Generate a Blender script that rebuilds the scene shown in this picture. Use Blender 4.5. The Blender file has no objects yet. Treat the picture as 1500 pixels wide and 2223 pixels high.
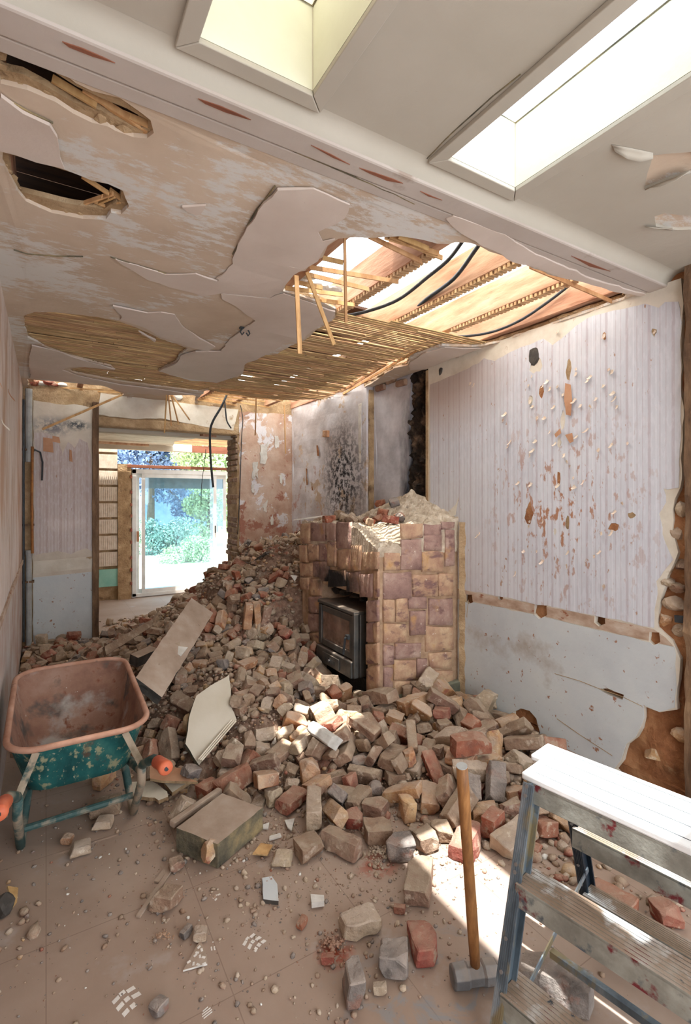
import bpy, bmesh, math, random
import numpy as np
from mathutils import Vector, Matrix, Quaternion, Euler, noise
from mathutils.geometry import delaunay_2d_cdt

# ------------------------------------------------------------------ camera, sky, sun, exposure
SC = bpy.context.scene
COL = SC.collection
FPX, CX, HY, CAMZ = 1075.0, 750.0, 1080.0, 1.55
TH = math.atan(650.0 / 1075.0)
ST, CT = math.sin(TH), math.cos(TH)
cam = bpy.data.cameras.new('camera'); camo = bpy.data.objects.new('camera', cam); COL.objects.link(camo)
camo.location = (0, 0, CAMZ); camo.rotation_euler = (math.pi / 2, 0, -TH)
cam.sensor_fit = 'VERTICAL'; cam.sensor_height = 36.0; cam.lens = FPX / 2223.0 * 36.0
cam.shift_y = -(1111.5 - HY) / 2223.0
cam.clip_start = 0.05; cam.clip_end = 300
SC.camera = camo

world = bpy.data.worlds.new('sky'); SC.world = world; world.use_nodes = True
wn = world.node_tree.nodes; wl = world.node_tree.links; wn.clear()
wo = wn.new('ShaderNodeOutputWorld'); wb = wn.new('ShaderNodeBackground'); wl.new(wb.outputs[0], wo.inputs[0])
wtc = wn.new('ShaderNodeTexCoord'); wsep = wn.new('ShaderNodeSeparateXYZ'); wl.new(wtc.outputs['Generated'], wsep.inputs[0])
wr = wn.new('ShaderNodeValToRGB'); wl.new(wsep.outputs['Z'], wr.inputs[0])
wr.color_ramp.elements[0].position = 0.0; wr.color_ramp.elements[0].color = (0.80, 0.85, 0.92, 1)
wr.color_ramp.elements[1].position = 0.55; wr.color_ramp.elements[1].color = (0.90, 0.95, 1.0, 1)
wl.new(wr.outputs[0], wb.inputs[0]); wb.inputs[1].default_value = 3.3

SUN_DIR = Vector((0.05, 0.17, -1.0))
sl = bpy.data.lights.new('sun', 'SUN'); slo = bpy.data.objects.new('sun', sl); COL.objects.link(slo)
sl.energy = 12.0; sl.angle = math.radians(0.7); sl.color = (1.0, 0.96, 0.88)
slo.rotation_euler = SUN_DIR.to_track_quat('-Z', 'Y').to_euler()
slo.location = (0, 0, 6)

SC.view_settings.view_transform = 'Standard'; SC.view_settings.look = 'None'
SC.view_settings.exposure = 0.80; SC.view_settings.gamma = 1.0; SC.view_settings.use_curve_mapping = False
SC.cycles.max_bounces = 10; SC.cycles.diffuse_bounces = 7; SC.cycles.glossy_bounces = 3
SC.cycles.transparent_max_bounces = 8; SC.cycles.use_denoising = True
SC.cycles.sample_clamp_indirect = 8.0

# ------------------------------------------------------------------ helpers
def rdir(px, py):
    r = (px - CX) / FPX
    return Vector((ST + r * CT, CT - r * ST, (HY - py) / FPX))
CAM = Vector((0, 0, CAMZ))
def on_z(px, py, z):
    d = rdir(px, py); return CAM + d * ((z - CAMZ) / d.z)
def on_x(px, py, x):
    d = rdir(px, py); return CAM + d * (x / d.x)
def on_y(px, py, y):
    d = rdir(px, py); return CAM + d * (y / d.y)

RNG = random.Random(7)
MATS = {}

def link(o, parent=None):
    COL.objects.link(o)
    if parent is not None:
        o.parent = parent
    return o

def wloc(o):
    v = Vector((0, 0, 0))
    while o is not None:
        v += o.location; o = o.parent
    return v

def obj(name, verts, faces, mat, parent=None, smooth=False, label=None, kind=None, mats=None, fm=None):
    me = bpy.data.meshes.new(name)
    if parent is not None:
        off = wloc(parent)
        if off.length > 1e-9:
            verts = [Vector(v) - off for v in verts]
    me.from_pydata([tuple(v) for v in verts], [], faces)
    for m in (mats or [mat]):
        me.materials.append(M_(m))
    if fm:
        me.polygons.foreach_set('material_index', fm)
    if smooth:
        me.polygons.foreach_set('use_smooth', [True] * len(me.polygons))
    me.update()
    o = bpy.data.objects.new(name, me); link(o, parent)
    if label: o['label'] = label
    if kind: o['kind'] = kind
    return o

def thing(name, label, cat, loc=(0, 0, 0), group=None):
    o = bpy.data.objects.new(name, None); o.empty_display_size = 0.1
    link(o); o.location = Vector(loc); o['label'] = label; o['category'] = cat
    if group: o['group'] = group
    return o

def tag(o, label, cat, group=None):
    o['label'] = label; o['category'] = cat
    if group: o['group'] = group
    return o

def struct(o):
    o['kind'] = 'structure'; return o

class MB:
    def __init__(s): s.v = []; s.f = []; s.m = []
    def add(s, vs, fs, mi=0):
        b = len(s.v); s.v += [Vector(v) for v in vs]
        s.f += [tuple(i + b for i in f) for f in fs]; s.m += [mi] * len(fs); return s
    def box(s, c, size, rot=None, mi=0, taper=1.0):
        c = Vector(c); hx, hy, hz = [q / 2 for q in size]
        R = rot if rot is not None else Matrix.Identity(3)
        vs = []
        for z in (-1, 1):
            k = taper if z > 0 else 1
            for x, y in ((-1, -1), (1, -1), (1, 1), (-1, 1)):
                vs.append(c + R @ Vector((x * hx * k, y * hy * k, z * hz)))
        return s.add(vs, [(3, 2, 1, 0), (4, 5, 6, 7), (0, 1, 5, 4), (1, 2, 6, 5), (2, 3, 7, 6), (3, 0, 4, 7)], mi)
    def bar(s, a, b, w, h, up=(0, 0, 1), mi=0):
        a = Vector(a); b = Vector(b); d = (b - a); L = d.length; d.normalize()
        side = d.cross(Vector(up))
        if side.length < 1e-4: side = d.cross(Vector((1, 0, 0)))
        side.normalize(); u = side.cross(d)
        R = Matrix((side, d, u)).transposed()
        return s.box((a + b) / 2, (w, L, h), R, mi)
    def tube(s, pts, r, n=8, mi=0, cap=True):
        pts = [Vector(p) for p in pts]; rs = r if isinstance(r, (list, tuple)) else [r] * len(pts)
        prev = None; rings = []
        for i, p in enumerate(pts):
            d = (pts[min(i + 1, len(pts) - 1)] - pts[max(i - 1, 0)]).normalized()
            if prev is None:
                a = d.orthogonal().normalized()
            else:
                a = (prev - d * prev.dot(d)).normalized()
            prev = a; b = d.cross(a)
            rings.append([p + (a * math.cos(2 * math.pi * k / n) + b * math.sin(2 * math.pi * k / n)) * rs[i] for k in range(n)])
        vs = [v for rg in rings for v in rg]; fs = []
        for i in range(len(pts) - 1):
            for k in range(n):
                k2 = (k + 1) % n
                fs.append((i * n + k, i * n + k2, (i + 1) * n + k2, (i + 1) * n + k))
        if cap:
            fs.append(tuple(reversed(range(n)))); fs.append(tuple((len(pts) - 1) * n + k for k in range(n)))
        return s.add(vs, fs, mi)
    def prism(s, poly, w0, w1, fn, mi=0):
        n = len(poly)
        vs = [fn(u, v, w0) for u, v in poly] + [fn(u, v, w1) for u, v in poly]
        fs = [tuple(range(n)), tuple(reversed(range(n, 2 * n)))] + [(i, i + n, (i + 1) % n + n, (i + 1) % n) for i in range(n)]
        return s.add(vs, fs, mi)
    def build(s, name, mat, parent=None, smooth=False, **k):
        mats = mat if isinstance(mat, list) else [mat]
        o = obj(name, s.v, s.f, None, parent, smooth, mats=mats, fm=s.m if len(mats) > 1 else None, **k)
        bm = bmesh.new(); bm.from_mesh(o.data); bmesh.ops.recalc_face_normals(bm, faces=bm.faces); bm.to_mesh(o.data); bm.free()
        return o

def bevel(o, w=0.004, seg=2):
    m = o.modifiers.new('bevel', 'BEVEL'); m.width = w; m.segments = seg; m.limit_method = 'ANGLE'; m.angle_limit = 0.6
    return o

def ragged(poly, step=0.05, amp=0.012, seed=0, closed=True):
    out = []; n = len(poly)
    for i in range(n if closed else n - 1):
        a = Vector(poly[i][:2]); b = Vector(poly[(i + 1) % n][:2]); L = (b - a).length
        k = max(1, int(L / step)); d = (b - a); nn = Vector((-d.y, d.x)); 
        if nn.length > 0: nn.normalize()
        for j in range(k):
            p = a + d * (j / k)
            q = noise.noise(Vector((p.x * 9 + seed * 3.1, p.y * 9, seed))) + 0.6 * noise.noise(Vector((p.x * 31, p.y * 31 + seed, seed * 2.3)))
            out.append(p + nn * q * amp)
    if not closed: out.append(Vector(poly[-1][:2]))
    return out

def inpoly(x, y, poly):
    c = False; n = len(poly); j = n - 1
    for i in range(n):
        xi, yi = poly[i][0], poly[i][1]; xj, yj = poly[j][0], poly[j][1]
        if (yi > y) != (yj > y) and x < (xj - xi) * (y - yi) / (yj - yi) + xi: c = not c
        j = i
    return c

def sheet(name, outer, holes, fn, w0, w1, mat, parent=None, grid=0.0, disp=0.0, dscale=4.0, both=True, **k):
    """a flat layer with ragged holes: polygon in (u, v), thickness from w0 (seen face) to w1"""
    vs = []; es = []
    for lp in [outer] + list(holes):
        b = len(vs); vs += [Vector(p[:2]) for p in lp]
        es += [(b + i, b + (i + 1) % len(lp)) for i in range(len(lp))]
    if grid:
        us = [p[0] for p in outer]; vv = [p[1] for p in outer]
        nu = int((max(us) - min(us)) / grid) + 1; nv = int((max(vv) - min(vv)) / grid) + 1
        for i in range(1, nu):
            for j in range(1, nv):
                x = min(us) + i * grid + 0.1 * grid * math.sin(j * 3.7); y = min(vv) + j * grid + 0.1 * grid * math.sin(i * 5.1)
                if inpoly(x, y, outer) and not any(inpoly(x, y, h) for h in holes): vs.append(Vector((x, y)))
    V2, _, F2, _, _, _ = delaunay_2d_cdt(vs, es, [], 0, 1e-5)
    tris = []
    for f in F2:
        cx = sum(V2[i].x for i in f) / len(f); cy = sum(V2[i].y for i in f) / len(f)
        if inpoly(cx, cy, outer) and not any(inpoly(cx, cy, h) for h in holes): tris.append(tuple(f))
    edges = {}
    for f in tris:
        for i in range(len(f)):
            a, b = f[i], f[(i + 1) % len(f)]
            edges[(min(a, b), max(a, b))] = edges.get((min(a, b), max(a, b)), []) + [(a, b)]
    n = len(V2)
    def dd(p):
        return disp * noise.noise(Vector((p.x * dscale, p.y * dscale, w0 * 7))) if disp else 0.0
    P = [fn(p.x, p.y, w0 + dd(p)) for p in V2] + [fn(p.x, p.y, w1) for p in V2]
    F = list(tris) + [tuple(i + n for i in reversed(f)) for f in tris]
    for l in edges.values():
        if len(l) == 1:
            a, b = l[0]; F.append((b, a, a + n, b + n))
    o = obj(name, P, F, mat, parent, **k)
    bm = bmesh.new(); bm.from_mesh(o.data)
    bmesh.ops.delete(bm, geom=[v for v in bm.verts if not v.link_faces], context='VERTS')
    bmesh.ops.recalc_face_normals(bm, faces=bm.faces); bm.to_mesh(o.data); bm.free()
    return o

FZ = lambda u, v, w: Vector((u, v, w))
FX = lambda u, v, w: Vector((w, u, v))
FY = lambda u, v, w: Vector((u, w, v))
def pz(pts, z): return [(on_z(x, y, z).x, on_z(x, y, z).y) for x, y in pts]
def pX(pts, X): return [(on_x(x, y, X).y, on_x(x, y, X).z) for x, y in pts]
def pY(pts, Y): return [(on_y(x, y, Y).x, on_y(x, y, Y).z) for x, y in pts]

# ------------------------------------------------------------------ materials
def srgb(c):
    if isinstance(c, str):
        c = [int(c[i:i + 2], 16) / 255 for i in (0, 2, 4)]
    return tuple((x / 12.92 if x <= 0.04045 else ((x + 0.055) / 1.055) ** 2.4) for x in c) + (1,)

class NT:
    def __init__(s, name):
        s.m = bpy.data.materials.new(name); s.m.use_nodes = True
        s.n = s.m.node_tree.nodes; s.l = s.m.node_tree.links; s.n.clear()
        s.out = s.n.new('ShaderNodeOutputMaterial'); s.p = s.n.new('ShaderNodeBsdfPrincipled')
        s.l.new(s.p.outputs[0], s.out.inputs[0])
        s.tc = s.n.new('ShaderNodeTexCoord'); s.vec = s.tc.outputs['Object']; s.rnd = None
    def offset(s):
        oi = s.n.new('ShaderNodeObjectInfo'); s.rnd = oi.outputs['Random']
        m = s.n.new('ShaderNodeMath'); m.operation = 'MULTIPLY'; s.l.new(s.rnd, m.inputs[0]); m.inputs[1].default_value = 37.0
        a = s.n.new('ShaderNodeVectorMath'); a.operation = 'ADD'; s.l.new(s.vec, a.inputs[0]); s.l.new(m.outputs[0], a.inputs[1]); s.vec = a.outputs[0]
    def noise(s, sc, det=6, st=(1, 1, 1), rough=0.6, dist=0.0):
        mp = s.n.new('ShaderNodeMapping'); mp.inputs['Scale'].default_value = st; s.l.new(s.vec, mp.inputs[0])
        t = s.n.new('ShaderNodeTexNoise'); t.inputs['Scale'].default_value = sc; t.inputs['Detail'].default_value = det
        t.inputs['Roughness'].default_value = rough; t.inputs['Distortion'].default_value = dist
        s.l.new(mp.outputs[0], t.inputs['Vector']); return t.outputs['Fac']
    def ramp(s, fac, stops):
        r = s.n.new('ShaderNodeValToRGB'); s.l.new(fac, r.inputs[0]); e = r.color_ramp.elements
        while len(e) < len(stops): e.new(0.5)
        for i, (p, c) in enumerate(stops):
            e[i].position = p; e[i].color = srgb(c) if not isinstance(c, (int, float)) else (c, c, c, 1)
        return r.outputs[0]
    def mask(s, fac, lo, hi):
        m = s.n.new('ShaderNodeMapRange'); m.clamp = True; s.l.new(fac, m.inputs[0])
        m.inputs[1].default_value = lo; m.inputs[2].default_value = hi; return m.outputs[0]
    def mix(s, fac, a, b, mode='MIX'):
        m = s.n.new('ShaderNodeMix'); m.data_type = 'RGBA'; m.blend_type = mode
        if isinstance(fac, (int, float)): m.inputs[0].default_value = fac
        else: s.l.new(fac, m.inputs[0])
        for q, sock in ((a, m.inputs[6]), (b, m.inputs[7])):
            if isinstance(q, (str, tuple)): sock.default_value = srgb(q)
            else: s.l.new(q, sock)
        return m.outputs[2]
    def math(s, op, a, b):
        m = s.n.new('ShaderNodeMath'); m.operation = op
        for q, k in ((a, 0), (b, 1)):
            if isinstance(q, (int, float)): m.inputs[k].default_value = q
            else: s.l.new(q, m.inputs[k])
        m.use_clamp = False; return m.outputs[0]
    def pos(s):
        if not hasattr(s, '_sep'):
            s._sep = s.n.new('ShaderNodeSeparateXYZ'); s.l.new(s.tc.outputs['Object'], s._sep.inputs[0])
        return s._sep.outputs
    def up(s, lo=0.3, hi=0.85):
        g = s.n.new('ShaderNodeNewGeometry'); q = s.n.new('ShaderNodeSeparateXYZ'); s.l.new(g.outputs['Normal'], q.inputs[0])
        return s.mask(q.outputs[2], lo, hi)
    def blob(s, c, r, soft=0.5):
        """1 inside an ellipsoid round c (a stain at its own place)"""
        a = s.n.new('ShaderNodeVectorMath'); a.operation = 'SUBTRACT'; s.l.new(s.tc.outputs['Object'], a.inputs[0]); a.inputs[1].default_value = c
        b = s.n.new('ShaderNodeVectorMath'); b.operation = 'DIVIDE'; s.l.new(a.outputs[0], b.inputs[0]); b.inputs[1].default_value = r
        l = s.n.new('ShaderNodeVectorMath'); l.operation = 'LENGTH'; s.l.new(b.outputs[0], l.inputs[0])
        return s.mask(l.outputs['Value'], 1.0, 1.0 - soft)
    def bump(s, fac, strength=0.3, dist=0.01):
        b = s.n.new('ShaderNodeBump'); b.inputs['Strength'].default_value = strength; b.inputs['Distance'].default_value = dist
        s.l.new(fac, b.inputs['Height'])
        if s.p.inputs['Normal'].links: s.l.new(s.p.inputs['Normal'].links[0].from_socket, b.inputs['Normal'])
        s.l.new(b.outputs[0], s.p.inputs['Normal'])
    def done(s, col, rough=0.9, metal=0.0, spec=0.3):
        if isinstance(col, str): s.p.inputs['Base Color'].default_value = srgb(col)
        else: s.l.new(col, s.p.inputs['Base Color'])
        if isinstance(rough, (int, float)): s.p.inputs['Roughness'].default_value = rough
        else: s.l.new(rough, s.p.inputs['Roughness'])
        s.p.inputs['Metallic'].default_value = metal; s.p.inputs['Specular IOR Level'].default_value = spec
        return s.m

BUILD = {}
def M_(name):
    if name not in MATS:
        MATS[name] = BUILD[name](name)
    return MATS[name]

def simple(name, stops, sc=6, det=8, st=(1, 1, 1), rough=0.9, metal=0.0, bsc=60, bs=0.3, bd=0.004, off=False, hi=None, dust=None, jit=0.0, spec=0.3):
    def f(nm):
        t = NT(nm)
        if off: t.offset()
        c = t.ramp(t.noise(sc, det, st), stops)
        if jit and t.rnd is not None:
            h = t.n.new('ShaderNodeHueSaturation'); t.l.new(c, h.inputs['Color'])
            t.l.new(t.math('ADD', t.math('MULTIPLY', t.rnd, jit), 1 - jit / 2), h.inputs['Value'])
            wn_ = t.n.new('ShaderNodeTexWhiteNoise'); wn_.noise_dimensions = '1D'; t.l.new(t.rnd, wn_.inputs['W'])
            t.l.new(t.math('ADD', t.math('MULTIPLY', wn_.outputs['Value'], jit * 0.06), 0.5 - jit * 0.03), h.inputs['Hue'])
            c = h.outputs[0]
        if hi:
            for (col, s2, lo, h2) in hi: c = t.mix(t.mask(t.noise(s2, 6, st), lo, h2), c, col)
        if dust:
            c = t.mix(t.math('MULTIPLY', t.math('ADD', t.math('MULTIPLY', t.up(-0.2, 0.7), 0.75), 0.15), t.mask(t.noise(9, 5), 0.2, 0.6)), c, dust)
        t.bump(t.noise(bsc, 6, st), bs, bd)
        return t.done(c, rough, metal, spec)
    BUILD[name] = f

DUST = 'a28d80'
simple('brick_dusty', [(0.3, (0.42, 0.30, 0.24)), (0.5, (0.54, 0.41, 0.33)), (0.7, (0.64, 0.53, 0.44))], 14, off=True, jit=0.45, dust=(0.64, 0.57, 0.49), hi=[('b8a592', 16, 0.56, 0.64), ('563a30', 11, 0.62, 0.7), ('c4b4a2', 45, 0.66, 0.7)], bsc=55, bs=1.0, bd=0.008)
simple('brick_ochre', [(0.3, '8a5c3c'), (0.5, 'b58455'), (0.7, 'c9a67c')], 12, off=True, jit=0.35, dust='b7a390', hi=[('9a5a42', 8, 0.58, 0.66), ('d0bda0', 20, 0.6, 0.66), ('6b4630', 13, 0.64, 0.7)], bsc=55, bs=1.0, bd=0.008)
simple('brick_red', [(0.3, '6a2f22'), (0.5, '934a36'), (0.7, 'a4684f')], 14, off=True, jit=0.4, dust='a38470', hi=[('b8a28c', 14, 0.57, 0.64), ('4e261c', 11, 0.62, 0.7), ('cbbba8', 40, 0.66, 0.7)], bsc=55, bs=1.0, bd=0.008)
simple('brick_grey', [(0.3, '4a4644'), (0.5, '6e6662'), (0.7, '8b8178')], 10, off=True, jit=0.4, dust='a19388', hi=[('7c5546', 8, 0.58, 0.66), ('34302e', 12, 0.6, 0.7)], bsc=50, bs=1.0, bd=0.01)
simple('mortar_chunk', [(0.3, '94806a'), (0.5, 'b09a7f'), (0.7, 'c7b69c')], 12, off=True, jit=0.3, dust='b5a494', hi=[('7f6650', 12, 0.6, 0.68), ('dccfba', 24, 0.62, 0.67)], bsc=50, bs=1.0, bd=0.01)
simple('white_plaster', [(0.3, 'b8b2a8'), (0.6, 'd8d4cc')], 10, off=True, jit=0.15, hi=[('a89478', 5, 0.6, 0.7)], bs=0.4)
simple('gravel', [(0.25, '4d3a30'), (0.45, '7d6353'), (0.6, '967d6b'), (0.75, 'b29a82')], 22, rough=0.95, bsc=90, bs=1.0, bd=0.01, hi=[('8c5540', 5, 0.56, 0.68), ('a99a88', 3, 0.58, 0.7)])
simple('sand_rubble', [(0.3, 'a08e7a'), (0.5, 'bfae98'), (0.7, 'd6c9b6')], 14, bsc=70, bs=1.0, bd=0.01, hi=[('4a423c', 4, 0.62, 0.7)])  # pale dusty rubble, whitened further in place of sunlight on the fireplace top
simple('laths_wood', [(0.3, '8a6a48'), (0.5, 'b8966c'), (0.7, 'd2b488')], 5, st=(1, 12, 4), off=True, jit=0.4, bsc=30, bs=0.4)
simple('splinter_wood', [(0.3, 'a07448'), (0.6, 'c9a070')], 5, st=(3, 3, 1), off=True, jit=0.3)
simple('joist_wood', [(0.3, '93664c'), (0.5, 'b58c70'), (0.7, 'ccab90')], 4, st=(4, 0.5, 3), off=True, jit=0.15, bsc=30, bs=0.4, hi=[('6b3f28', 3, 0.62, 0.72)])
simple('old_timber', [(0.3, '4a382a'), (0.5, '6e5540'), (0.7, '8d7156')], 6, st=(2, 2, 0.6), bsc=25, bs=0.8, bd=0.01, hi=[('3a2a20', 4, 0.6, 0.7)])
simple('red_timber', [(0.3, '6a3e2c'), (0.6, '85543f')], 6, st=(0.6, 3, 3))
simple('clay_plaster', [(0.3, '8a7052'), (0.5, 'a58a68'), (0.7, 'bda482')], 9, bsc=40, bs=1.0, bd=0.012, hi=[('6b533c', 5, 0.6, 0.7)])
simple('clay_wall', [(0.3, '7d4f33'), (0.5, '9c6a46'), (0.7, 'b58860')], 5, bsc=22, bs=1.0, bd=0.02, hi=[('5e3f2b', 3, 0.6, 0.7), ('c0a27a', 4, 0.6, 0.7)])
simple('beam_paint', [(0.3, 'ab9f94'), (0.6, 'b5aaa0'), (0.8, 'beb4aa')], 2.5, bsc=6, bs=0.25, bd=0.02, hi=[('8f7d6e', 40, 0.72, 0.78), ('9c8d80', 5, 0.62, 0.7)])
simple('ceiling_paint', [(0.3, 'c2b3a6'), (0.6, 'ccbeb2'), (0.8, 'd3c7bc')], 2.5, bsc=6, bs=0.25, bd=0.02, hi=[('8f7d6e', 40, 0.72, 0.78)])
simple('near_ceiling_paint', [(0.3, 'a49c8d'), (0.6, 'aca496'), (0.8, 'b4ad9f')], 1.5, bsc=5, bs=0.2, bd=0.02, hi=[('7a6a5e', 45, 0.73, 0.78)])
simple('shaft_paint', [(0.3, 'c9c6b0'), (0.6, 'd4d1bd')], 3, rough=0.7, bs=0.1, hi=[('b89a6a', 14, 0.74, 0.8)])
simple('white_paint', [(0.3, 'd8d6d0'), (0.6, 'e6e4de')], 4, rough=0.5, bs=0.1)
simple('aluminium_frame', [(0.3, 'c9ccca'), (0.6, 'dde0de')], 8, rough=0.4, bs=0.05)
simple('blue_plaster', [(0.3, 'b8bcbe'), (0.5, 'c4c8c8'), (0.7, 'cbcecb')], 2.2, bsc=10, bs=0.35, bd=0.01, hi=[('9a7058', 22, 0.645, 0.69), ('a3978a', 3, 0.58, 0.75), ('5c5148', 70, 0.71, 0.74)])
simple('dado_paper', [(0.3, '9b7f6b'), (0.5, 'b49c88'), (0.7, 'c6b7a8')], 8, st=(1, 1, 2), hi=[('8f5438', 9, 0.6, 0.66)])
simple('white_under', [(0.3, 'c2b8a6'), (0.6, 'd6cebf')], 6, bs=0.3, hi=[('a88f70', 7, 0.62, 0.7)])
simple('stove_iron', [(0.3, '2e3436'), (0.6, '434b4e')], 12, rough=0.45, metal=0.5, bs=0.15, spec=0.5, dust='8a7a6c')
simple('soot', [(0.3, '0c0b0b'), (0.6, '241f1c'), (0.8, '4a3c33')], 8, bsc=40, bs=1.0, bd=0.01)
simple('flue_rock', [(0.3, '15110f'), (0.5, '33281f'), (0.7, '7a6350')], 7, bsc=30, bs=1.0, bd=0.02)
simple('cable_black', [(0.3, '26292b'), (0.6, '3a3d40')], 20, rough=0.5, bs=0.05)
simple('copper_pipe', [(0.3, '8a5a3a'), (0.6, 'b07a48')], 20, rough=0.4, metal=0.6)
simple('grey_pipe', [(0.3, '8c8c88'), (0.6, 'a8a8a4')], 10, rough=0.6)
simple('slab_stone', [(0.3, '94806f'), (0.5, 'a4907f'), (0.7, 'b0a090')], 7, bsc=50, bs=0.4, hi=[('7a6656', 20, 0.68, 0.74)])
simple('slab_edge', [(0.3, '33342f'), (0.5, '6b6350'), (0.7, 'a28f68')], 9, bsc=40, bs=1.0, bd=0.01)
simple('dark_stone', [(0.3, '33302d'), (0.6, '504a44')], 10, bs=0.8)
simple('pale_board', [(0.3, 'b5aa96'), (0.6, 'c2b9a8')], 3, bs=0.15, hi=[('9a8a74', 30, 0.7, 0.76)])
simple('cream_strip', [(0.3, 'cbbfa8'), (0.6, 'dcd2bf')], 12, bs=0.2)
simple('kraft_paper', [(0.3, 'a8785a'), (0.6, 'bb8f70')], 8)
simple('wallpaper_scrap', [(0.3, 'c2aa94'), (0.6, 'dccbba')], 20, off=True, jit=0.3)
simple('mortar', [(0.3, '8f745c'), (0.5, 'aa8c70'), (0.7, 'bca086')], 12, bsc=50, bs=0.9, bd=0.008, hi=[('6a5038', 4, 0.62, 0.72)])
simple('stone_plinth', [(0.3, '55584a'), (0.5, '6f7060'), (0.7, '8a7f68')], 6, bs=0.6)
simple('block_rib', [(0.3, 'c4b5a2'), (0.6, 'd9cdbd')], 14, bsc=60, bs=0.5, off=True)
simple('turquoise_paint', [(0.3, '7fb5a6'), (0.6, '93c4b4')], 6)
simple('hammer_handle', [(0.3, '6a4527'), (0.5, '8f6238'), (0.7, 'ab7c4c')], 9, st=(4, 4, 0.6), rough=0.55, bsc=30, bs=0.3, hi=[('4d3320', 6, 0.6, 0.68)])
simple('hammer_steel', [(0.3, '565b60'), (0.6, '7d8286')], 10, rough=0.55, metal=0.5, dust='9a8c80', hi=[('6b5443', 8, 0.6, 0.68)])
simple('orange_grip', [(0.3, 'c05a3c'), (0.6, 'd2704e')], 10, rough=0.5, hi=[('a8765a', 8, 0.64, 0.74)])
simple('barrow_tube', [(0.3, '25413f'), (0.5, '3c5552'), (0.65, '7e7a6c')], 12, rough=0.6, hi=[('9b8a76', 7, 0.52, 0.62)])
simple('barrow_rust', [(0.3, '745346'), (0.5, '92705f'), (0.7, 'a68a7a')], 5, rough=0.85, bsc=40, bs=0.5, hi=[('5a544f', 6, 0.52, 0.64), ('aaa39c', 4.3, 0.55, 0.68), ('7a4a34', 10, 0.6, 0.68), ('cfc6bc', 50, 0.7, 0.73)])
simple('barrow_teal', [(0.35, '123f40'), (0.5, '1f5a58'), (0.65, '3d6f66')], 6, rough=0.6, st=(1, 1, 0.5), hi=[('8f8f72', 26, 0.55, 0.62), ('a8a48c', 60, 0.62, 0.68), ('5b3a28', 7, 0.57, 0.66)])
simple('barrow_rim', [(0.3, '9a6e58'), (0.5, 'b08670'), (0.7, 'c09a86')], 8, rough=0.8, hi=[('6b5a50', 9, 0.62, 0.7)])
simple('strut_dusty', [(0.3, '7a6c58'), (0.6, 'a39480')], 14, hi=[('2f4a48', 8, 0.6, 0.68)])
simple('ladder_alu', [(0.3, '3f4a52'), (0.5, '6e7b84'), (0.65, 'a8b0b4')], 7, st=(1, 1, 0.4), rough=0.42, metal=0.55, bs=0.15, hi=[('8f8468', 11, 0.52, 0.6)], spec=0.5)
simple('ladder_dirty', [(0.3, '67635a'), (0.5, '86847a'), (0.7, 'a2a298')], 9, rough=0.7, metal=0.1, hi=[('6b2a2c', 7, 0.6, 0.64), ('4a5258', 13, 0.58, 0.66)])
simple('ladder_tread', [(0.3, '76624f'), (0.5, '917d6c'), (0.7, 'b0aca4')], 6, rough=0.8, metal=0.0, bs=0.4, hi=[('c8c8c6', 5, 0.53, 0.62), ('3d4044', 22, 0.68, 0.72)])
simple('ladder_top', [(0.3, 'd2d2d0'), (0.6, 'e6e6e4')], 4, rough=0.55, metal=0.0, bs=0.15, hi=[('8a8078', 12, 0.68, 0.74)])  # white colour helps the top boards read as sunlit
simple('ladder_navy', [(0.3, '18222c'), (0.6, '26323d')], 9, rough=0.45, metal=0.3, hi=[('a09478', 14, 0.66, 0.7)])
simple('roof_board', [(0.3, '36241a'), (0.6, '4e3526')], 5, st=(1, 6, 1), bs=0.4)
simple('ground_pale', [(0.3, 'b8b09c'), (0.6, 'cdc7b4')], 1.2, bs=0.3)
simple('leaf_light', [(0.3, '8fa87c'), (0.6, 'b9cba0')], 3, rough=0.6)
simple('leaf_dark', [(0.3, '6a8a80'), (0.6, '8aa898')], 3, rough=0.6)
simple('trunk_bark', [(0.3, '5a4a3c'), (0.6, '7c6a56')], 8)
simple('hedge_haze', [(0.3, '5c7698'), (0.6, '7c94b0')], 2)  # distant garden haze put into the hedge's blue
simple('leaf_blue', [(0.3, '536a90'), (0.6, '7890b2')], 2)  # bluish haze of the garden mixed into the leaf colour
simple('label_white', [(0.3, 'd8d8d8'), (0.6, 'ececec')], 20, hi=[('b86a68', 30, 0.62, 0.66)])
simple('footprint_white', [(0.3, 'cfc7be'), (0.6, 'ded8d0')], 30)

def stained_plaster(nm):
    t = NT(nm)
    c = t.ramp(t.noise(5, 8), [(0.3, (0.75, 0.70, 0.63)), (0.6, (0.82, 0.78, 0.72))])
    k = t.math('MULTIPLY', t.blob((.05, YB_, 2.27), (.24, .3, .13), .8), t.mask(t.noise(16, 8, rough=.75), .42, .56))
    k2 = t.math('MULTIPLY', t.blob((.27, YB_, 2.30), (.16, .3, .07), .7), t.mask(t.noise(24, 8, rough=.75), .42, .52))
    c = t.mix(k, c, '77757a'); c = t.mix(k2, c, '55595c')
    t.bump(t.noise(9, 8), .4, .01); return t.done(c)
YB_ = 5.85
BUILD['stained_plaster'] = stained_plaster
def far_plaster(nm):
    t = NT(nm)
    c = t.ramp(t.noise(3.0, 8), [(0.35, 'a88672'), (0.5, 'bda08c'), (0.65, 'c9b4a4')])
    low = t.math('ADD', t.noise(5.5, 9, rough=0.7), t.math('MULTIPLY', t.math('SUBTRACT', 1.6, t.pos()[2]), 0.10))
    c = t.mix(t.mask(low, 0.56, 0.585), c, 'a2705e')
    c = t.mix(t.mask(t.noise(4.0, 9, rough=0.7, dist=0.5), 0.55, 0.57), c, 'd3cfd0')
    t.bump(t.noise(6, 8), 0.6, 0.02); return t.done(c)
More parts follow.
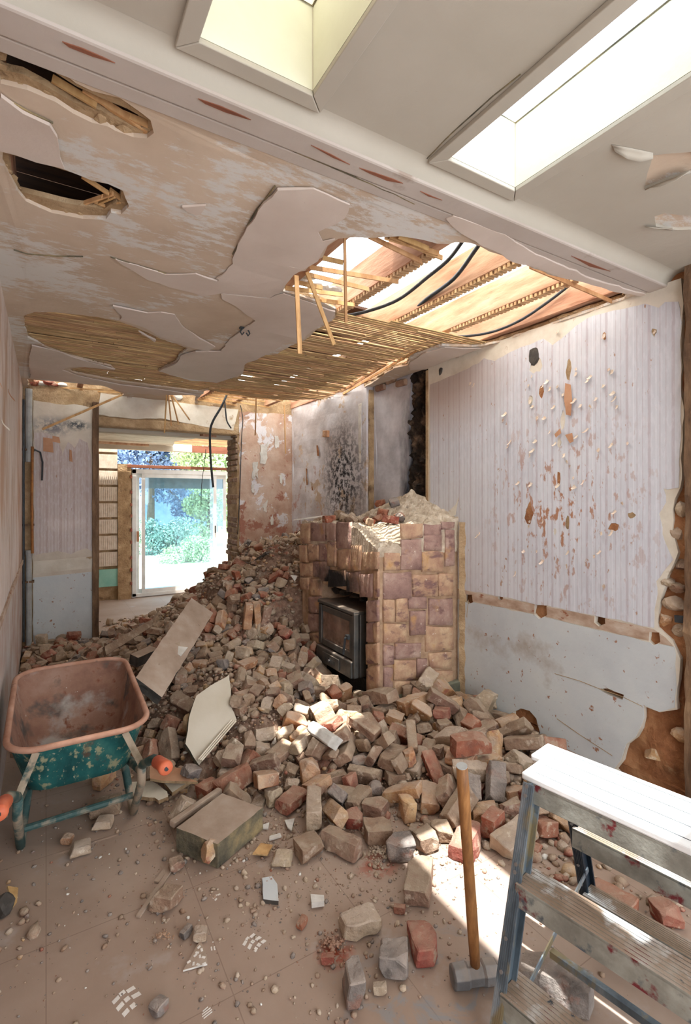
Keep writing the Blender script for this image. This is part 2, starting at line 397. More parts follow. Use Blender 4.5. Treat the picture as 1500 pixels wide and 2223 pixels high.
BUILD['far_plaster'] = far_plaster

def mould_plaster(nm):
    t = NT(nm)
    c = t.ramp(t.noise(3.0, 8), [(0.35, 'b8b0ae'), (0.55, 'cbc7c8'), (0.7, 'd6d4d8')])
    low = t.math('ADD', t.noise(4.5, 9, rough=0.7), t.math('MULTIPLY', t.math('SUBTRACT', 1.7, t.pos()[2]), 0.12))
    c = t.mix(t.mask(low, 0.58, 0.66), c, 'b0897c')
    c = t.mix(t.mask(t.noise(3.6, 9, rough=0.7), 0.57, 0.6), c, 'bda893')
    spot = t.math('MULTIPLY', t.mask(t.noise(18, 8, rough=0.75), 0.46, 0.54), t.blob((2.72, 4.55, 1.75), (0.5, 0.55, 0.75), 0.7))
    c = t.mix(spot, c, '2c2a2c')
    t.bump(t.noise(6, 8), 0.5, 0.02); return t.done(c)
BUILD['mould_plaster'] = mould_plaster

def soot_plaster(nm):
    t = NT(nm)
    c = t.ramp(t.noise(3.0, 8), [(0.35, 'a8a6aa'), (0.55, 'c8c6ca'), (0.7, 'dad8dc')])
    k = t.math('ADD', t.blob((2.8, 3.42, 1.7), (0.6, 0.42, 1.2), 0.9), t.math('MULTIPLY', t.math('SUBTRACT', t.noise(5, 8, (1, 1, 0.4)), 0.5), 1.6))
    c = t.mix(t.mask(k, 0.3, 0.95), c, '23252e')
    t.bump(t.noise(8, 8), 0.4, 0.02); return t.done(c)
BUILD['soot_plaster'] = soot_plaster

def ceiling_plaster(nm):
    t = NT(nm)
    c = t.ramp(t.noise(2.0, 6), [(0.35, 'b8a48f'), (0.55, 'c5b29d'), (0.7, 'cebda9')])
    big = t.noise(1.6, 4)
    str_ = t.noise(13, 10, (0.6, 1.5, 1), rough=0.78)
    k = t.math('ADD', str_, t.math('MULTIPLY', t.math('SUBTRACT', big, 0.5), 0.9))
    c = t.mix(t.mask(k, 0.52, 0.60), c, 'cdc9c2')
    t.bump(t.noise(30, 8), 0.35, 0.006); return t.done(c)
BUILD['ceiling_plaster'] = ceiling_plaster

def stripes(nm, axis, base, lines, pitch=0.115, stain=None):
    t = NT(nm)
    ax = t.pos()[axis]
    wob = t.math('ADD', ax, t.math('MULTIPLY', t.noise(1.5, 2), 0.01))
    def saw(p, ph): 
        return t.math('FRACT', t.math('ADD', t.math('DIVIDE', wob, p), ph), 0)
    c = t.ramp(t.noise(1.6, 6), base)
    for (p, ph, w, col, f) in lines:
        s_ = saw(p, ph)
        m = t.n.new('ShaderNodeMath'); m.operation = 'LESS_THAN'; t.l.new(s_, m.inputs[0]); m.inputs[1].default_value = w
        c = t.mix(t.math('MULTIPLY', m.outputs[0], f), c, col)
    c = t.mix(t.math('MULTIPLY', t.mask(t.noise(60, 5, (1, 1, 0.25)), 0.5, 0.6), 0.25), c, 'dcdae0')
    c = t.mix(t.mask(t.noise(30, 6, (1, 1, 0.5)), 0.66, 0.70), c, 'a98a78')
    if stain: c = stain(t, c)
    t.bump(t.noise(7, 6, (1, 1, 0.6)), 0.25, 0.015); return t.done(c, 0.8)
def right_stain(t, c):
    c = t.mix(t.math('MULTIPLY', t.blob((2.75, 3.0, 2.45), (0.5, 0.75, 0.5), 0.8), 0.65), c, 'a88f7c')
    c = t.mix(t.math('MULTIPLY', t.blob((2.75, 2.9, 1.2), (0.5, 0.55, 0.9), 0.9), 0.25), c, 'b8ad9c')
    k = t.math('MULTIPLY', t.blob((2.75, 1.95, 1.45), (0.4, 0.7, 0.85), 0.8), t.mask(t.noise(26, 7, (1, 1, 0.45)), 0.57, 0.62))
    c = t.mix(k, c, 'a87a60')
    return c
BUILD['wallpaper_right'] = lambda nm: stripes(nm, 1, [(0.3, 'bfc0c6'), (0.5, 'c8c9ce'), (0.7, 'd0d1d4')],
    [(0.118, 0.0, 0.13, 'b0a4aa', 0.6), (0.118, 0.42, 0.06, 'b4aab0', 0.5), (0.118, 0.66, 0.035, 'b2a6ac', 0.6), (0.118, 0.25, 0.04, 'dcdce0', 0.5)], stain=right_stain)
BUILD['wallpaper_back'] = lambda nm: stripes(nm, 0, [(0.3, 'b9aba4'), (0.5, 'c2b6b0'), (0.7, 'cac0ba')],
    [(0.12, 0.0, 0.2, 'ae9890', 0.6), (0.12, 0.45, 0.12, 'b09c95', 0.5), (0.06, 0.3, 0.1, 'b09e98', 0.4)])
def left_stain(t, c):
    c = t.mix(t.mask(t.noise(2.2, 6, (1, 1, 0.5)), 0.5, 0.62), c, 'b09078')
    low = t.mask(t.pos()[2], 0.95, 0.9)
    return t.mix(low, c, t.ramp(t.noise(3, 6), [(0.35, 'a88c7c'), (0.6, 'bcb2ac')]))
BUILD['wallpaper_left'] = lambda nm: stripes(nm, 1, [(0.3, 'c0aca0'), (0.5, 'cdbdb2'), (0.7, 'd6c9c0')],
    [(0.2, 0.0, 0.2, 'b09c90', 0.6), (0.2, 0.5, 0.1, 'b4a296', 0.5)], stain=left_stain)

def floor_mat(nm):
    t = NT(nm)
    c = t.ramp(t.noise(1.3, 8), [(0.3, (0.565, 0.478, 0.413)), (0.5, (0.615, 0.53, 0.468)), (0.7, (0.665, 0.59, 0.53))])
    br = t.n.new('ShaderNodeTexBrick'); br.offset = 0.0
    mp = t.n.new('ShaderNodeMapping'); mp.inputs['Rotation'].default_value = (0, 0, 0.0); t.l.new(t.vec, mp.inputs[0]); t.l.new(mp.outputs[0], br.inputs['Vector'])
    br.inputs['Scale'].default_value = 1.0; br.inputs['Brick Width'].default_value = 0.5; br.inputs['Row Height'].default_value = 0.5
    br.inputs['Mortar Size'].default_value = 0.0025; br.inputs['Mortar Smooth'].default_value = 0.6; br.inputs['Color1'].default_value = (1, 1, 1, 1); br.inputs['Color2'].default_value = (1, 1, 1, 1)
    br.inputs['Mortar'].default_value = (0, 0, 0, 1)
    inv = t.math('SUBTRACT', 1.0, br.outputs['Fac'])
    c = t.mix(t.math('MULTIPLY', br.outputs['Fac'], 0.45), c, '6a5548')
    c = t.mix(t.mask(t.noise(3.2, 7), 0.60, 0.68), c, 'a3948a')
    sp = t.noise(55, 3); c = t.mix(t.mask(sp, 0.71, 0.74), c, '5c4438')
    bl = t.math('MULTIPLY', t.blob((1.05, 1.15, 0), (0.55, 0.35, 1), 0.8), t.mask(t.noise(7, 6, dist=1.0), 0.52, 0.6))
    c = t.mix(t.math('MULTIPLY', bl, 0.7), c, '7f8386')
    rd = t.math('MULTIPLY', t.blob((0.84, 1.46, 0), (0.08, 0.07, 1), 0.7), t.mask(t.noise(24, 6), 0.42, 0.52))
    c = t.mix(rd, c, '9a4a34')
    rd2 = t.math('MULTIPLY', t.blob((1.2, 1.72, 0), (0.12, 0.1, 1), 0.7), t.mask(t.noise(20, 6), 0.45, 0.55))
    c = t.mix(rd2, c, '9a5a48')
    t.bump(t.noise(40, 6), 0.25, 0.004)
    return t.done(c, t.ramp(t.noise(2, 4), [(0.3, 0.62), (0.7, 0.85)]), 0, 0.35)
BUILD['floor_dust'] = floor_mat

def stone_mat(nm):
    t = NT(nm); t.offset()
    a = t.ramp(t.noise(10, 8), [(0.3, '9a7360'), (0.5, 'b39074'), (0.7, 'c9ad8c')])
    b = t.ramp(t.noise(8, 8), [(0.3, '80625a'), (0.5, '9c7c70'), (0.7, 'b59a8a')])
    m = t.n.new('ShaderNodeMath'); m.operation = 'GREATER_THAN'; t.l.new(t.rnd, m.inputs[0]); m.inputs[1].default_value = 0.55
    c = t.mix(m.outputs[0], a, b)
    c = t.mix(t.mask(t.noise(7, 6, (1, 1, 2)), 0.56, 0.66), c, '7d5e58')
    c = t.mix(t.mask(t.noise(5, 6), 0.6, 0.72), c, 'b58a5c')
    c = t.mix(t.mask(t.noise(26, 5), 0.66, 0.72), c, 'd2c2b2')
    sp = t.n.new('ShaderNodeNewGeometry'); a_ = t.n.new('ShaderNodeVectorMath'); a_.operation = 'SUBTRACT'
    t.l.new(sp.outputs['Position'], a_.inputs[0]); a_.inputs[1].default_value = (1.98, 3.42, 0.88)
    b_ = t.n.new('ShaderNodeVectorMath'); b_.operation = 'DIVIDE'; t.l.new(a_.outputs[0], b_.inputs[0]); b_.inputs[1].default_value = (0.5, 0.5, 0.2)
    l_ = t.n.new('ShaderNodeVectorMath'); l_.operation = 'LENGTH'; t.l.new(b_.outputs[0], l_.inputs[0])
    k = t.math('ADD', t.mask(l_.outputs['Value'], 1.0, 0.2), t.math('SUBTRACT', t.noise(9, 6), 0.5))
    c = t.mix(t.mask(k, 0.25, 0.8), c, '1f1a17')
    t.bump(t.noise(12, 8), 0.9, 0.02); t.bump(t.noise(60, 6), 0.4, 0.004); return t.done(c, 0.85)
BUILD['fireplace_stone'] = stone_mat

def glass_mat(nm, tint, milk, milkcol):
    t = NT(nm); t.n.remove(t.p)
    tr = t.n.new('ShaderNodeBsdfTransparent'); tr.inputs[0].default_value = srgb(tint)
    df = t.n.new('ShaderNodeBsdfDiffuse'); df.inputs[0].default_value = srgb(milkcol)
    gl = t.n.new('ShaderNodeBsdfGlossy'); gl.inputs['Roughness'].default_value = 0.03
    m1 = t.n.new('ShaderNodeMixShader'); m1.inputs[0].default_value = milk; t.l.new(tr.outputs[0], m1.inputs[1]); t.l.new(df.outputs[0], m1.inputs[2])
    m2 = t.n.new('ShaderNodeMixShader'); m2.inputs[0].default_value = 0.07; t.l.new(m1.outputs[0], m2.inputs[1]); t.l.new(gl.outputs[0], m2.inputs[2])
    t.l.new(m2.outputs[0], t.out.inputs[0]); return t.m
BUILD['door_glass'] = lambda nm: glass_mat(nm, 'd6ecf6', 0.10, 'b8d8ea')
BUILD['skylight_glass'] = lambda nm: glass_mat(nm, 'f6faff', 0.03, 'f0f4ff')
def sun_screen_mat(nm):  # added translucent sheet: blocks direct sun, shows white like open sky
    t = NT(nm); t.n.remove(t.p); a = t.n.new('ShaderNodeBsdfTranslucent'); a.inputs[0].default_value = (.92, .93, .92, 1); b = t.n.new('ShaderNodeBsdfDiffuse'); b.inputs[0].default_value = (.8, .8, .78, 1)
    m = t.n.new('ShaderNodeMixShader'); m.inputs[0].default_value = .2; t.l.new(a.outputs[0], m.inputs[1]); t.l.new(b.outputs[0], m.inputs[2]); t.l.new(m.outputs[0], t.out.inputs[0]); return t.m
BUILD['added_sun_screen'] = sun_screen_mat
def frosted(nm):  # diffusing glass put in to keep a sun patch off the floor
    t = NT(nm); t.n.remove(t.p); a = t.n.new('ShaderNodeBsdfTranslucent'); a.inputs[0].default_value = (.60, .59, .54, 1); b = t.n.new('ShaderNodeBsdfDiffuse'); b.inputs[0].default_value = (.8, .8, .78, 1)
    m = t.n.new('ShaderNodeMixShader'); m.inputs[0].default_value = .25; t.l.new(a.outputs[0], m.inputs[1]); t.l.new(b.outputs[0], m.inputs[2]); t.l.new(m.outputs[0], t.out.inputs[0]); return t.m
BUILD['frosted_glass'] = frosted
def stove_glass(nm):
    t = NT(nm)
    c = t.ramp(t.noise(7, 5), [(0.3, '4a3a34'), (0.5, '7d6355'), (0.7, 'a08474')])
    c = t.mix(t.math('MULTIPLY', t.mask(t.pos()[2], 0.24, 0.12), t.mask(t.noise(20, 5), 0.45, 0.6)), c, 'c9a890')
    t.p.inputs['Coat Weight'].default_value = 0.3
    return t.done(c, 0.15, 0, 0.5)
BUILD['stove_glass'] = stove_glass
# ------------------------------------------------------------------ room shell
XL, XR, YB, ZC = -0.20, 2.75, 5.85, 2.65
YBEAM0, YBEAM1, ZN = 1.33, 1.425, 2.70

# floor
floor = struct(sheet('floor', [(XL - .6, -1.6), (3.6, -1.6), (3.6, 8.45), (XL - .6, 8.45)], [], FZ, 0.0, -0.08, 'floor_dust'))
# footprints in the dust (flat prints of pale vinyl showing through)
def footprint(name, px, py, yaw, s, segs):
    c = on_z(px, py, 0); mb = MB(); cs, sn = math.cos(yaw), math.sin(yaw)
    for (u, v, w, h, sk) in segs:
        poly = [(u - w / 2, v - h / 2), (u + w / 2, v - h / 2 + sk), (u + w / 2, v + h / 2 + sk), (u - w / 2, v + h / 2)]
        pp = [(c.x + s * (a * cs - b * sn), c.y + s * (a * sn + b * cs)) for a, b in poly]
        mb.prism(pp, 0.0003, 0.0015, FZ)
    return mb.build(name, 'footprint_white', floor)
sole = [(-.03, .09, .03, .018, .006), (0, .10, .022, .018, 0), (.03, .09, .03, .018, -.006), (-.032, .05, .03, .02, .008), (0, .06, .02, .02, 0), (.032, .05, .03, .02, -.008),
        (-.03, .01, .026, .02, .006), (.002, .015, .02, .022, 0), (.032, .01, .024, .02, -.006), (-.015, -.03, .03, .015, 0), (.02, -.03, .02, .015, 0)]
footprint('boot_print', 566, 2055, 0.5, 0.6, sole[:9]); footprint('boot_print', 292, 2190, 0.35, 0.75, sole[:8]); footprint('boot_print', 475, 2055, 1.2, 0.25, sole[:2] + sole[3:5])
footprint('boot_print', 480, 1955, 0.3, 0.35, sole[:4]); footprint('boot_print', 452, 2205, 0.1, 0.35, [(0, 0, .08, .008, .01), (0, .02, .09, .008, .01), (0, .04, .08, .008, .01), (0, .06, .05, .008, .01)])

# left wall: plaster body + paper sheet with a torn end
wl_ = struct(sheet('wall_left', [(-1.6, 0), (YB, 0), (YB, ZC + .03), (-1.6, ZC + .03)], [], lambda u, v, w: Vector((w, u, v)), XL, XL - 0.12, 'wallpaper_left', grid=0.25, disp=0.006))
mb = MB(); mb.box((XL + .006, 3.0, 0.93), (0.012, 5.6, 0.035)); mb.build('dado_strip', 'dado_paper', wl_)
for (y, z, l, c) in ((2.55, 2.15, .10, 'kraft_paper'), (2.35, 1.72, .06, 'kraft_paper'), (3.6, 2.2, .05, 'kraft_paper'), (3.1, 1.95, .04, 'white_under')):
    m2 = MB(); n = 6; vs = []
    for i in range(n + 1):
        a = i / n; vs += [Vector((XL + .004 + .035 * a * a, y + a * l * .5, z - a * l * 1.3)), Vector((XL + .004 + .03 * a * a, y + .03 * (1 - a) + a * l * .5, z - a * l * 1.25 + .01))]
    m2.add(vs, [(2 * i, 2 * i + 2, 2 * i + 3, 2 * i + 1) for i in range(n)])
    o = m2.build('paper_curl', c, wl_); sm = o.modifiers.new('t', 'SOLIDIFY'); sm.thickness = .001

# back wall: clay core with the opening; layers of paper, plaster, timber edging
OX0, OX1, OZ = 0.47, 1.995, 2.40
back_out = [(XL - .12, 0), (OX0, 0), (OX0, OZ), (OX1, OZ), (OX1, 0), (XR + .15, 0), (XR + .15, 2.98), (2.3, 2.95), (1.9, 2.88), (1.3, 2.86), (.4, 2.80), (XL - .12, 2.78)]
wb_ = struct(sheet('wall_back', ragged(back_out, .12, .008, 3), [], FY, YB, YB + 0.38, 'clay_plaster', grid=0.12, disp=0.012))
YF = YB - 0.012
lp = pY([(64, 905), (110, 893), (150, 900), (205, 908), (205, 1000), (202, 1215), (68, 1222)], YF)
LX0, LX1 = XL + .09, OX0 - .03
sheet('plaster_skim', ragged([(LX0, .05), (LX1, .05), (LX1, 2.48), (.25, 2.52), (0.1, 2.5), (LX0, 2.52)], .06, .012, 5), [], FY, YF, YB + .002, 'stained_plaster', wb_)
sheet('wallpaper', ragged([(LX0 + .01, .98), (.10, 1.0), (.22, .97), (.36, 1.02), (LX1 - .01, .98), (LX1 - .01, 1.75), (.40, 2.02), (.37, 2.12), (.30, 2.16), (.25, 2.06), (.2, 2.12), (.14, 1.98), (.1, 2.16), (.02, 2.2), (LX0 + .01, 2.2)], .03, .012, 6), [], FY, YF - .003, YF, 'wallpaper_back', wb_)
sheet('lower_paint', ragged([(LX0, .03), (LX1, .03), (LX1, .77), (LX0, .75)], .1, .003, 8), [], FY, YF - .003, YF, 'blue_plaster', wb_)
sheet('dado_board', [(LX0, .79), (LX1, .81), (LX1, .93), (LX0, .91)], [], FY, YF - .006, YF, 'white_under', wb_)
for (a, b, c_, d) in ((.02, 2.08, .09, .13), (.09, 2.14, .07, .05), (.22, 1.98, .03, .11)):
    sheet('torn_patch', [(a - c_ / 2, b - d / 2), (a + c_ / 2, b - d / 2 - .01), (a + c_ / 2 - .01, b + d / 2), (a - c_ / 2, b + d / 2 + .01)], [], FY, YF - .012, YF - .009, 'kraft_paper', wb_)
# rough timber upright left of the opening
mb = MB(); n = 24; vs = []; fs = []
for i in range(n + 1):
    z = 2.55 * i / n; q = .008 * noise.noise(Vector((0, 0, z * 5))); q2 = .008 * noise.noise(Vector((5, 0, z * 6)))
    vs += [(OX0 - .055 + q, YF - .035, z), (OX0 + .006 + q2, YF - .035, z), (OX0 + .012 + q2, YB + .38, z), (OX0 - .055 + q, YB, z)]
for i in range(n):
    for k in range(4): fs.append((i * 4 + k, i * 4 + (k + 1) % 4, i * 4 + 4 + (k + 1) % 4, i * 4 + 4 + k))
mb.add(vs, fs); mb.build('timber_upright', 'old_timber', wb_)
# lintel timbers and plaster over the opening
mb = MB(); mb.box(((OX0 + OX1) / 2, YB + .06, 2.36), (OX1 - OX0 + .1, .14, .10)); o = mb.build('lintel_beam', 'clay_plaster', wb_); bevel(o, .012)
mb = MB(); mb.box(((OX0 + OX1) / 2, YB + .22, 2.33), (OX1 - OX0 + .04, .12, .12)); o = mb.build('lintel_beam', 'pale_board', wb_); bevel(o, .006)
mb = MB(); mb.box((1.75, YB + .20, 2.30), (.34, .10, .025), Matrix.Rotation(.35, 3, 'Z')); mb.build('broken_board', 'joist_wood', wb_)
sheet('plaster_skim', ragged([(OX0, 2.43), (.8, 2.41), (1.1, 2.44), (1.5, 2.40), (1.75, 2.37), (OX1 - .05, 2.36), (OX1 + .01, 2.62), (OX0 + .02, 2.66)], .05, .01, 12), [], FY, YF, YB + .002, 'white_under', wb_)
# right piece of back wall, peeling
sheet('plaster_skim', ragged([(OX1 + .03, 0), (XR, 0), (XR, 2.62), (OX1 + .02, 2.6)], .05, .014, 13), [], FY, YF, YB + .002, 'far_plaster', wb_, grid=.1, disp=.01)
for (px, py, s) in ((572, 985, .13), (553, 1020, .10), (600, 960, .08), (575, 1100, .07), (548, 1060, .05), (610, 1040, .06), (590, 1130, .06)):
    c = on_y(px, py, YF); pts = []
    for k in range(14):
        a = 2 * math.pi * k / 14; r = s * (.7 + .5 * noise.noise(Vector((px * .1, k * .8, 2)))) * (1.5 if abs(math.sin(a)) > .6 else 1)
        pts.append((c.x + r * .5 * math.cos(a), c.z + r * math.sin(a)))
    sheet('peeling_paint', ragged(pts, .02, .008, px), [], FY, YF - .012, YF - .008, 'white_plaster', wb_)
# bricks of the right reveal (irregular quoins)
k = 0; z = .55
while z < 2.36:
    h = .062 + RNG.random() * .008; mb = MB()
    off = RNG.uniform(-.02, .014)
    for j, (y0, l) in enumerate(((YB - .004, .2), (YB + .205, .17))):
        mb2 = MB(); mb2.box((OX1 + .045 + off + RNG.uniform(-.008, .008), y0 + l / 2, z + h / 2), (.1, l - .01, h - .01), Matrix.Rotation(RNG.uniform(-.06, .06), 3, 'Z'))
        o = mb2.build('brick', 'brick_dusty', wb_); bevel(o, .008, 1)
    z += h + .004

# far room
fr = []
wfar_out = [(0.2, 0), (1.13, 0), (1.13, 2.02), (1.13, 2.32), (0.2, 2.32)]
YD = 8.28
wf = struct(sheet('wall_far_left', [(.2, 0), (1.13, 0), (1.13, 2.06), (.93, 2.06), (.93, 2.6), (.2, 2.6)], [], FY, YD - .02, YD + .28, 'clay_plaster', grid=.15, disp=.012))
z = 0.50; r_ = 0
while z < 2.34:
    mb = MB(); h = .245
    mb.box((.80, YD - .045, z + h / 2), (.25, .05, h - .035))
    for q in range(9): mb.box((.685 + q * .0285, YD - .073, z + h / 2), (.012, .008, h - .045))
    o = mb.build('block', 'block_rib', wf); z += h
mb = MB(); mb.box((.80, YD - .045, .34), (.26, .05, .26)); mb.build('turquoise_patch', 'turquoise_paint', wf)
mb = MB(); n = 18; vs = []; fs = []
for i in range(n + 1):
    z = 2.06 * i / n; q = .012 * noise.noise(Vector((0, 7, z * 5)))
    vs += [(.93 + q, YD - .09, z), (1.12 + q * .4, YD - .09, z), (1.13, YD, z), (.93, YD, z)]
for i in range(n):
    for k in range(4): fs.append((i * 4 + k, i * 4 + (k + 1) % 4, i * 4 + 4 + (k + 1) % 4, i * 4 + 4 + k))
fs.append((4 * n, 4 * n + 1, 4 * n + 2, 4 * n + 3)); mb.add(vs, fs); mb.build('mortar_pier', 'clay_plaster', wf)
for i in range(9):
    mb = MB(); mb.box((1.115, YD - .095, .25 + i * .2 + RNG.uniform(-.03, .03)), (.03, .02, .05)); mb.build('brick', 'brick_red', wf)
struct(sheet('wall_far_side', [(YB + .38, 0), (YD, 0), (YD, 2.6), (YB + .38, 2.6)], [], FX, .2, .1, 'clay_plaster'))
struct(sheet('wall_far_right', [(YB + .38, 0), (YD + .3, 0), (YD + .3, 2.6), (YB + .38, 2.6)], [], FX, 3.3, 3.4, 'far_plaster'))
cf = struct(sheet('ceiling_far', ragged([(.2, YB + .38), (2.2, YB + .38), (1.75, 6.9), (1.6, 7.4), (1.7, 8.05), (.2, 8.05)], .1, .02, 21), [], FZ, 2.36, 2.40, 'white_under'))
for i in range(26):
    y = YB + .45 + i * .062; mb = MB(); mb.box((2.3 + RNG.uniform(-.15, .05), y, 2.375), (1.5, .03, .008), Matrix.Rotation(RNG.uniform(-.01, .01), 3, 'Z')); mb.build('lath', 'laths_wood', cf)
mb = MB(); mb.box((1.10, 8.08, 2.33), (1.8, .07, .12)); o = mb.build('white_beam', 'pale_board', cf); bevel(o, .006)
mb = MB(); mb.box((2.45, 8.10, 2.33), (.9, .07, .11)); mb.build('red_beam', 'red_timber', cf)
mb = MB(); mb.box((.75, 7.7, 2.32), (1.1, .05, .03), Matrix.Rotation(.12, 3, 'Z')); mb.build('broken_board', 'joist_wood', cf)

# right wall: clay core, plaster layer, wallpaper, dado paper, blue-grey lower plaster
wr_ = struct(sheet('wall_right', [(-.2, 0), (3.22, 0), (3.22, 2.98), (1.0, 2.98), (-.2, 2.98)], [], FX, XR + .035, XR + .2, 'clay_wall', grid=.05, disp=.035, dscale=6))
wr_.data.update()
P = lambda pts: pX(pts, XR)
pl_top = 2.66
ys = 3.21
edge = P([(1480, 660), (1482, 860), (1480, 1060), (1465, 1085), (1460, 1150), (1474, 1200), (1450, 1250), (1432, 1300), (1428, 1360), (1462, 1390), (1472, 1430), (1470, 1540), (1432, 1547), (1397, 1533), (1399, 1560), (1382, 1602), (1362, 1618), (1350, 1650), (1335, 1672)])
out = [(ys, -.02), (ys, pl_top), (1.27, pl_top)] + edge + [(1.55, -.02)]
hole_b = P([(1115, 1545), (1130, 1537), (1150, 1543), (1165, 1560), (1173, 1590), (1165, 1610), (1120, 1600)])
hole_c = P([(1300, 1495), (1320, 1494), (1355, 1508), (1352, 1519), (1330, 1512), (1310, 1503)])
hd = [P([(x - r, y - r * 1.1), (x + r * .8, y - r), (x + r, y + r * .8), (x - r * .2, y + r * 1.3), (x - r * 1.1, y + r * .5)]) for x, y, r in ((1018, 1300, 9), (1175, 1325, 14), (1303, 1345, 12), (1422, 1385, 12), (1087, 1297, 5))]
sheet('plaster_layer', ragged(out, .05, .012, 31), [ragged(h, .02, .006, i) for i, h in enumerate([hole_b, hole_c] + hd)], FX, XR, XR + .03, 'white_under', wr_)
wp = P([(934, 835), (1000, 808), (1040, 788), (1052, 776), (1075, 786), (1100, 768), (1125, 757), (1150, 748), (1180, 735), (1200, 750), (1228, 726), (1262, 700), (1275, 690), (1330, 675), (1400, 660), (1430, 668), (1445, 655), (1473, 655), (1478, 700), (1479, 860), (1474, 1058), (1450, 1062), (1441, 1060), (1447, 1090), (1432, 1115), (1437, 1160), (1453, 1195), (1462, 1215), (1440, 1242), (1425, 1262), (1428, 1290), (1420, 1325), (1420, 1363), (1300, 1338), (1150, 1308), (984, 1275), (936, 1264), (934, 960)])
wholes = []
for (x, y, w, h) in ((1235, 800, 8, 28), (1233, 870, 9, 30), (1222, 915, 8, 30), (1176, 850, 7, 18), (1152, 868, 6, 14), (1150, 1115, 11, 26), (1232, 1135, 5, 22), (1335, 1145, 13, 9), (1372, 1118, 10, 10), (1213, 1040, 5, 22), (1215, 960, 6, 14), (1164, 795, 16, 27), (1420, 722, 8, 10), (1312, 730, 7, 12), (1205, 1155, 4, 8)):
    pts = []
    for k in range(9):
        a = 2 * math.pi * k / 9; q = .8 + .5 * noise.noise(Vector((x * .3, y * .3, k * 1.3)))
        pts.append((x + w * q * math.cos(a), y + h * q * math.sin(a)))
    wholes.append(P(pts))
sheet('wallpaper', ragged(wp, .03, .008, 33), [ragged(h, .02, .003, i) for i, h in enumerate(wholes)], FX, XR - .003, XR, 'wallpaper_right', wr_, grid=.12, disp=.002)
for i, h in enumerate(wholes):
    if i in (0, 3, 5, 6, 7, 8, 9, 12, 13): sheet('bare_patch', ragged(h, .02, .006, i + 40), [], FX, XR - .0022, XR - .0004, 'clay_wall' if i % 2 else 'clay_plaster', wr_)
sheet('dado_paper', ragged(P([(985, 1277), (1150, 1310), (1300, 1340), (1420, 1366), (1445, 1385), (1462, 1402), (1420, 1394), (1300, 1366), (1150, 1330), (984, 1297)]), .04, .004, 35), [ragged(h, .02, .004, i) for i, h in enumerate(hd)], FX, XR - .003, XR, 'dado_paper', wr_)
lw = P([(984, 1299), (1150, 1332), (1300, 1368), (1420, 1396), (1464, 1404), (1468, 1420), (1466, 1538), (1432, 1544), (1396, 1530), (1398, 1558), (1380, 1600), (1360, 1616), (1348, 1648), (1333, 1670)]) + [(1.57, -.01), (ys, -.01)]
sheet('lower_paint', ragged(lw, .05, .007, 36), [ragged(h, .02, .004, i) for i, h in enumerate([hole_b, hole_c] + hd)], FX, XR - .004, XR, 'blue_plaster', wr_, grid=.15, disp=.002)
# thin cracks in the lower plaster: a raised lip
for pts in ([(1205, 1462), (1260, 1478), (1300, 1494), (1352, 1512), (1395, 1533)], [(1210, 1560), (1260, 1595), (1330, 1640)], [(1018, 1302), (1014, 1340)]):
    pp = [Vector((XR - .004, *pX([q], XR)[0])) for q in pts]; mb = MB(); mb.tube(pp, .0022, 4); mb.build('crack', 'clay_plaster', wr_)
# dark stone where the paper is gone, small stones & bricks in the exposed clay
def rock(c, s, seed, flat=1.0, sub=2, chop=3):
    bm = bmesh.new(); bmesh.ops.create_icosphere(bm, subdivisions=sub, radius=1)
    r = random.Random(seed)
    for _ in range(chop + 3):
        nrm = Vector((r.gauss(0, 1), r.gauss(0, 1), r.gauss(0, 1))).normalized(); d = r.uniform(.45, .75)
        for v in bm.verts:
            k = v.co.dot(nrm) - d
            if k > 0: v.co -= nrm * k
    for v in bm.verts: v.co += v.co.normalized() * .1 * noise.noise(v.co * 2.3 + Vector((seed, 0, 0)))
    vs = [Vector(c) + Vector((v.co.x * s[0], v.co.y * s[1], v.co.z * s[2] * flat)) for v in bm.verts]; fs = [tuple(q.index for q in f.verts) for f in bm.faces]
    bm.free(); return vs, fs
def rockobj(name, c, s, seed, mat, parent=None, **k):
    vs, fs = rock(c, s, seed); return obj(name, vs, fs, mat, parent, **k)
c = on_x(1160, 770, XR); rockobj('stone', c, (.012, .045, .075), 5, 'dark_stone', wr_, label='dark grey stone bedded in the wall behind torn paper')
c = on_x(957, 807, XR); rockobj('stone', c, (.012, .03, .035), 6, 'dark_stone', wr_)
for i, (px, py, w, h, mt) in enumerate(((1468, 1275, .05, .03, 'brick_dusty'), (1452, 1262, .04, .03, 'mortar_chunk'), (1466, 1310, .07, .04, 'mortar_chunk'), (1445, 1345, .05, .04, 'brick_ochre'), (1480, 1225, .05, .03, 'brick_dusty'), (1482, 1370, .05, .04, 'mortar_chunk'), (1470, 1160, .035, .05, 'mortar_chunk'), (1486, 1105, .04, .05, 'mortar_chunk'), (1420, 1640, .05, .05, 'brick_ochre'), (1480, 1600, .06, .05, 'brick_ochre'))):
    c = on_x(px, py, XR + .03); rockobj('stone', c, (.045, w, h), 50 + i, mt, wr_)
mb = MB(); mb.bar(on_x(1466, 1343, XR - .02), on_x(1500, 1347, XR - .02), .02, .035); mb.build('iron_strap', 'cable_black', wr_)
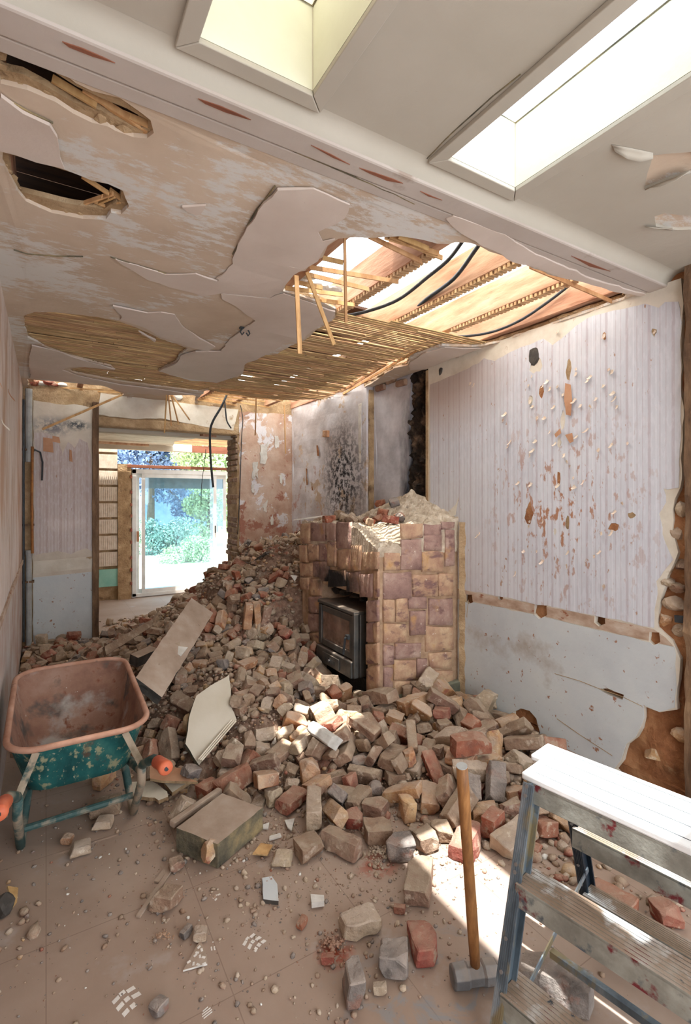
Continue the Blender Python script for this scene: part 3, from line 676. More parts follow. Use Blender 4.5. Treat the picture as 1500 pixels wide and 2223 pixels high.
# rough post / broken edge at the right of the wall
mb = MB(); n = 40; vs = []; fs = []
for i in range(n + 1):
    z = 2.72 * i / n
    q = [.02 * noise.noise(Vector((k * 3, 2, z * 6))) + .012 * noise.noise(Vector((k * 3, 9, z * 19))) for k in range(4)]
    vs += [(XR - .035 + q[0], 1.235 + q[1] * .6, z), (XR + .3, 1.235, z), (XR + .3, 1.02, z), (XR - .04 + q[2], 1.05, z)]
for i in range(n):
    for k in range(4): fs.append((i * 4 + k, i * 4 + (k + 1) % 4, i * 4 + 4 + (k + 1) % 4, i * 4 + 4 + k))
mb.add(vs, fs); struct(mb.build('trim_right_post', 'old_timber'))

# chimney part of the right wall: recess, soot, flue
XC = XR + .05
wc_ = struct(sheet('wall_chimney', [(3.22, 0), (4.10, 0), (4.10, 2.92), (3.22, 2.98)], [ragged([(3.235, 1.0), (3.62, 1.0), (3.56, 1.6), (3.52, 2.0), (3.50, 2.4), (3.48, 2.9), (3.235, 2.9)], .05, .02, 41)], FX, XC, XC + .15, 'soot_plaster', grid=.08, disp=.01))
vs = []; fs = []; nu, nv = 16, 90
for j in range(nv + 1):
    for i in range(nu + 1):
        y = 3.20 + (.46 - .12 * j / nv) * i / nu; z = .95 + 2.0 * j / nv
        d = .05 * noise.noise(Vector((y * 14, z * 12, 3))) + .035 * noise.noise(Vector((y * 40, z * 34, 8)))
        e_ = max(0, 1 - min(i, nu - i) / 2.5); vs.append((XC + .02 + d * 1.2 * (1 - min(1, e_)) + .04 * min(1, e_), y, z))
for j in range(nv):
    for i in range(nu): a = j * (nu + 1) + i; fs.append((a, a + 1, a + nu + 2, a + nu + 1))
obj('flue_rubble', vs, fs, 'flue_rock', wc_, kind='stuff')
# brick showing at the head of the chimney wall
for i, (y, z) in enumerate(((3.95, 2.62), (3.78, 2.66), (3.60, 2.70), (4.0, 2.72), (3.82, 2.76), (3.63, 2.80), (3.9, 2.83), (3.7, 2.87), (3.5, 2.76), (3.52, 2.84), (3.62, 2.6))):
    mb = MB(); mb.box((XC - .012, y, z), (.04, .15, .06), Matrix.Rotation(RNG.uniform(-.05, .05), 3, 'X')); o = mb.build('brick', 'brick_dusty', wc_); bevel(o, .01, 1)
for (y, w) in ((3.215, .03), (4.1, .035)):
    mb = MB(); nn = 30; vs = []; fs = []
    for i in range(nn + 1):
        z = 1.0 + 1.62 * i / nn; q = .008 * noise.noise(Vector((y * 7, 0, z * 9)))
        vs += [(XR - .006 + q, y - w / 2, z), (XR - .006 + q, y + w / 2 + q, z), (XC + .03, y + w / 2, z), (XC + .03, y - w / 2, z)]
    for i in range(nn):
        for k in range(4): fs.append((i * 4 + k, i * 4 + (k + 1) % 4, i * 4 + 4 + (k + 1) % 4, i * 4 + 4 + k))
    mb.add(vs, fs); mb.build('plaster_edge', 'clay_plaster', wc_)
# mouldy far part of the right wall
XF = XR - .03
wm_ = struct(sheet('wall_right_far', [(4.10, 0), (YB, 0), (YB, 2.75), (4.9, 2.70), (4.10, 2.72)], [], FX, XF, XF + .2, 'mould_plaster', grid=.08, disp=.014, dscale=5))
sheet('peeling_paint', ragged([(4.18, 1.9), (4.22, 1.9), (4.23, 2.5), (4.17, 2.5)], .05, .01, 44), [], FX, XF - .012, XF - .008, 'white_plaster', wm_)
c = on_x(711, 942, XF); mb = MB(); mb.box((XF - .015, c.y, c.z), (.05, .1, .075), Matrix.Rotation(.1, 3, 'X')); o = mb.build('brick', 'brick_ochre', wm_); bevel(o, .006)
for (px, py, w, h) in ((692, 978, .03, .12), (668, 1035, .02, .2), (680, 1060, .02, .05)):
    c = on_x(px, py, XF); sheet('gouge', ragged([(c.y - w, c.z - h / 2), (c.y + w * .3, c.z - h / 2), (c.y + w, c.z + h / 2), (c.y, c.z + h / 2)], .02, .012, px), [], FX, XF - .016, XF - .010, 'clay_wall', wm_)
# service pipes in the far left corner
pg = thing('service_pipe', 'grey vertical pipe in the far left corner behind the rubble', 'pipe', (XL + .055, YB - .06, 0))
for a_, b_, r__ in ((.05, 1.0, .026), (.99, 1.03, .032), (1.9, 2.62, .03)):
    mb = MB(); mb.tube([(XL + .055, YB - .06, a_), (XL + .055, YB - .06, b_)], r__, 10); mb.build('pipe', 'grey_pipe', pg)
for z in (.72, 1.28, 2.02):
    mb = MB(); mb.box((XL + .05, YB - .05, z), (.1, .07, .02)); mb.build('clip', 'old_timber', pg)
mb = MB(); mb.tube([(XL + .085, YB - .09, 1.0), (XL + .08, YB - .09, 1.5), (XL + .085, YB - .09, 2.05)], .013, 8); tag(mb.build('copper_pipe', 'copper_pipe'), 'thin copper pipe clipped beside the grey pipe in far left corner', 'pipe')
mb = MB(); mb.tube([(XL + .014, YB - .13, .15), (XL + .014, YB - .13, 1.2), (XL + .014, YB - .13, 2.5)], .010, 7); tag(mb.build('black_conduit', 'cable_black'), 'black conduit tight in the far left corner of the room', 'conduit')
mb = MB(); mb.tube([(XL + .09, YB - .06, 2.03), (XL + .15, YB - .07, 2.0), (XL + .17, YB - .07, 1.9), (XL + .165, YB - .07, 1.72)], .009, 6); tag(mb.build('cable_stub', 'cable_black'), 'short black cable end bending down beside the corner pipes', 'cable')

# ------------------------------------------------------------------ ceiling (lath and plaster) with its holes
Z0 = ZC
C_ = lambda pts: pz(pts, Z0)
c3 = lambda pts: [(x / 2, 560 + y / 2) for x, y in pts]
holeA_out = [(-8, 92), (20, 90), (50, 100), (85, 118), (118, 150), (165, 180), (200, 193), (260, 215), (300, 240), (330, 262), (336, 290), (320, 303), (290, 297), (250, 285), (235, 275), (200, 265), (160, 245), (120, 225), (60, 200), (-8, 178)]
holeA_in = [(-8, 122), (60, 143), (110, 168), (165, 198), (225, 226), (275, 248), (322, 272), (322, 288), (290, 288), (240, 262), (220, 250), (160, 232), (110, 205), (50, 175), (-8, 160)]
holeB_out = [(10, 335), (30, 333), (70, 350), (140, 371), (200, 394), (235, 400), (268, 414), (277, 445), (262, 462), (240, 460), (230, 476), (180, 474), (110, 463), (55, 437), (30, 402), (12, 372)]
holeB_in = [(18, 345), (75, 358), (140, 378), (190, 394), (238, 408), (262, 420), (262, 445), (240, 452), (225, 464), (160, 452), (40, 424), (24, 392)]
holeC = [(615, 632), (622, 612), (645, 595), (665, 590), (672, 575), (700, 560), (712, 535), (735, 520), (770, 515), (830, 512), (870, 510), (920, 520), (950, 527), (975, 530), (990, 525), (1020, 528), (1065, 545), (1110, 565), (1160, 583), (1210, 600), (1260, 612), (1310, 622), (1355, 635), (1355, 650), (1290, 672), (1220, 695), (1150, 722), (1080, 744), (1045, 752), (1005, 752), (960, 750), (925, 762), (890, 775), (884, 792), (856, 800), (800, 836), (755, 862), (700, 885), (630, 905), (560, 900), (500, 892), (435, 882), (425, 870), (445, 850), (478, 832), (520, 816), (530, 806), (528, 792), (548, 775), (600, 768), (640, 748), (662, 740), (690, 715), (714, 700), (730, 690), (728, 672), (700, 660), (660, 646)]
regD = c3([(102, 255), (150, 235), (250, 238), (420, 255), (520, 275), (600, 305), (700, 350), (815, 392), (775, 425), (760, 452), (685, 490), (760, 515), (830, 535), (930, 540), (1000, 518), (1010, 530), (930, 565), (860, 580), (720, 562), (520, 536), (330, 500), (290, 482), (370, 475), (500, 490), (480, 470), (300, 425), (200, 390), (125, 345), (105, 300)])
holeF = c3([(122, 527), (300, 540), (450, 556), (540, 590), (530, 602), (430, 592), (300, 580), (150, 572), (122, 560)])
holeG = c3([(728, 594), (800, 588), (850, 600), (845, 635), (780, 628), (735, 616)])
H_in = [ragged(C_(h), .04, .010, i + 60) for i, h in enumerate([holeA_in, holeB_in, holeC, holeF, holeG])]
H_out = [ragged(C_(holeA_out), .04, .014, 70), ragged(C_(holeB_out), .04, .012, 71), ragged(C_(holeC), .05, .016, 72), ragged(C_(regD), .04, .014, 73), ragged(C_(holeF), .04, .012, 74), ragged(C_(holeG), .04, .01, 75)]
cx0, cx1, cy0, cy1 = XL, XR + .03, 1.43, YB + .02
ceil = struct(sheet('ceiling', [(cx0, cy0), (cx1, cy0), (cx1, cy1), (cx0, cy1)], H_out, FZ, Z0, Z0 + .014, 'ceiling_plaster', grid=.12, disp=.006, dscale=3))
regD_in = [(x + (250 - x) * .01, y) for x, y in regD]
sheet('clay_layer', [(cx0, cy0), (cx1, cy0), (cx1, cy1), (cx0, cy1)], [H_in[0], H_in[1], ragged(C_(holeC), .04, .018, 62), ragged(C_(regD), .04, .02, 63), H_in[3], H_in[4]], FZ, Z0 + .0145, Z0 + .034, 'clay_plaster', ceil)
# smooth paint skin still holding on to the rough plaster
skins = [
    ([(510, 548), (530, 500), (560, 450), (602, 402), (680, 405), (762, 440), (750, 470), (690, 500), (700, 520), (728, 515), (705, 535), (690, 560), (655, 578), (640, 592), (612, 612), (608, 632), (560, 640), (470, 600), (505, 570)], 80),
    (c3([(500, 0), (720, 65), (850, 60), (940, 90), (1080, 10), (1300, 30), (1230, 130), (1170, 165), (1110, 155), (960, 145), (880, 160), (780, 130), (640, 90), (560, 40)]), 81),
    (c3([(490, 200), (560, 215), (640, 232), (700, 228), (760, 240), (800, 300), (930, 380), (900, 398), (820, 380), (700, 335), (620, 290), (520, 262), (525, 240)]), 82),
    (c3([(960, 148), (1105, 162), (1170, 168), (1230, 150), (1455, 225), (1440, 265), (1380, 290), (1320, 340), (1240, 365), (1130, 425), (1060, 455), (1055, 500), (940, 535), (850, 525), (760, 505), (690, 485), (770, 450), (785, 420), (850, 400), (960, 400), (1000, 345), (1110, 265), (1040, 215), (960, 170)]), 83),
    ([(0, 200), (50, 235), (110, 262), (125, 290), (140, 360), (80, 345), (30, 325), (0, 320)], 84),
    (c3([(600, 310), (680, 350), (672, 358), (640, 335)]), 85),
    (c3([(140, 372), (260, 405), (360, 440), (500, 478), (420, 470), (300, 470), (270, 482), (340, 508), (520, 545), (720, 570), (850, 590), (720, 590), (540, 580), (450, 548), (300, 532), (130, 515), (128, 420)]), 86),
    (c3([(560, 600), (720, 640), (850, 650), (840, 690), (760, 680), (600, 660), (430, 640), (430, 610)]), 87),
    ([(968, 470), (985, 462), (1060, 490), (1120, 520), (1180, 555), (1260, 590), (1340, 618), (1420, 640), (1350, 632), (1220, 596), (1100, 556), (1000, 500)], 88),
    ([(396, 443), (420, 440), (450, 441), (438, 462), (425, 463), (405, 452)], 89),
    ([(925, 762), (965, 752), (1005, 754), (1045, 754), (980, 775), (925, 800), (890, 802), (888, 785)], 90)]
for pts, sd in skins:
    sheet('paint_skin', ragged(C_(pts), .045, .012, sd), [], FZ, Z0 - .012, Z0 - .004, 'ceiling_paint', ceil, grid=.15, disp=.008, dscale=5)
# cracks: thin dark open seams are the clay edge of fallen skin
for pts in ([(240, 556), (300, 575), (360, 592)], [(602, 402), (560, 450), (538, 490), (520, 525), (505, 550)], [(30, 540), (60, 550), (180, 555)], [(0, 205), (60, 240), (115, 264)], [(608, 632), (560, 640), (480, 612)], [(0, 318), (30, 312), (60, 308), (110, 315)], [(240, 145), (330, 180)], [(400, 215), (520, 262)], [(636, 325), (700, 350), (780, 385), (900, 440)]):
    pp = [Vector((*q, Z0 - .004)) for q in ragged(C_(pts), .05, .008, pts[0][0], closed=False)]
    mb = MB(); mb.tube(pp, .0032, 4); mb.build('crack', 'slab_edge', ceil)
# lath field: every lath is a piece
regE = [(528, 792), (548, 775), (600, 768), (640, 748), (662, 740), (690, 715), (714, 700), (728, 690), (800, 700), (860, 708), (930, 722), (1000, 738), (1050, 748), (1005, 754), (960, 752), (925, 764), (890, 774), (845, 789), (800, 807), (745, 840), (700, 868), (630, 872), (560, 868), (500, 858), (450, 850), (478, 832), (520, 816), (530, 806)]
PD, PE = C_(regD), C_(regE)
joistX = [-.13, .30, .71, 1.12, 1.54, 1.955, 2.37, 2.735]
cands = []
y = 2.40
while y < 5.9:
    for poly in (PD, PE):
        xs = [x for x in np.arange(XL, XR, .02) if inpoly(x, y, poly)]
        if not xs: continue
        runs = [[xs[0], xs[0]]]
        for x in xs[1:]:
            if x - runs[-1][1] > .021: runs.append([x, x])
            else: runs[-1][1] = x
        for a, b in runs:
            a -= RNG.uniform(.03, .12); b += RNG.uniform(.02, .1)
            a = max(a, XL + .01); b = min(b, XR - .02)
            x = a
            while x < b - .03:
                nx = min(b, x + RNG.choice((.42, .62, .82, .83)) + RNG.uniform(-.05, .05))
                if b - nx < .12: nx = b
                if RNG.random() > .05 or b - a < .4: cands.append((y, x, nx))
                x = nx + .004
    y += .0300
cands.sort(key=lambda c: c[0])
stuff = MB()
def lath_geo(mb, y, x0, x1):
    w = RNG.uniform(.018, .0255); dz = RNG.uniform(-.002, .003); a = RNG.uniform(-.008, .008); n = 3
    pts = [(x0 + (x1 - x0) * i / n, y + a * (i - n / 2) * .2 + RNG.uniform(-.0012, .0012), Z0 + .018 + dz) for i in range(n + 1)]
    vs = []; fs = []
    for p in pts: vs += [(p[0], p[1] - w / 2, p[2]), (p[0], p[1] + w / 2, p[2]), (p[0], p[1] + w / 2, p[2] + .006), (p[0], p[1] - w / 2, p[2] + .006)]
    for i in range(n):
        for k in range(4): fs.append((i * 4 + k, i * 4 + (k + 1) % 4, i * 4 + 4 + (k + 1) % 4, i * 4 + 4 + k))
    fs += [(3, 2, 1, 0), (n * 4, n * 4 + 1, n * 4 + 2, n * 4 + 3)]
    mb.add(vs, fs)
# the clay layer sits above the laths' undersides only outside the bared field
for i, (y, x0, x1) in enumerate(cands):
    if i < 270:
        mb = MB(); lath_geo(mb, y, x0, x1); mb.build('lath', 'laths_wood', ceil)
    else: lath_geo(stuff, y, x0, x1)
if stuff.v: stuff.build('lath_field', 'laths_wood', ceil, kind='stuff')
# loose, dangling and broken laths (px start, z, px end, depth)
def P3(px, py, Y): return on_y(px, py, Y)
def dangle(name, a, b, w=.02, lab=None, mat='splinter_wood', par=ceil):
    mb = MB(); mb.bar(a, b, w, .007, up=(0, 1, 0)); o = mb.build(name, mat, par)
    if lab: o['label'] = lab
zt = Z0 + .02
a = on_z(643, 598, zt); dangle('lath', a, P3(651, 768, a.y + .03), .024)
a = on_z(666, 590, zt); dangle('lath', a, P3(725, 748, a.y + .12), .022)
a = on_z(748, 516, zt); dangle('lath', a, P3(751, 700, a.y + .02), .012)
for (x1, y1, x2, y2) in ((672, 580, 865, 612), (665, 595, 800, 628), (845, 512, 960, 560), (800, 512, 915, 568), (865, 512, 930, 540), (835, 514, 950, 550), (1150, 578, 1350, 664), (700, 560, 745, 570), (612, 640, 770, 662), (620, 625, 745, 640), (640, 612, 700, 625), (905, 760, 745, 855), (840, 790, 740, 850)):
    a = on_z(x1, y1, zt); b = on_z(x2, y2, zt - .01); dangle('lath', a, b, .022)
for (x1, y1, x2, y2, dz) in ((140, 870, 30, 0, 0),):
    pass
a = on_z(270, 855, zt); dangle('lath', a, P3(92, 932, a.y - .1), .022)
for q in ((362, 850, 357, 940), (365, 852, 372, 925), (370, 852, 388, 922), (372, 855, 412, 912), (617, 880, 620, 985), (556, 865, 554, 945)):
    a = on_z(q[0], q[1], zt); dangle('lath', a, P3(q[2], q[3], a.y), .014)
for i in range(12):
    a = on_z(430 + i * 5, 868 - i * 2.5, zt + .004 * (i % 3)); b = on_z(560 + i * 9 - (i % 3) * 20, 888 - i * 4 + (i % 4) * 3, zt); dangle('lath', a, b, .014)
for (x1, y1, x2, y2) in ((60, 845, 265, 852), (62, 850, 200, 862), (70, 838, 250, 848), (66, 856, 180, 846)):
    a = on_z(x1, y1, zt + .01); b = on_z(x2, y2, zt); dangle('lath', a, b, .014)
for (x1, y1, x2, y2, w) in ((113, 170, 210, 228, .022), (180, 192, 320, 282, .02), (210, 215, 318, 288, .014), (225, 232, 295, 290, .012), (250, 240, 322, 270, .02)):
    a = on_z(x1, y1, zt + .02); b = on_z(x2, y2, zt); dangle('lath', a, b, w)
for (x1, y1, x2, y2, w) in ((155, 450, 245, 420, .016), (178, 382, 236, 420, .016), (205, 438, 240, 452, .012), (215, 440, 250, 425, .016), (238, 412, 262, 430, .018), (238, 440, 262, 436, .018)):
    a = on_z(x1, y1, zt + .01); b = on_z(x2, y2, zt); dangle('lath', a, b, w)
# joists
for i, x in enumerate(joistX):
    mb = MB(); y1 = YB + .05 if i != 6 else YB + .05
    mb.box((x, (1.36 + y1) / 2, Z0 + .045 + .09), (.055, y1 - 1.36, .18)); o = mb.build('joist', 'joist_wood', ceil); bevel(o, .004, 1)
# rows of broken plaster nibs left under the bare joists
for x, ya, yb in ((1.54, 1.75, 2.7), (1.955, 1.6, 2.6), (2.37, 1.6, 2.5)):
    mb = MB(); yy = ya
    while yy < yb:
        mb.box((x + RNG.uniform(-.003, .003), yy, Z0 + .036), (.05, .016, .02)); yy += .028
    mb.build('lath_stubs', 'laths_wood', ceil, kind='stuff')
# roof boards above the joists (missing over the holes)
rf = struct(MB().box((-.05, 0.0, Z0 + .30), (.3, .01, .01)).build('roof', 'roof_board'))
def roofboards(x0, x1, ya, yb):
    y = ya
    while y < yb:
        mb = MB(); mb.box(((x0 + x1) / 2 + RNG.uniform(-.02, .02), y + .07, Z0 + .245 + RNG.uniform(0, .006)), (x1 - x0, .138, .018)); mb.build('roof_board', 'roof_board', rf); y += .142
roofboards(-.3, 1.0, 1.30, 5.55)
roofboards(1.0, 1.52, 1.30, 1.95); roofboards(1.0, 2.30, 2.95, 5.0)
for a, b, c, d in ((1.52, 2.98, 1.36, 2.32), (2.30, 2.98, 2.32, 5.0), (1.52, 2.30, 2.32, 2.60), (1.0, 2.98, 5.0, 6.24), (-.3, 1.0, 5.56, 6.24)):  # added sheets keep direct sun out and pass soft white light
    mb = MB(); mb.box(((a + b) / 2, (c + d) / 2, Z0 + .246), (b - a, d - c, .002)); mb.build('added_sun_screen', 'added_sun_screen', rf)
# insulation / debris on top of the laths seen at the edge of the hole
for i, (px, py) in enumerate(((655, 610), (680, 618), (700, 628), (725, 632), (668, 600))):
    c = on_z(px, py, Z0 + .06); rockobj('plaster_lump', c, (.05, .05, .025), 200 + i, 'white_plaster', ceil)
for i, (px, py) in enumerate(((75, 830), (95, 833), (115, 834), (135, 838), (105, 828), (385, 862), (400, 868))):
    c = on_z(px, py, Z0 + .05); rockobj('plaster_lump', c, (.06, .06, .04), 220 + i, 'white_plaster' if i % 2 else 'brick_red', ceil)
hk = on_z(532, 718, Z0 - .02)
th = thing('ceiling_hook', 'small black metal clip screwed under the damaged ceiling', 'hook', hk)
mb = MB(); mb.box(hk + Vector((0, 0, .014)), (.07, .03, .008)); mb.build('plate', 'cable_black', th)
mb = MB()
for s in (-1, 1): mb.tube([hk + Vector((s * .02, 0, .01)), hk + Vector((s * .032, 0, -.012)), hk + Vector((s * .02, 0, -.03)), hk + Vector((s * .008, 0, -.012))], .005, 6)
mb.build('ring', 'cable_black', th)

# beam across the room and the smooth ceiling with its two skylights
mb = MB(); mb.box(((XL + XR) / 2, (YBEAM0 + YBEAM1) / 2, ZC + .035), (XR - XL + .06, YBEAM1 - YBEAM0, .09)); bmo = struct(mb.build('trim_beam', 'beam_paint')); bevel(bmo, .008)
mb = MB(); mb.box(((XL + XR) / 2, YBEAM1 + .03, ZC - .001), (XR - XL + .04, .05, .01)); o = mb.build('fillet', 'beam_paint', bmo); bevel(o, .003)
mb = MB(); n = 6
vs = []; fs = []
for i in range(n + 1):
    a = math.pi / 2 * i / n; yv = YBEAM0 - .05 + .05 * math.sin(a); zv = ZN - .05 + .05 * math.cos(a)
    vs += [(XL, yv, zv), (XR + .03, yv, zv)]
for i in range(n): fs.append((2 * i, 2 * i + 1, 2 * i + 3, 2 * i + 2))
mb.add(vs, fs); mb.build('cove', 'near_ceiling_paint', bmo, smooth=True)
for pts in ([(135, 80), (180, 95), (230, 117), (250, 127), (200, 112), (150, 92)], [(430, 205), (480, 222), (530, 244), (545, 252), (490, 235), (445, 216)], [(780, 357), (815, 368), (855, 382), (875, 391), (840, 385), (800, 368)], [(675, 307), (720, 328), (760, 350), (722, 334)], [(1240, 550), (1290, 570), (1325, 584), (1280, 573)], [(912, 408), (940, 420), (960, 428), (930, 419)]):
    q = C_(pts); q = [(x, min(max(y, YBEAM0 + .008), YBEAM1 - .008)) for x, y in q] if False else q
    sheet('scraped_patch', q, [], FZ, ZC - .0125, ZC - .0095, 'red_timber', bmo)
S1 = (.326, .645, .35, 1.245); S2 = (1.157, 1.487, .25, 1.245)
rect = lambda s: [(s[0], s[2]), (s[1], s[2]), (s[1], s[3]), (s[0], s[3])]
skn = [ragged(pz(p, ZN), .05, .01, i + 5) for i, p in enumerate(([(1418, 335), (1500, 330), (1560, 350), (1560, 392), (1500, 375), (1450, 392), (1400, 411), (1405, 375)], [(1420, 470), (1445, 462), (1470, 467), (1540, 470), (1540, 498), (1470, 500), (1425, 492)]))]
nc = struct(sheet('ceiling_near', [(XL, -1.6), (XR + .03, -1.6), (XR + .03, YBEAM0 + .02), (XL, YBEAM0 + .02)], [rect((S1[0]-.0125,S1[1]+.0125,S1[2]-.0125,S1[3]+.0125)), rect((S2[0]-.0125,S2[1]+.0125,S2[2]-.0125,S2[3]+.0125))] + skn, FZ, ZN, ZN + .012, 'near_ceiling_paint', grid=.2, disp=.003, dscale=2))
sheet('plaster_layer', [(XL, -1.6), (XR + .03, -1.6), (XR + .03, YBEAM0 + .02), (XL, YBEAM0 + .02)], [rect((S1[0]-.013,S1[1]+.013,S1[2]-.013,S1[3]+.013)), rect((S2[0]-.013,S2[1]+.013,S2[2]-.013,S2[3]+.013))], FZ, ZN + .0125, ZN + .05, 'ceiling_plaster', nc)
# curling paint beside the bare patches
def curl(pts, drop, mat='near_ceiling_paint'):
    pp = [on_z(x, y, ZN) for x, y in pts]; n = len(pp) // 2
    top = pp[:n]; bot = pp[n:][::-1]; vs = []; fs = []
    for i in range(n):
        for k in range(4):
            f = k / 3; v = top[i].lerp(bot[i], f); v.z = ZN - .003 - drop * f * f * math.sin(math.pi * (i + .5) / n); vs.append(v)
    for i in range(n - 1):
        for k in range(3): fs.append((i * 4 + k, i * 4 + k + 1, i * 4 + 5 + k, i * 4 + 4 + k))
    o = obj('paint_curl', vs, fs, mat, nc, smooth=True); s_ = o.modifiers.new('t', 'SOLIDIFY'); s_.thickness = .0015
curl([(1400, 411), (1430, 398), (1465, 386), (1500, 374), (1498, 360), (1466, 370), (1432, 384), (1408, 398)], .035)
curl([(1328, 312), (1360, 318), (1390, 324), (1418, 330), (1418, 338), (1390, 338), (1362, 332), (1335, 322)], .02)
curl([(1400, 491), (1420, 494), (1440, 497), (1460, 498), (1460, 488), (1440, 486), (1420, 484), (1402, 486)], .02)
mb = MB(); pp = [Vector((*q, ZN - .0005)) for q in ragged(pz([(925, 343), (960, 310), (1010, 262), (1070, 208), (1130, 160)], ZN), .04, .004, 3, closed=False)]; mb.tube(pp, .0025, 4); mb.build('crack', 'slab_edge', nc)
def skylight(idx, s, low=0):
    x0, x1, y0, y1 = s; zt = ZN + .24
    w_ = MB(); t = .012
    sh = MB()
    sh.box(((x0 + x1) / 2, y1 + t / 2, (ZN + zt) / 2), (x1 - x0 + 2 * t, t, zt - ZN)); root = struct(sh.build('window_%d' % idx, 'shaft_paint'))
    for nm, c, sz in (('shaft_panel', ((x0 + x1) / 2, y0 - t / 2, (ZN + zt) / 2), (x1 - x0 + 2 * t, t, zt - ZN)), ('shaft_panel', (x0 - t / 2, (y0 + y1) / 2, (ZN + zt) / 2), (t, y1 - y0, zt - ZN)), ('shaft_panel', (x1 + t / 2, (y0 + y1) / 2, (ZN + zt) / 2), (t, y1 - y0, zt - ZN))):
        m = MB(); m.box(c, sz); m.build(nm, 'shaft_paint', root)
    cw = .048; ct = .016; g = .0
    rects = [[(x0, y1), (x1, y1), (x1 + cw, y1 + cw), (x0 - cw, y1 + cw)], [(x1, y1), (x1, y0), (x1 + cw, y0 - cw), (x1 + cw, y1 + cw)], [(x1, y0), (x0, y0), (x0 - cw, y0 - cw), (x1 + cw, y0 - cw)], [(x0, y0), (x0, y1), (x0 - cw, y1 + cw), (x0 - cw, y0 - cw)]]
    for r in rects:
        m = MB(); cxr = sum(p[0] for p in r) / 4; cyr = sum(p[1] for p in r) / 4
        r2 = [(p[0] + (cxr - p[0]) * .004, p[1] + (cyr - p[1]) * .004) for p in r]
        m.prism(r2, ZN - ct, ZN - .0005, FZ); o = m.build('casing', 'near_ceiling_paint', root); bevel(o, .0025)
    m = MB(); m.box(((x0 + x1) / 2, (y0 + y1) / 2, zt + .03), (x1 - x0 + .06, y1 - y0 + .06, .006)); m.build('pane', 'skylight_glass' if idx == 2 else 'frosted_glass', root)
    for (a, b, c, d) in ((x0 - .03, x0, y0, y1), (x1, x1 + .03, y0, y1), (x0 - .03, x1 + .03, y1, y1 + .03), (x0 - .03, x1 + .03, y0 - .03, y0)):
        m = MB(); m.box(((a + b) / 2, (c + d) / 2, zt + .013), (b - a, d - c, .026)); m.build('sash', 'white_paint', root)
    for zc in (zt - .004,):
        m = MB(); m.tube([(x0, y1 - .002, zc), ((x0 + x1) / 2, y1 - .003, zc), (x1 - .002, y1 - .002, zc), (x1 - .002, (y0 + y1) / 2, zc), (x1 - .002, y0, zc)], .0025, 4); m.build('joint_stain', 'slab_edge', root)
    m = MB(); m.tube([(x1 - .0015, y1 - .0015, ZN), (x1 - .0015, y1 - .0015, zt)], .0012, 4); m.build('corner_seam', 'pale_board', root)
skylight(1, S1); skylight(2, S2)
# roof over the near part so that only the skylights are open
mb = MB()
for (a, b, c, d) in ((XL - .2, S1[0] - .03, -1.8, 1.33), (S1[1] + .03, S2[0] - .03, -1.8, 1.33), (S2[1] + .03, XR + .2, -1.8, 1.33), (S1[0] - .03, S1[1] + .03, S1[3] + .03, 1.33), (S2[0] - .03, S2[1] + .03, S2[3] + .03, 1.33), (S1[0] - .03, S1[1] + .03, -1.8, S1[2] - .03), (S2[0] - .03, S2[1] + .03, -1.8, S2[2] - .03)):
    mb.box(((a + b) / 2, (c + d) / 2, ZN + .235), (b - a, d - c, .03))
mb.build('roof_deck', 'roof_board', rf)

# door_1: the sliding door at the far end
X0, X1, ZB, ZT = 1.13, 2.72, .02, 1.985
Y = YD - .03
d1 = struct(MB().box(((X0 + X1) / 2, Y, ZB + .02), (X1 - X0, .1, .05)).build('door_1', 'aluminium_frame'))
for nm, c, sz in (('frame_rail', ((X0 + X1) / 2, Y, ZT - .03), (X1 - X0, .1, .07)), ('frame_post', (X0 + .03, Y, (ZB + ZT) / 2), (.06, .1, ZT - ZB)), ('frame_post', (X1 - .03, Y, (ZB + ZT) / 2), (.06, .1, ZT - ZB))):
    m = MB(); m.box(c, sz); bevel(m.build(nm, 'aluminium_frame', d1), .004)
def sash(x0, x1, y, name, glass=None):
    m = MB(); z0, z1 = ZB + .045, ZT - .065; w = .05
    m.box((x0 + w / 2, y, (z0 + z1) / 2), (w, .035, z1 - z0)); m.box((x1 - w / 2, y, (z0 + z1) / 2), (w, .035, z1 - z0))
    m.box(((x0 + x1) / 2, y, z0 + .03), (x1 - x0 - 2 * w, .035, .06)); m.box(((x0 + x1) / 2, y, z1 - .03), (x1 - x0 - 2 * w, .035, .06))
    s_ = m.build(name, 'aluminium_frame', d1)
    if glass: x0, x1 = glass[0] - w, glass[1] + w
    g = MB(); g.box(((x0 + x1) / 2, y, (z0 + z1) / 2), (x1 - x0 - 2 * w + .01, .006, z1 - z0 - .11)); g.build('pane', 'door_glass', s_)
    return s_
s1 = sash(1.27, 2.44, Y - .025, 'sliding_sash'); s2 = sash(1.19, 2.62, Y + .025, 'fixed_sash', (2.44, 2.57))
m = MB(); m.box((1.21, Y - .07, .95), (.03, .03, .16)); m.build('handle', 'kraft_paper', d1)
m = MB(); m.box((2.42, Y - .05, 1.02), (.02, .012, .12)); m.build('lock_plate', 'cable_black', s1)
m = MB(); m.box(((1.27 + 2.62) / 2, Y + .06, ZT - .2), (1.3, .01, .18)); m.build('blind_band', 'grey_pipe', s2)
m = MB(); m.box(((X0 + X1) / 2 - .02, YD - .04, 2.03), (X1 - X0 + .1, .12, .045)); o = m.build('lintel_board', 'red_timber', d1); bevel(o, .004)

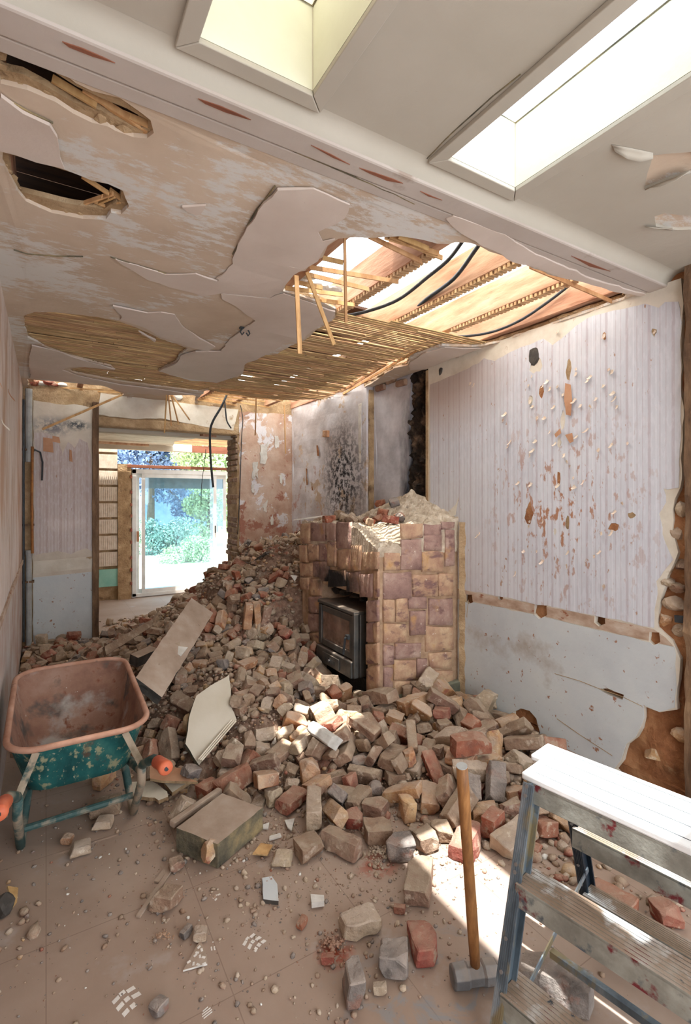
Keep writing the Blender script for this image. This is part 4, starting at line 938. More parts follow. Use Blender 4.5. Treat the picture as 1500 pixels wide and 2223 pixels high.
# ------------------------------------------------------------------ garden
gnd = struct(MB().box((6, 22, -.14), (60, 44, .1)).build('ground', 'ground_pale'))
def leaves(name, centers, n, size, mat, seed, parent):
    r = np.random.RandomState(seed); cs = np.array([c[:3] for c in centers]); rad = np.array([c[3] for c in centers])
    pick = r.randint(0, len(cs), n); d = r.normal(size=(n, 3)); d /= np.linalg.norm(d, axis=1)[:, None]
    rr = rad[pick] * (r.uniform(.55, 1.05, n)); p = cs[pick] + d * rr[:, None] * np.array([1, 1, .85])
    a = r.normal(size=(n, 3)); a /= np.linalg.norm(a, axis=1)[:, None]; b = np.cross(a, r.normal(size=(n, 3))); b /= np.linalg.norm(b, axis=1)[:, None]
    s = size * r.uniform(.6, 1.3, n)[:, None]
    v = np.stack([p - a * s, p + b * s * .5, p + a * s, p - b * s * .5], 1).reshape(-1, 3)
    off = np.array(wloc(parent)); v = v - off
    me = bpy.data.meshes.new(name); me.vertices.add(4 * n); me.vertices.foreach_set('co', v.ravel().astype(np.float32))
    me.loops.add(4 * n); me.loops.foreach_set('vertex_index', np.arange(4 * n, dtype=np.int32)); me.polygons.add(n)
    me.polygons.foreach_set('loop_start', np.arange(0, 4 * n, 4, dtype=np.int32)); me.update(calc_edges=True)
    me.materials.append(M_(mat)); o = bpy.data.objects.new(name, me); link(o, parent); o['kind'] = 'stuff'; return o
def tree(name, lab, cat, base, cents, n, size, mat, seed, h):
    t = thing(name, lab, cat, base)
    m = MB(); B = Vector(base); m.tube([B, B + Vector((.05, .03, h * .5)), B + Vector((0, .1, h))], [.16, .11, .05], 8)
    for c in cents[:6]: m.tube([B + Vector((0, .05, h * .55)), (B + Vector((0, .05, h * .55))).lerp(Vector(c[:3]), .5) + Vector((0, 0, .1)), Vector(c[:3])], [.06, .04, .015], 6)
    m.build('trunk', 'trunk_bark', t); leaves('foliage', cents, n, size, mat, seed, t)
def cluster(c, r, n, rad, seed):
    q = random.Random(seed); return [(c[0] + q.uniform(-r[0], r[0]), c[1] + q.uniform(-r[1], r[1]), c[2] + q.uniform(-r[2], r[2]), rad * q.uniform(.7, 1.2)) for _ in range(n)]
tree('garden_tree', 'tall leafy light green tree outside, seen through right half of the glass door', 'tree', (4.7, 16.5, -.1), cluster((4.75, 16.5, 2.1), (1.0, .8, 1.9), 24, .6, 1), 24000, .06, 'leaf_light', 1, 4.5)
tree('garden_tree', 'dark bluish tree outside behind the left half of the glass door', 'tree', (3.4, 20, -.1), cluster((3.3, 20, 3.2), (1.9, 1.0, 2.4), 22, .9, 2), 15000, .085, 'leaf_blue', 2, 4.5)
tree('garden_tree', 'pale green tree crown outside above the door lintel board', 'tree', (6.9, 23.5, -.1), cluster((6.9, 23.5, 4.2), (2.6, 1.0, 1.5), 22, .9, 3), 13000, .085, 'leaf_light', 3, 5)
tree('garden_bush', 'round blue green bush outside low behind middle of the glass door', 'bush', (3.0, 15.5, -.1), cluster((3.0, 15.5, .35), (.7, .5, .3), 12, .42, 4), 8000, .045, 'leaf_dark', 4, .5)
tree('garden_bush', 'sunlit pale bush outside low beside the rubble through the glass door', 'bush', (3.2, 13.0, -.1), cluster((3.2, 13.0, .15), (.5, .3, .2), 7, .3, 5), 5000, .035, 'leaf_light', 5, .4)
hw = MB().box((5.5, 28, 2.3), (16, .3, 4.8)).build('garden_hedge', 'hedge_haze'); tag(hw, 'long haze-blue hedge wall at the far end of the garden', 'hedge')
# ------------------------------------------------------------------ fireplace of rough sandstone
FX0, FY0, FY1, FZT = 1.98, 2.84, 4.05, 1.34
def cc(x, y): return (600 + x / 3.5714, 1080 + y / 3.5714)
fp = thing('fireplace', 'rough brown sandstone fireplace with a stove opening against the right wall', 'fireplace', (FX0, FY0, 0))
m = MB(); e_ = .012
def cbox(x0, x1, y0, y1, z0, z1): m.box(((x0 + x1) / 2, (y0 + y1) / 2, (z0 + z1) / 2), (x1 - x0, y1 - y0, z1 - z0))
cbox(FX0 + e_, FX0 + .42, FY0 + e_, 2.985, 0, 1.14); cbox(FX0 + e_, FX0 + .42, 3.68, FY1, 0, 1.14); cbox(FX0 + e_, FX0 + .42, 2.985, 3.68, .83, 1.14)
cbox(FX0 + .42, XR - .002, FY0 + e_, FY1, 0, 1.14)
m.build('mortar_core', 'mortar', fp, kind='stuff')
# crumbled head of the fireplace: a height field with its skirt
def headz(x, y):
    u = x - FX0; v = y - FY0
    z = 1.335
    dc = math.hypot(u * .8, v); z -= max(0, .15 * (1 - dc / .32)) if dc < .32 else 0
    g = max(0, 1 - math.hypot(u - .25, v - .02) / .13); z -= .09 * g
    back = max(0, (x - 2.28) / .45); side = max(0, 1 - abs(y - 3.42) / .62)
    z += .26 * back ** 1.1 * side ** .7
    n_ = noise.noise(Vector((x * 9, y * 9, 1))) * .03 + noise.noise(Vector((x * 30, y * 30, 4))) * .016 + noise.noise(Vector((x * 70, y * 70, 4))) * .008
    return z + n_ * (1 if dc > .1 else 1.4)
nx, ny = 56, 84; vs = []; fs = []
for j in range(ny + 1):
    for i in range(nx + 1):
        x = FX0 + .004 + (XR - .003 - FX0 - .004) * i / nx; y = FY0 + .004 + (FY1 - FY0 - .006) * j / ny
        vs.append((x, y, headz(x, y)))
for j in range(ny):
    for i in range(nx): a = j * (nx + 1) + i; fs.append((a, a + 1, a + nx + 2, a + nx + 1))
b0 = len(vs)
ring = [i for i in range(nx + 1)] + [(nx + 1) * j + nx for j in range(1, ny + 1)] + [(nx + 1) * ny + i for i in range(nx - 1, -1, -1)] + [(nx + 1) * j for j in range(ny - 1, 0, -1)]
for k in ring: v = vs[k]; vs.append((v[0], v[1], 1.13))
for k in range(len(ring)): k2 = (k + 1) % len(ring); fs.append((ring[k2], ring[k], b0 + k, b0 + k2))
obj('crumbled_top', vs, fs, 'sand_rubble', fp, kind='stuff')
def stone(poly, plane, proud, seed):
    """one facing stone: outline in plane coordinates, pillowed front"""
    r = random.Random(seed); n = 10; pts = []
    P_ = [Vector(p) for p in poly]; c = sum(P_, Vector((0, 0))) / len(P_)
    L = ragged([(p.x, p.y) for p in P_], .045, .005, seed)
    L = [c + (p - c) * 1.0 for p in L]
    rings = []; depth = [0.0, proud * .6, proud * .95, proud]; ins = [1.0, .985, .94, .6]
    for d, s in zip(depth, ins):
        rings.append([(c + (p - c) * s, -d * (1 + (r.uniform(-.07, .07) if s < .98 else 0))) for p in L])
    vs = []; fs = []; k = len(L)
    for rg in rings: vs += [plane(p.x, p.y, w) for p, w in rg]
    vs.append(plane(c.x, c.y, -proud))
    for a in range(3):
        for i in range(k): fs.append((a * k + i, a * k + (i + 1) % k, (a + 1) * k + (i + 1) % k, (a + 1) * k + i))
    for i in range(k): fs.append((3 * k + i, 3 * k + (i + 1) % k, 4 * k))
    mb = MB(); mb.add(vs, fs); o = mb.build('stone', 'fireplace_stone', fp, smooth=True); return o
FR = lambda u, v, w: Vector((u, FY0 + .012 + w, v))
FL = lambda u, v, w: Vector((FX0 + .012 + w, u, v))
right = [(945, 205, 1090, 315), (1105, 215, 1220, 290), (1225, 190, 1310, 240), (1105, 300, 1225, 410), (945, 325, 1085, 565), (1090, 420, 1230, 570), (1250, 250, 1312, 530), (826, 440, 932, 568), (824, 585, 1015, 780), (1030, 600, 1200, 765), (1208, 590, 1302, 765), (822, 795, 890, 965), (905, 785, 985, 965), (1000, 775, 1120, 855), (1140, 790, 1300, 985), (1005, 880, 1105, 1075), (822, 985, 978, 1130), (1118, 1005, 1305, 1190), (905, 1135, 1082, 1250), (822, 1150, 888, 1300), (890, 1262, 1045, 1415), (1058, 1250, 1122, 1392), (1142, 1205, 1298, 1328), (1115, 1345, 1300, 1525), (893, 1432, 1103, 1590), (822, 1325, 878, 1600)]
for i, (x0, y0, x1, y1) in enumerate(right):
    q = random.Random(i); j = lambda: q.uniform(-7, 7)
    k_ = lambda x: 800 + (x - 790) * 1.105
    x0, x1 = k_(x0) - 4, k_(x1) + 4; y0 -= 4; y1 += 4
    poly = [cc(x0 + j() * .6, y1 + j()), cc(x1 + j() * .6, y1 + j() - (10 if y1 > 1000 else 0)), cc(x1 + j() * .6, y0 + j()), cc((x0 + x1) / 2, y0 + j()), cc(x0 + j() * .6, y0 + j())]
    poly = [(min(max(u, FX0 - .006), XR - .02), max(v, .02)) for u, v in pY(poly, FY0)]
    stone(poly, FR, .014 + q.random() * .010, 300 + i)
left = [(195, 205, 262, 360), (270, 200, 380, 335), (387, 205, 460, 330), (470, 195, 575, 392), (185, 375, 240, 500), (250, 365, 330, 485), (338, 360, 395, 490), (402, 345, 465, 530), (475, 405, 575, 555), (588, 380, 655, 565), (665, 425, 808, 562), (185, 512, 280, 612), (288, 500, 330, 620), (337, 500, 400, 645), (408, 565, 535, 690), (545, 580, 638, 735), (648, 590, 748, 775), (757, 575, 808, 780), (190, 625, 255, 715), (262, 630, 345, 760), (255, 775, 340, 895), (248, 905, 335, 1040), (242, 1050, 332, 1190), (702, 800, 808, 960), (700, 972, 752, 1125), (760, 972, 808, 1125), (690, 1140, 805, 1295), (665, 1310, 805, 1500), (690, 1510, 805, 1595)]
for i, (x0, y0, x1, y1) in enumerate(left):
    q = random.Random(i + 99); j = lambda: q.uniform(-6, 6)
    x0 -= 3; x1 += 3; y0 -= 3; y1 += 3
    sl = lambda x: (x - 500) * .10
    poly = [cc(x0 + j() * .6, y1 + j()), cc(x1 + j() * .6, y1 + j()), cc(x1 + j() * .6, y0 + j()), cc((x0 + x1) / 2, y0 + j()), cc(x0 + j() * .6, y0 + j())]
    poly = [(max(u, FY0 - .006), max(v, .02)) for u, v in pX(poly, FX0)]
    if (y0 + y1) / 2 > 740 and x0 < 500: poly = [(max(u, 3.685), v) for u, v in poly]
    if (y0 + y1) / 2 > 790 and x0 > 500: poly = [(min(u, 2.985), v) for u, v in poly]
    stone(poly, FL, .014 + q.random() * .010, 400 + i)
for (x0, x1) in ((FX0 - .005, 2.25), (2.26, 2.52), (2.53, 2.74)):
    mb = MB(); mb.box(((x0 + x1) / 2, FY0 - .012, .06), (x1 - x0, .05, .16)); o = mb.build('plinth_block', 'stone_plinth', fp); bevel(o, .01, 1)
mb = MB(); mb.box((FX0 - .01, FY0 + .075, .06), (.05, .14, .16)); o = mb.build('plinth_block', 'stone_plinth', fp); bevel(o, .01, 1)
# broken edge strip between fireplace and wall
mb = MB(); n = 34; vs = []; fs = []
for i in range(n + 1):
    z = 1.36 * i / n; q = [.009 * noise.noise(Vector((k * 4, 1, z * 11))) for k in range(3)]
    vs += [(XR + .001, FY0 - .005, z), (XR - .03 + q[0], FY0 - .03 + q[1], z), (XR + .001, FY0 - .075 + q[2] * 2, z)]
for i in range(n):
    for k in range(3): fs.append((i * 3 + k, i * 3 + (k + 1) % 3, i * 3 + 3 + (k + 1) % 3, i * 3 + 3 + k))
mb.add(vs, fs); mb.build('mortar_edge', 'clay_plaster', fp)
# thin pale scrap sticking out over the left end
mb = MB(); a = Vector((FX0, FY1, 1.35)); mb.add([a + Vector((.12, -.16, .02)), a + Vector((-.06, .05, -.008)), a + Vector((-.01, .07, .0)), a + Vector((.2, -.05, .03)), a + Vector((.12, -.16, .026)), a + Vector((-.06, .05, -.004)), a + Vector((-.01, .07, .004)), a + Vector((.2, -.05, .036))], [(0, 1, 2, 3), (7, 6, 5, 4), (0, 4, 5, 1), (1, 5, 6, 2), (2, 6, 7, 3), (3, 7, 4, 0)])
tag(mb.build('plaster_scrap', 'white_plaster'), 'thin pointed pale plaster scrap jutting over the left corner of the fireplace top', 'plaster scrap')

# the stove in the opening
SY0, SY1, SZ0, SZ1, SX = 3.08, 3.655, .205, .70, 1.965
st = thing('stove', 'dark grey cast iron wood stove with glass door set in the sandstone fireplace', 'stove', (SX, (SY0 + SY1) / 2, SZ0 - .0))
mb = MB(); mb.box((SX + .228, (SY0 + SY1) / 2, (SZ0 + SZ1) / 2), (.40, SY1 - SY0 - .02, SZ1 - SZ0)); bevel(mb.build('body', 'stove_iron', st), .012)
mb = MB(); mb.box((SX + .02, (SY0 + SY1) / 2, SZ1 - .008), (.1, SY1 - SY0, .03)); bevel(mb.build('top_plate', 'stove_iron', st), .008)
dz0, dz1 = SZ0 + .14, SZ1 - .03; w = .05
mb = MB(); xm = SX - .005
mb.box((xm, SY0 + .03 + w / 2, (dz0 + dz1) / 2), (.035, w, dz1 - dz0)); mb.box((xm, SY1 - w / 2 - .005, (dz0 + dz1) / 2), (.035, w, dz1 - dz0))
mb.box((xm, (SY0 + SY1) / 2, dz0 + w / 2), (.035, SY1 - SY0 - 2 * w - .03, w)); mb.box((xm, (SY0 + SY1) / 2, dz1 - w / 2), (.035, SY1 - SY0 - 2 * w - .03, w))
dr = mb.build('door', 'stove_iron', st); bevel(dr, .006)
mb = MB(); mb.box((xm + .004, (SY0 + SY1) / 2, (dz0 + dz1) / 2), (.008, SY1 - SY0 - 2 * w, dz1 - dz0 - 2 * w + .01)); mb.build('glass', 'stove_glass', dr)
mb = MB(); mb.tube([(xm - .02, SY0 + .085, dz0 + .16), (xm - .05, SY0 + .085, dz0 + .155), (xm - .05, SY0 + .11, dz0 + .03)], .009, 8); mb.box((xm - .025, SY0 + .085, dz0 + .16), (.03, .04, .03)); mb.build('handle', 'cable_black', dr)
mb = MB(); mb.box((xm - .004, SY0 + .012, (SZ0 + SZ1) / 2), (.04, .03, SZ1 - SZ0 - .02)); bevel(mb.build('side_post', 'stove_iron', st), .006)
mb = MB(); mb.box((xm - .012, (SY0 + SY1) / 2 + .012, SZ0 + .065), (.05, SY1 - SY0 - .025, .125)); bp = mb.build('lower_panel', 'stove_iron', st); bevel(bp, .008)
yc = (SY0 + SY1) / 2 + .03
mb = MB(); mb.box((xm - .043, yc, SZ0 + .06), (.008, .26, .085)); pn = mb.build('vent_plate', 'stove_iron', bp); bevel(pn, .003)
# the cut marks in the vent plate
for y_, h in ((.075, .034), (.05, .034), (-.03, .034), (-.05, .034), (-.07, .034)):
    mb = MB(); mb.box((xm - .0475, yc + y_, SZ0 + .055), (.0015, .008, h)); mb.build('vent_slot', 'cable_black', bp)
mb = MB(); mb.tube([(xm - .045, yc + .012, SZ0 + .06), (xm - .06, yc + .012, SZ0 + .06)], .009, 8); mb.build('vent_knob', 'hammer_steel', bp)
mb = MB(); mb.tube([(xm - .047, yc + .012 + .02 * math.cos(a), SZ0 + .058 + .02 * math.sin(a)) for a in [k * math.pi / 6 for k in range(-2, 9)]], .003, 5); mb.build('vent_ring', 'cable_black', bp)
mb = MB(); mb.box((FX0 + .3, 3.33, .1), (.5, .66, .2)); mb.build('hearth_ledge', 'soot', fp)
rk = MB()
for i in range(9):
    vs, fs = rock((FX0 + .12 + .1 * (i % 2), 3.05 + i * .07, .77), (.06, .045, .035), 500 + i); rk.add(vs, fs)
rk.build('sooty_rubble', 'flue_rock', fp, kind='stuff')

# ------------------------------------------------------------------ wheelbarrow
WX, WYN, WYF, WZ = .135, 2.42, 3.36, .50
wb = thing('wheelbarrow', 'rusty teal wheelbarrow with orange grips standing left of the rubble', 'wheelbarrow', (WX, 2.65, 0))
def rrect(cx, cy, hx, hy, r, z, n=7, tiltz=0.0, y0=None):
    pts = []
    for (sx, sy, a0) in ((1, 1, 0), (-1, 1, math.pi / 2), (-1, -1, math.pi), (1, -1, 1.5 * math.pi)):
        for k in range(n):
            a = a0 + math.pi / 2 * k / (n - 1)
            x = cx + sx * (hx - r) + r * math.cos(a); y = cy + sy * (hy - r) + r * math.sin(a)
            pts.append(Vector((x, y, z + tiltz * (y - WYN) / (WYF - WYN))))
    return pts
def tray(t, mat, name, flip):
    secs = []
    for k, (f) in enumerate((0, .15, .35, .6, .8, .93, 1.0)):
        hx = .275 - .07 * f - t; hy0 = WYN + .01 + .11 * f + t; hy1 = WYF - .01 - .30 * f - t
        r = .12 - .02 * f; depth = .245 * f
        if f == 1.0: hx -= .05; hy0 += .05; hy1 -= .06; depth = .255
        secs.append(rrect(WX, (hy0 + hy1) / 2, hx, (hy1 - hy0) / 2, max(.05, r), WZ - depth * 1.0 - (t if f > .9 else 0) * -1, tiltz=.055 * (1 - f) - .03 * f))
    n = len(secs[0]); vs = [v for s in secs for v in s]; fs = []
    for i in range(len(secs) - 1):
        for k in range(n): fs.append((i * n + k, i * n + (k + 1) % n, (i + 1) * n + (k + 1) % n, (i + 1) * n + k))
    fs.append(tuple((len(secs) - 1) * n + k for k in range(n)))
    o = obj(name, vs, fs, mat, wb, smooth=True)
    return o
tray(0.0, 'barrow_teal', 'tray', False); tray(0.004, 'barrow_rust', 'tray_lining', True)
rimp = rrect(WX, (WYN + WYF) / 2, .280, (WYF - WYN) / 2, .13, WZ + .004, n=9, tiltz=.055)
mb = MB(); mb.tube(rimp + rimp[:1], .0135, 8, cap=False); mb.build('rim', 'barrow_rim', wb, smooth=True)
for s, gx in ((-1, -.135), (1, .405)):
    hx = WX + s * .235
    lx = WX + s * .23
    mb = MB(); pts = [Vector((gx, 2.10, .465)), Vector((gx - s * .015, 2.22, .44)), Vector((hx, 2.34, .37)), Vector((hx + s * .0, 2.44, .30)), Vector((hx - s * .03, 2.8, .215)), Vector((WX + s * .12, 3.25, .20)), Vector((WX + s * .07, 3.62, .175))]
    mb.tube(pts, .0195, 10); mb.build('handle_tube', 'barrow_tube', wb, smooth=True)
    mb = MB(); mb.tube([Vector((gx + s * .004, 2.05, .472)), Vector((gx + s * .003, 2.06, .472)), Vector((gx, 2.11, .463)), Vector((gx - s * .008, 2.165, .452)), Vector((gx - s * .009, 2.17, .452))], [.024, .029, .025, .026, .022], 14); gp = mb.build('grip', 'orange_grip', wb, smooth=True)
    mb = MB(); mb.tube([Vector((gx + s * .005, 2.0485, .4725)), Vector((gx + s * .004, 2.051, .472))], .009, 10); mb.build('grip_hole', 'cable_black', gp)
    mb = MB(); mb.tube([Vector((hx - s * .005, 2.36, .35)), Vector((hx, 2.40, .26)), Vector((lx, 2.60, .02)), Vector((lx, 2.63, .016)), Vector((lx - s * .004, 2.68, .05)), Vector((lx - s * .025, 2.72, .20))], .0185, 10); mb.build('leg', 'barrow_tube', wb, smooth=True)
    mb = MB(); mb.bar(Vector((WX + s * .17, WYN + .005, WZ - .01)), Vector((hx, 2.37, .345)), .028, .004, up=(0, 1, 0)); mb.build('strut', 'strut_dusty', wb)
mb = MB(); mb.tube([Vector((WX - .22, 2.555, .115)), Vector((WX + .22, 2.555, .125))], .015, 8); mb.build('crossbar', 'barrow_tube', wb)
mb = MB(); wc = Vector((WX, 3.56, .17))
ringp = [wc + Vector((0, .135 * math.cos(a), .135 * math.sin(a))) for a in [2 * math.pi * k / 28 for k in range(29)]]
mb.tube(ringp, .034, 10, cap=False); wh = mb.build('wheel', 'cable_black', wb, smooth=True)
mb = MB(); mb.tube([wc + Vector((-.03, 0, 0)), wc + Vector((.03, 0, 0))], .09, 20); mb.build('hub', 'barrow_tube', wh)
mb = MB(); mb.tube([wc + Vector((-.11, 0, 0)), wc + Vector((.11, 0, 0))], .009, 8); mb.build('axle', 'hammer_steel', wb)

# ------------------------------------------------------------------ step ladder
LH = .70; U = Vector((.174, -.985, 0)); Vv = Vector((.985, .174, 0)); P1 = Vector((1.263, 1.016, LH)); LL = .62; LD = .238
ld = thing('step_ladder', 'paint-splashed aluminium step ladder with white top in right foreground', 'step ladder', P1 + U * .3 + Vv * .12 - Vector((0, 0, LH)))
def lp(u, v, z): return P1 + U * u + Vv * v + Vector((0, 0, z - LH))
RL = Matrix((Vv, -U, Vector((0, 0, 1)))).transposed()
for v0, v1, us in ((.0, .114, 0), (.122, .238, -.035)):
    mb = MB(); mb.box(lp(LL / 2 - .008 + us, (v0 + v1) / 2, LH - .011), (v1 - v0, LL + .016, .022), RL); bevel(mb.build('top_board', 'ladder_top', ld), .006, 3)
for k in range(4):
    mb = MB(); v = .03 + .06 * k; mb.box(lp(LL / 2, v, LH + .0004), (.0015, LL - .03, .0012), RL); mb.build('groove', 'ladder_navy', ld)
for v in (.006, .232):
    mb = MB(); mb.box(lp(LL / 2, v, LH - .052), (.010, LL, .062), RL); bevel(mb.build('apron', 'ladder_dirty', ld), .003)
K = .30
def rail(u, side):
    top = LH - .022; v0 = .012 if side < 0 else LD - .012
    f = lambda z: v0 + side * K * (LH - z)
    a = lp(u, f(top), top); b = lp(u, f(0.0), 0.0)
    d = (b - a).normalized(); R = Matrix((d.cross(-U).normalized(), -U, -d)).transposed()
    L = (b - a).length; c = (a + b) / 2
    mb = MB(); mb.box(c, (.056, .006, L), R)
    mb.box(c + R @ Vector((-.026, 0, 0)) - U * 0, (.006, .034, L), R); mb.box(c + R @ Vector((.026, 0, 0)), (.006, .034, L), R)
    for k in range(6): mb.box(c + R @ Vector((-.018 + k * .0072, .0042, 0)), (.0022, .003, L), R)
    for k in range(5): mb.box(c + R @ Vector((-.0295, -.012 + k * .006, 0)), (.0022, .002, L), R)
    o = mb.build('rail', 'ladder_alu' if side < 0 else 'ladder_navy', ld)
    ft = MB(); ft.box(lp(u, f(.012), .012), (.06, .035, .024), RL); ft.build('foot', 'cable_black', ld)
    if side < 0 or True:
        for dz in (.03, .055, .235, .255, .42, .5):
            z = LH - dz; q = lp(u, f(z), z); mb = MB(); mb.tube([q + U * -.003, q + U * -.0085], .006, 8); 
            mb2 = MB(); qq = q + R @ Vector((-.029, .003, 0)); mb2.tube([qq, qq + R @ Vector((-.004, 0, 0))], .0055, 8); mb2.build('rivet', 'hammer_steel', o)
    return f
for u in (.02, LL - .02):
    fL = rail(u, -1); fR = rail(u, 1)
for z in (.433, .166):
    for side, f in ((-1, fL), (1, fR)):
        dp = .10 if side < 0 else .07
        vc = f(z) + side * -.012
        mb = MB(); mb.box(lp(LL / 2, vc, z - .004), (dp, LL - .05, .008), RL)
        mb.box(lp(LL / 2, vc - dp / 2 + .003, z - .034), (.006, LL - .05, .062), RL); mb.box(lp(LL / 2, vc + dp / 2 - .003, z - .03), (.006, LL - .05, .05), RL)
        for k in range(7): mb.box(lp(LL / 2, vc - dp / 2 + .01 + k * (dp - .02) / 6, z + .0006), (.003, LL - .06, .0018), RL)
        o = mb.build('step', ['ladder_tread', 'ladder_dirty'] , ld)
        me = o.data
        for p_ in me.polygons:
            p_.material_index = 0 if p_.normal.z > .9 else 1
z = .30
mb = MB(); a = lp(.035, fL(.10) + .02, .07); b = lp(.035, fR(.22) - .01, .25)
mb.bar(a, b, .018, .004, up=U); mb.build('spreader', 'ladder_alu', ld)
mb = MB(); a = lp(.04, .08, .13); b = lp(LL - .04, .08, .13); mb.bar(a, b, .02, .02); mb.build('spreader', 'ladder_alu', ld)
q = lp(.02, fR(.36), .36); mb = MB(); d_ = (lp(.02, fR(.32), .32) - lp(.02, fR(.40), .40)).normalized(); mb.bar(q - d_ * .045, q + d_ * .045, .016, .001, up=U)
for v in mb.v: v += U * -.009
mb.build('label_sticker', 'label_white', ld)

# ------------------------------------------------------------------ sledgehammer
h0 = Vector((1.19, 1.145, 0)); top = Vector((1.052, 1.075, .755))
hm = thing('sledgehammer', 'sledgehammer standing on its grey steel head with wooden handle upright', 'sledgehammer', (1.175, 1.13, 0))
hd_ = Vector((1.0, -.42, 0)).normalized(); R = Matrix((hd_, Vector((-hd_.y, hd_.x, 0)), Vector((0, 0, 1)))).transposed()
hc = Vector((1.165, 1.135, .036)); mb = MB(); hw_ = .033
prof = [(-.075, .026), (-.07, .033), (-.03, .035), (-.022, .031), (.022, .031), (.03, .035), (.07, .033), (.075, .026)]
vs = []; fs = []
for x, r in prof:
    for k in range(8):
        a = math.pi / 8 + k * math.pi / 4; vs.append(hc + R @ Vector((x, r * 1.08 * math.cos(a), r * 1.08 * math.sin(a))))
for i in range(len(prof) - 1):
    for k in range(8): fs.append((i * 8 + k, i * 8 + (k + 1) % 8, i * 8 + 8 + (k + 1) % 8, i * 8 + 8 + k))
fs += [tuple(range(7, -1, -1)), tuple((len(prof) - 1) * 8 + k for k in range(8))]
mb.add(vs, fs); bevel(mb.build('head', 'hammer_steel', hm), .002)
mb = MB(); b_ = hc + Vector((0.005, 0, .01)); N = 10
mb.tube([b_.lerp(top, i / N) for i in range(N + 1)], [.0155, .0165, .0175, .0175, .017, .0165, .0165, .017, .0178, .0182, .017], 14); mb.build('handle', 'hammer_handle', hm, smooth=True)
mb = MB(); dd_ = (top - b_).normalized(); mb.tube([top - dd_ * .002, top + dd_ * .002], .0165, 14); mb.build('handle_end', 'grey_pipe', hm)

# ------------------------------------------------------------------ cables hanging in the hole and over the opening
def cable(name, lab, pts, r):
    pp = [Vector(p) for p in pts]; out = []
    for i in range(len(pp) - 1):
        p0, p1, p2, p3 = pp[max(i - 1, 0)], pp[i], pp[i + 1], pp[min(i + 2, len(pp) - 1)]
        for k in range(6):
            t = k / 6; out.append(.5 * ((2 * p1) + (p2 - p0) * t + (2 * p0 - 5 * p1 + 4 * p2 - p3) * t * t + (3 * p1 - p0 - 3 * p2 + p3) * t ** 3))
    out.append(pp[-1]); mb = MB(); mb.tube(out, r, 8); return tag(mb.build(name, 'cable_black', smooth=True), lab, 'cable')
def hz(pts): return [on_z(x, y, z) for x, y, z in pts]
cable('cable', 'black cable sagging across the ceiling hole, left of the pair', hz([(1010, 515, 2.80), (975, 562, 2.77), (930, 600, 2.74), (865, 650, 2.71), (800, 675, 2.69), (740, 688, 2.69), (690, 700, 2.70)]), .010)
cable('cable', 'black cable sagging across the ceiling hole, right of the pair', hz([(1050, 515, 2.80), (1030, 545, 2.78), (985, 605, 2.74), (925, 650, 2.72), (880, 690, 2.70), (845, 706, 2.69), (780, 700, 2.69), (735, 692, 2.70)]), .011)
cable('cable', 'single black cable crossing the right end of the ceiling hole near the wall', hz([(1235, 620, 2.82), (1190, 655, 2.77), (1130, 695, 2.72), (1070, 720, 2.70), (1010, 730, 2.70), (960, 728, 2.71)]), .0095)
def vy(pts, Y): return [on_y(x, y, Y) for x, y in pts]
cable('cable', 'long black cable hanging from the far ceiling in front of the garden door', [on_z(515, 822, 2.70)] + vy([(498, 845), (482, 880), (462, 915), (456, 940), (457, 990), (460, 1030), (463, 1058)], 5.3), .012)
cable('cable', 'short black cable looping down right of the far opening corner', vy([(488, 872), (490, 895), (493, 915), (502, 930)], 5.7), .009)
cable('wire', 'thin dark wire hanging beside the long cable before the door', vy([(447, 975), (443, 1010), (438, 1050), (436, 1100)], 6.6), .004)
cable('wire', 'thin pale wire hanging on the peeling wall right of the opening', vy([(522, 880), (527, 910), (524, 960), (522, 1030), (520, 1080), (516, 1160)], YB - .03), .005)
# ------------------------------------------------------------------ rubble heap: ground shape
HP = [(2.6, 5.6, 1.0), (2.6, 4.9, 1.2), (2.2, 4.8, 1.12), (2.5, 4.3, 1.05), (2.15, 4.3, .9), (1.62, 5.0, .78), (1.17, 5, .48), (.75, 5, .27), (.45, 5.2, .17), (0, 5.3, .10), (-.15, 5.6, .12), (-.1, 4.6, .06),
      (2.2, 5.6, 1.0), (1.7, 5.6, .68), (1.25, 5.75, .36), (.8, 5.75, .12), (.55, 5.9, .05), (1.6, 6.2, .42), (1.9, 6.3, .55), (1.2, 6.2, .12), (.9, 6.3, .02), (.5, 6.6, 0), (1.6, 6.8, .05), (2.2, 6.8, .15), (1, 7.2, 0), (2, 7.6, 0), (.2, 4.2, .08), (.7, 4.2, .26), (1.2, 4.3, .40), (1.7, 4.3, .68),
      (1.78, 3.9, .32), (1.5, 3.6, .32), (1.1, 3.5, .34), (.7, 3.5, .26), (.45, 3.5, .12), (1.85, 3.4, .05), (1.85, 3.62, .13), (1.7, 3.45, .12), (1.8, 3.0, .08), (1.5, 3.1, .18), (1.1, 3.0, .26), (.8, 2.9, .15), (.5, 2.95, .02), (1.1, 2.65, .10),
      (.8, 2.6, .0), (1.4, 2.6, .12), (1.8, 2.6, .15), (2.0, 2.7, .13), (2.4, 2.7, .12), (2.7, 2.7, .05), (2.65, 2.2, .03), (2.2, 2.2, .08), (1.7, 2.2, .07), (1.3, 2.15, .01), (1, 2.1, 0), (1.6, 1.75, .03), (2.0, 1.6, .06),
      (2.6, 1.6, .02), (1.35, 1.6, 0), (1.9, 1.2, .03), (2.6, 1.0, .03), (1.5, 1.25, 0), (1.2, 1.2, 0), (1.7, .8, 0), (2.4, .5, 0), (0, 3.3, 0), (.3, 2.5, 0), (-.15, 3.9, .02), (.2, 3.8, .0), (.35, 3.2, 0), (.1, 2.9, 0), (.6, 2.3, 0), (.2, 1.5, 0), (1, 1.5, 0)]
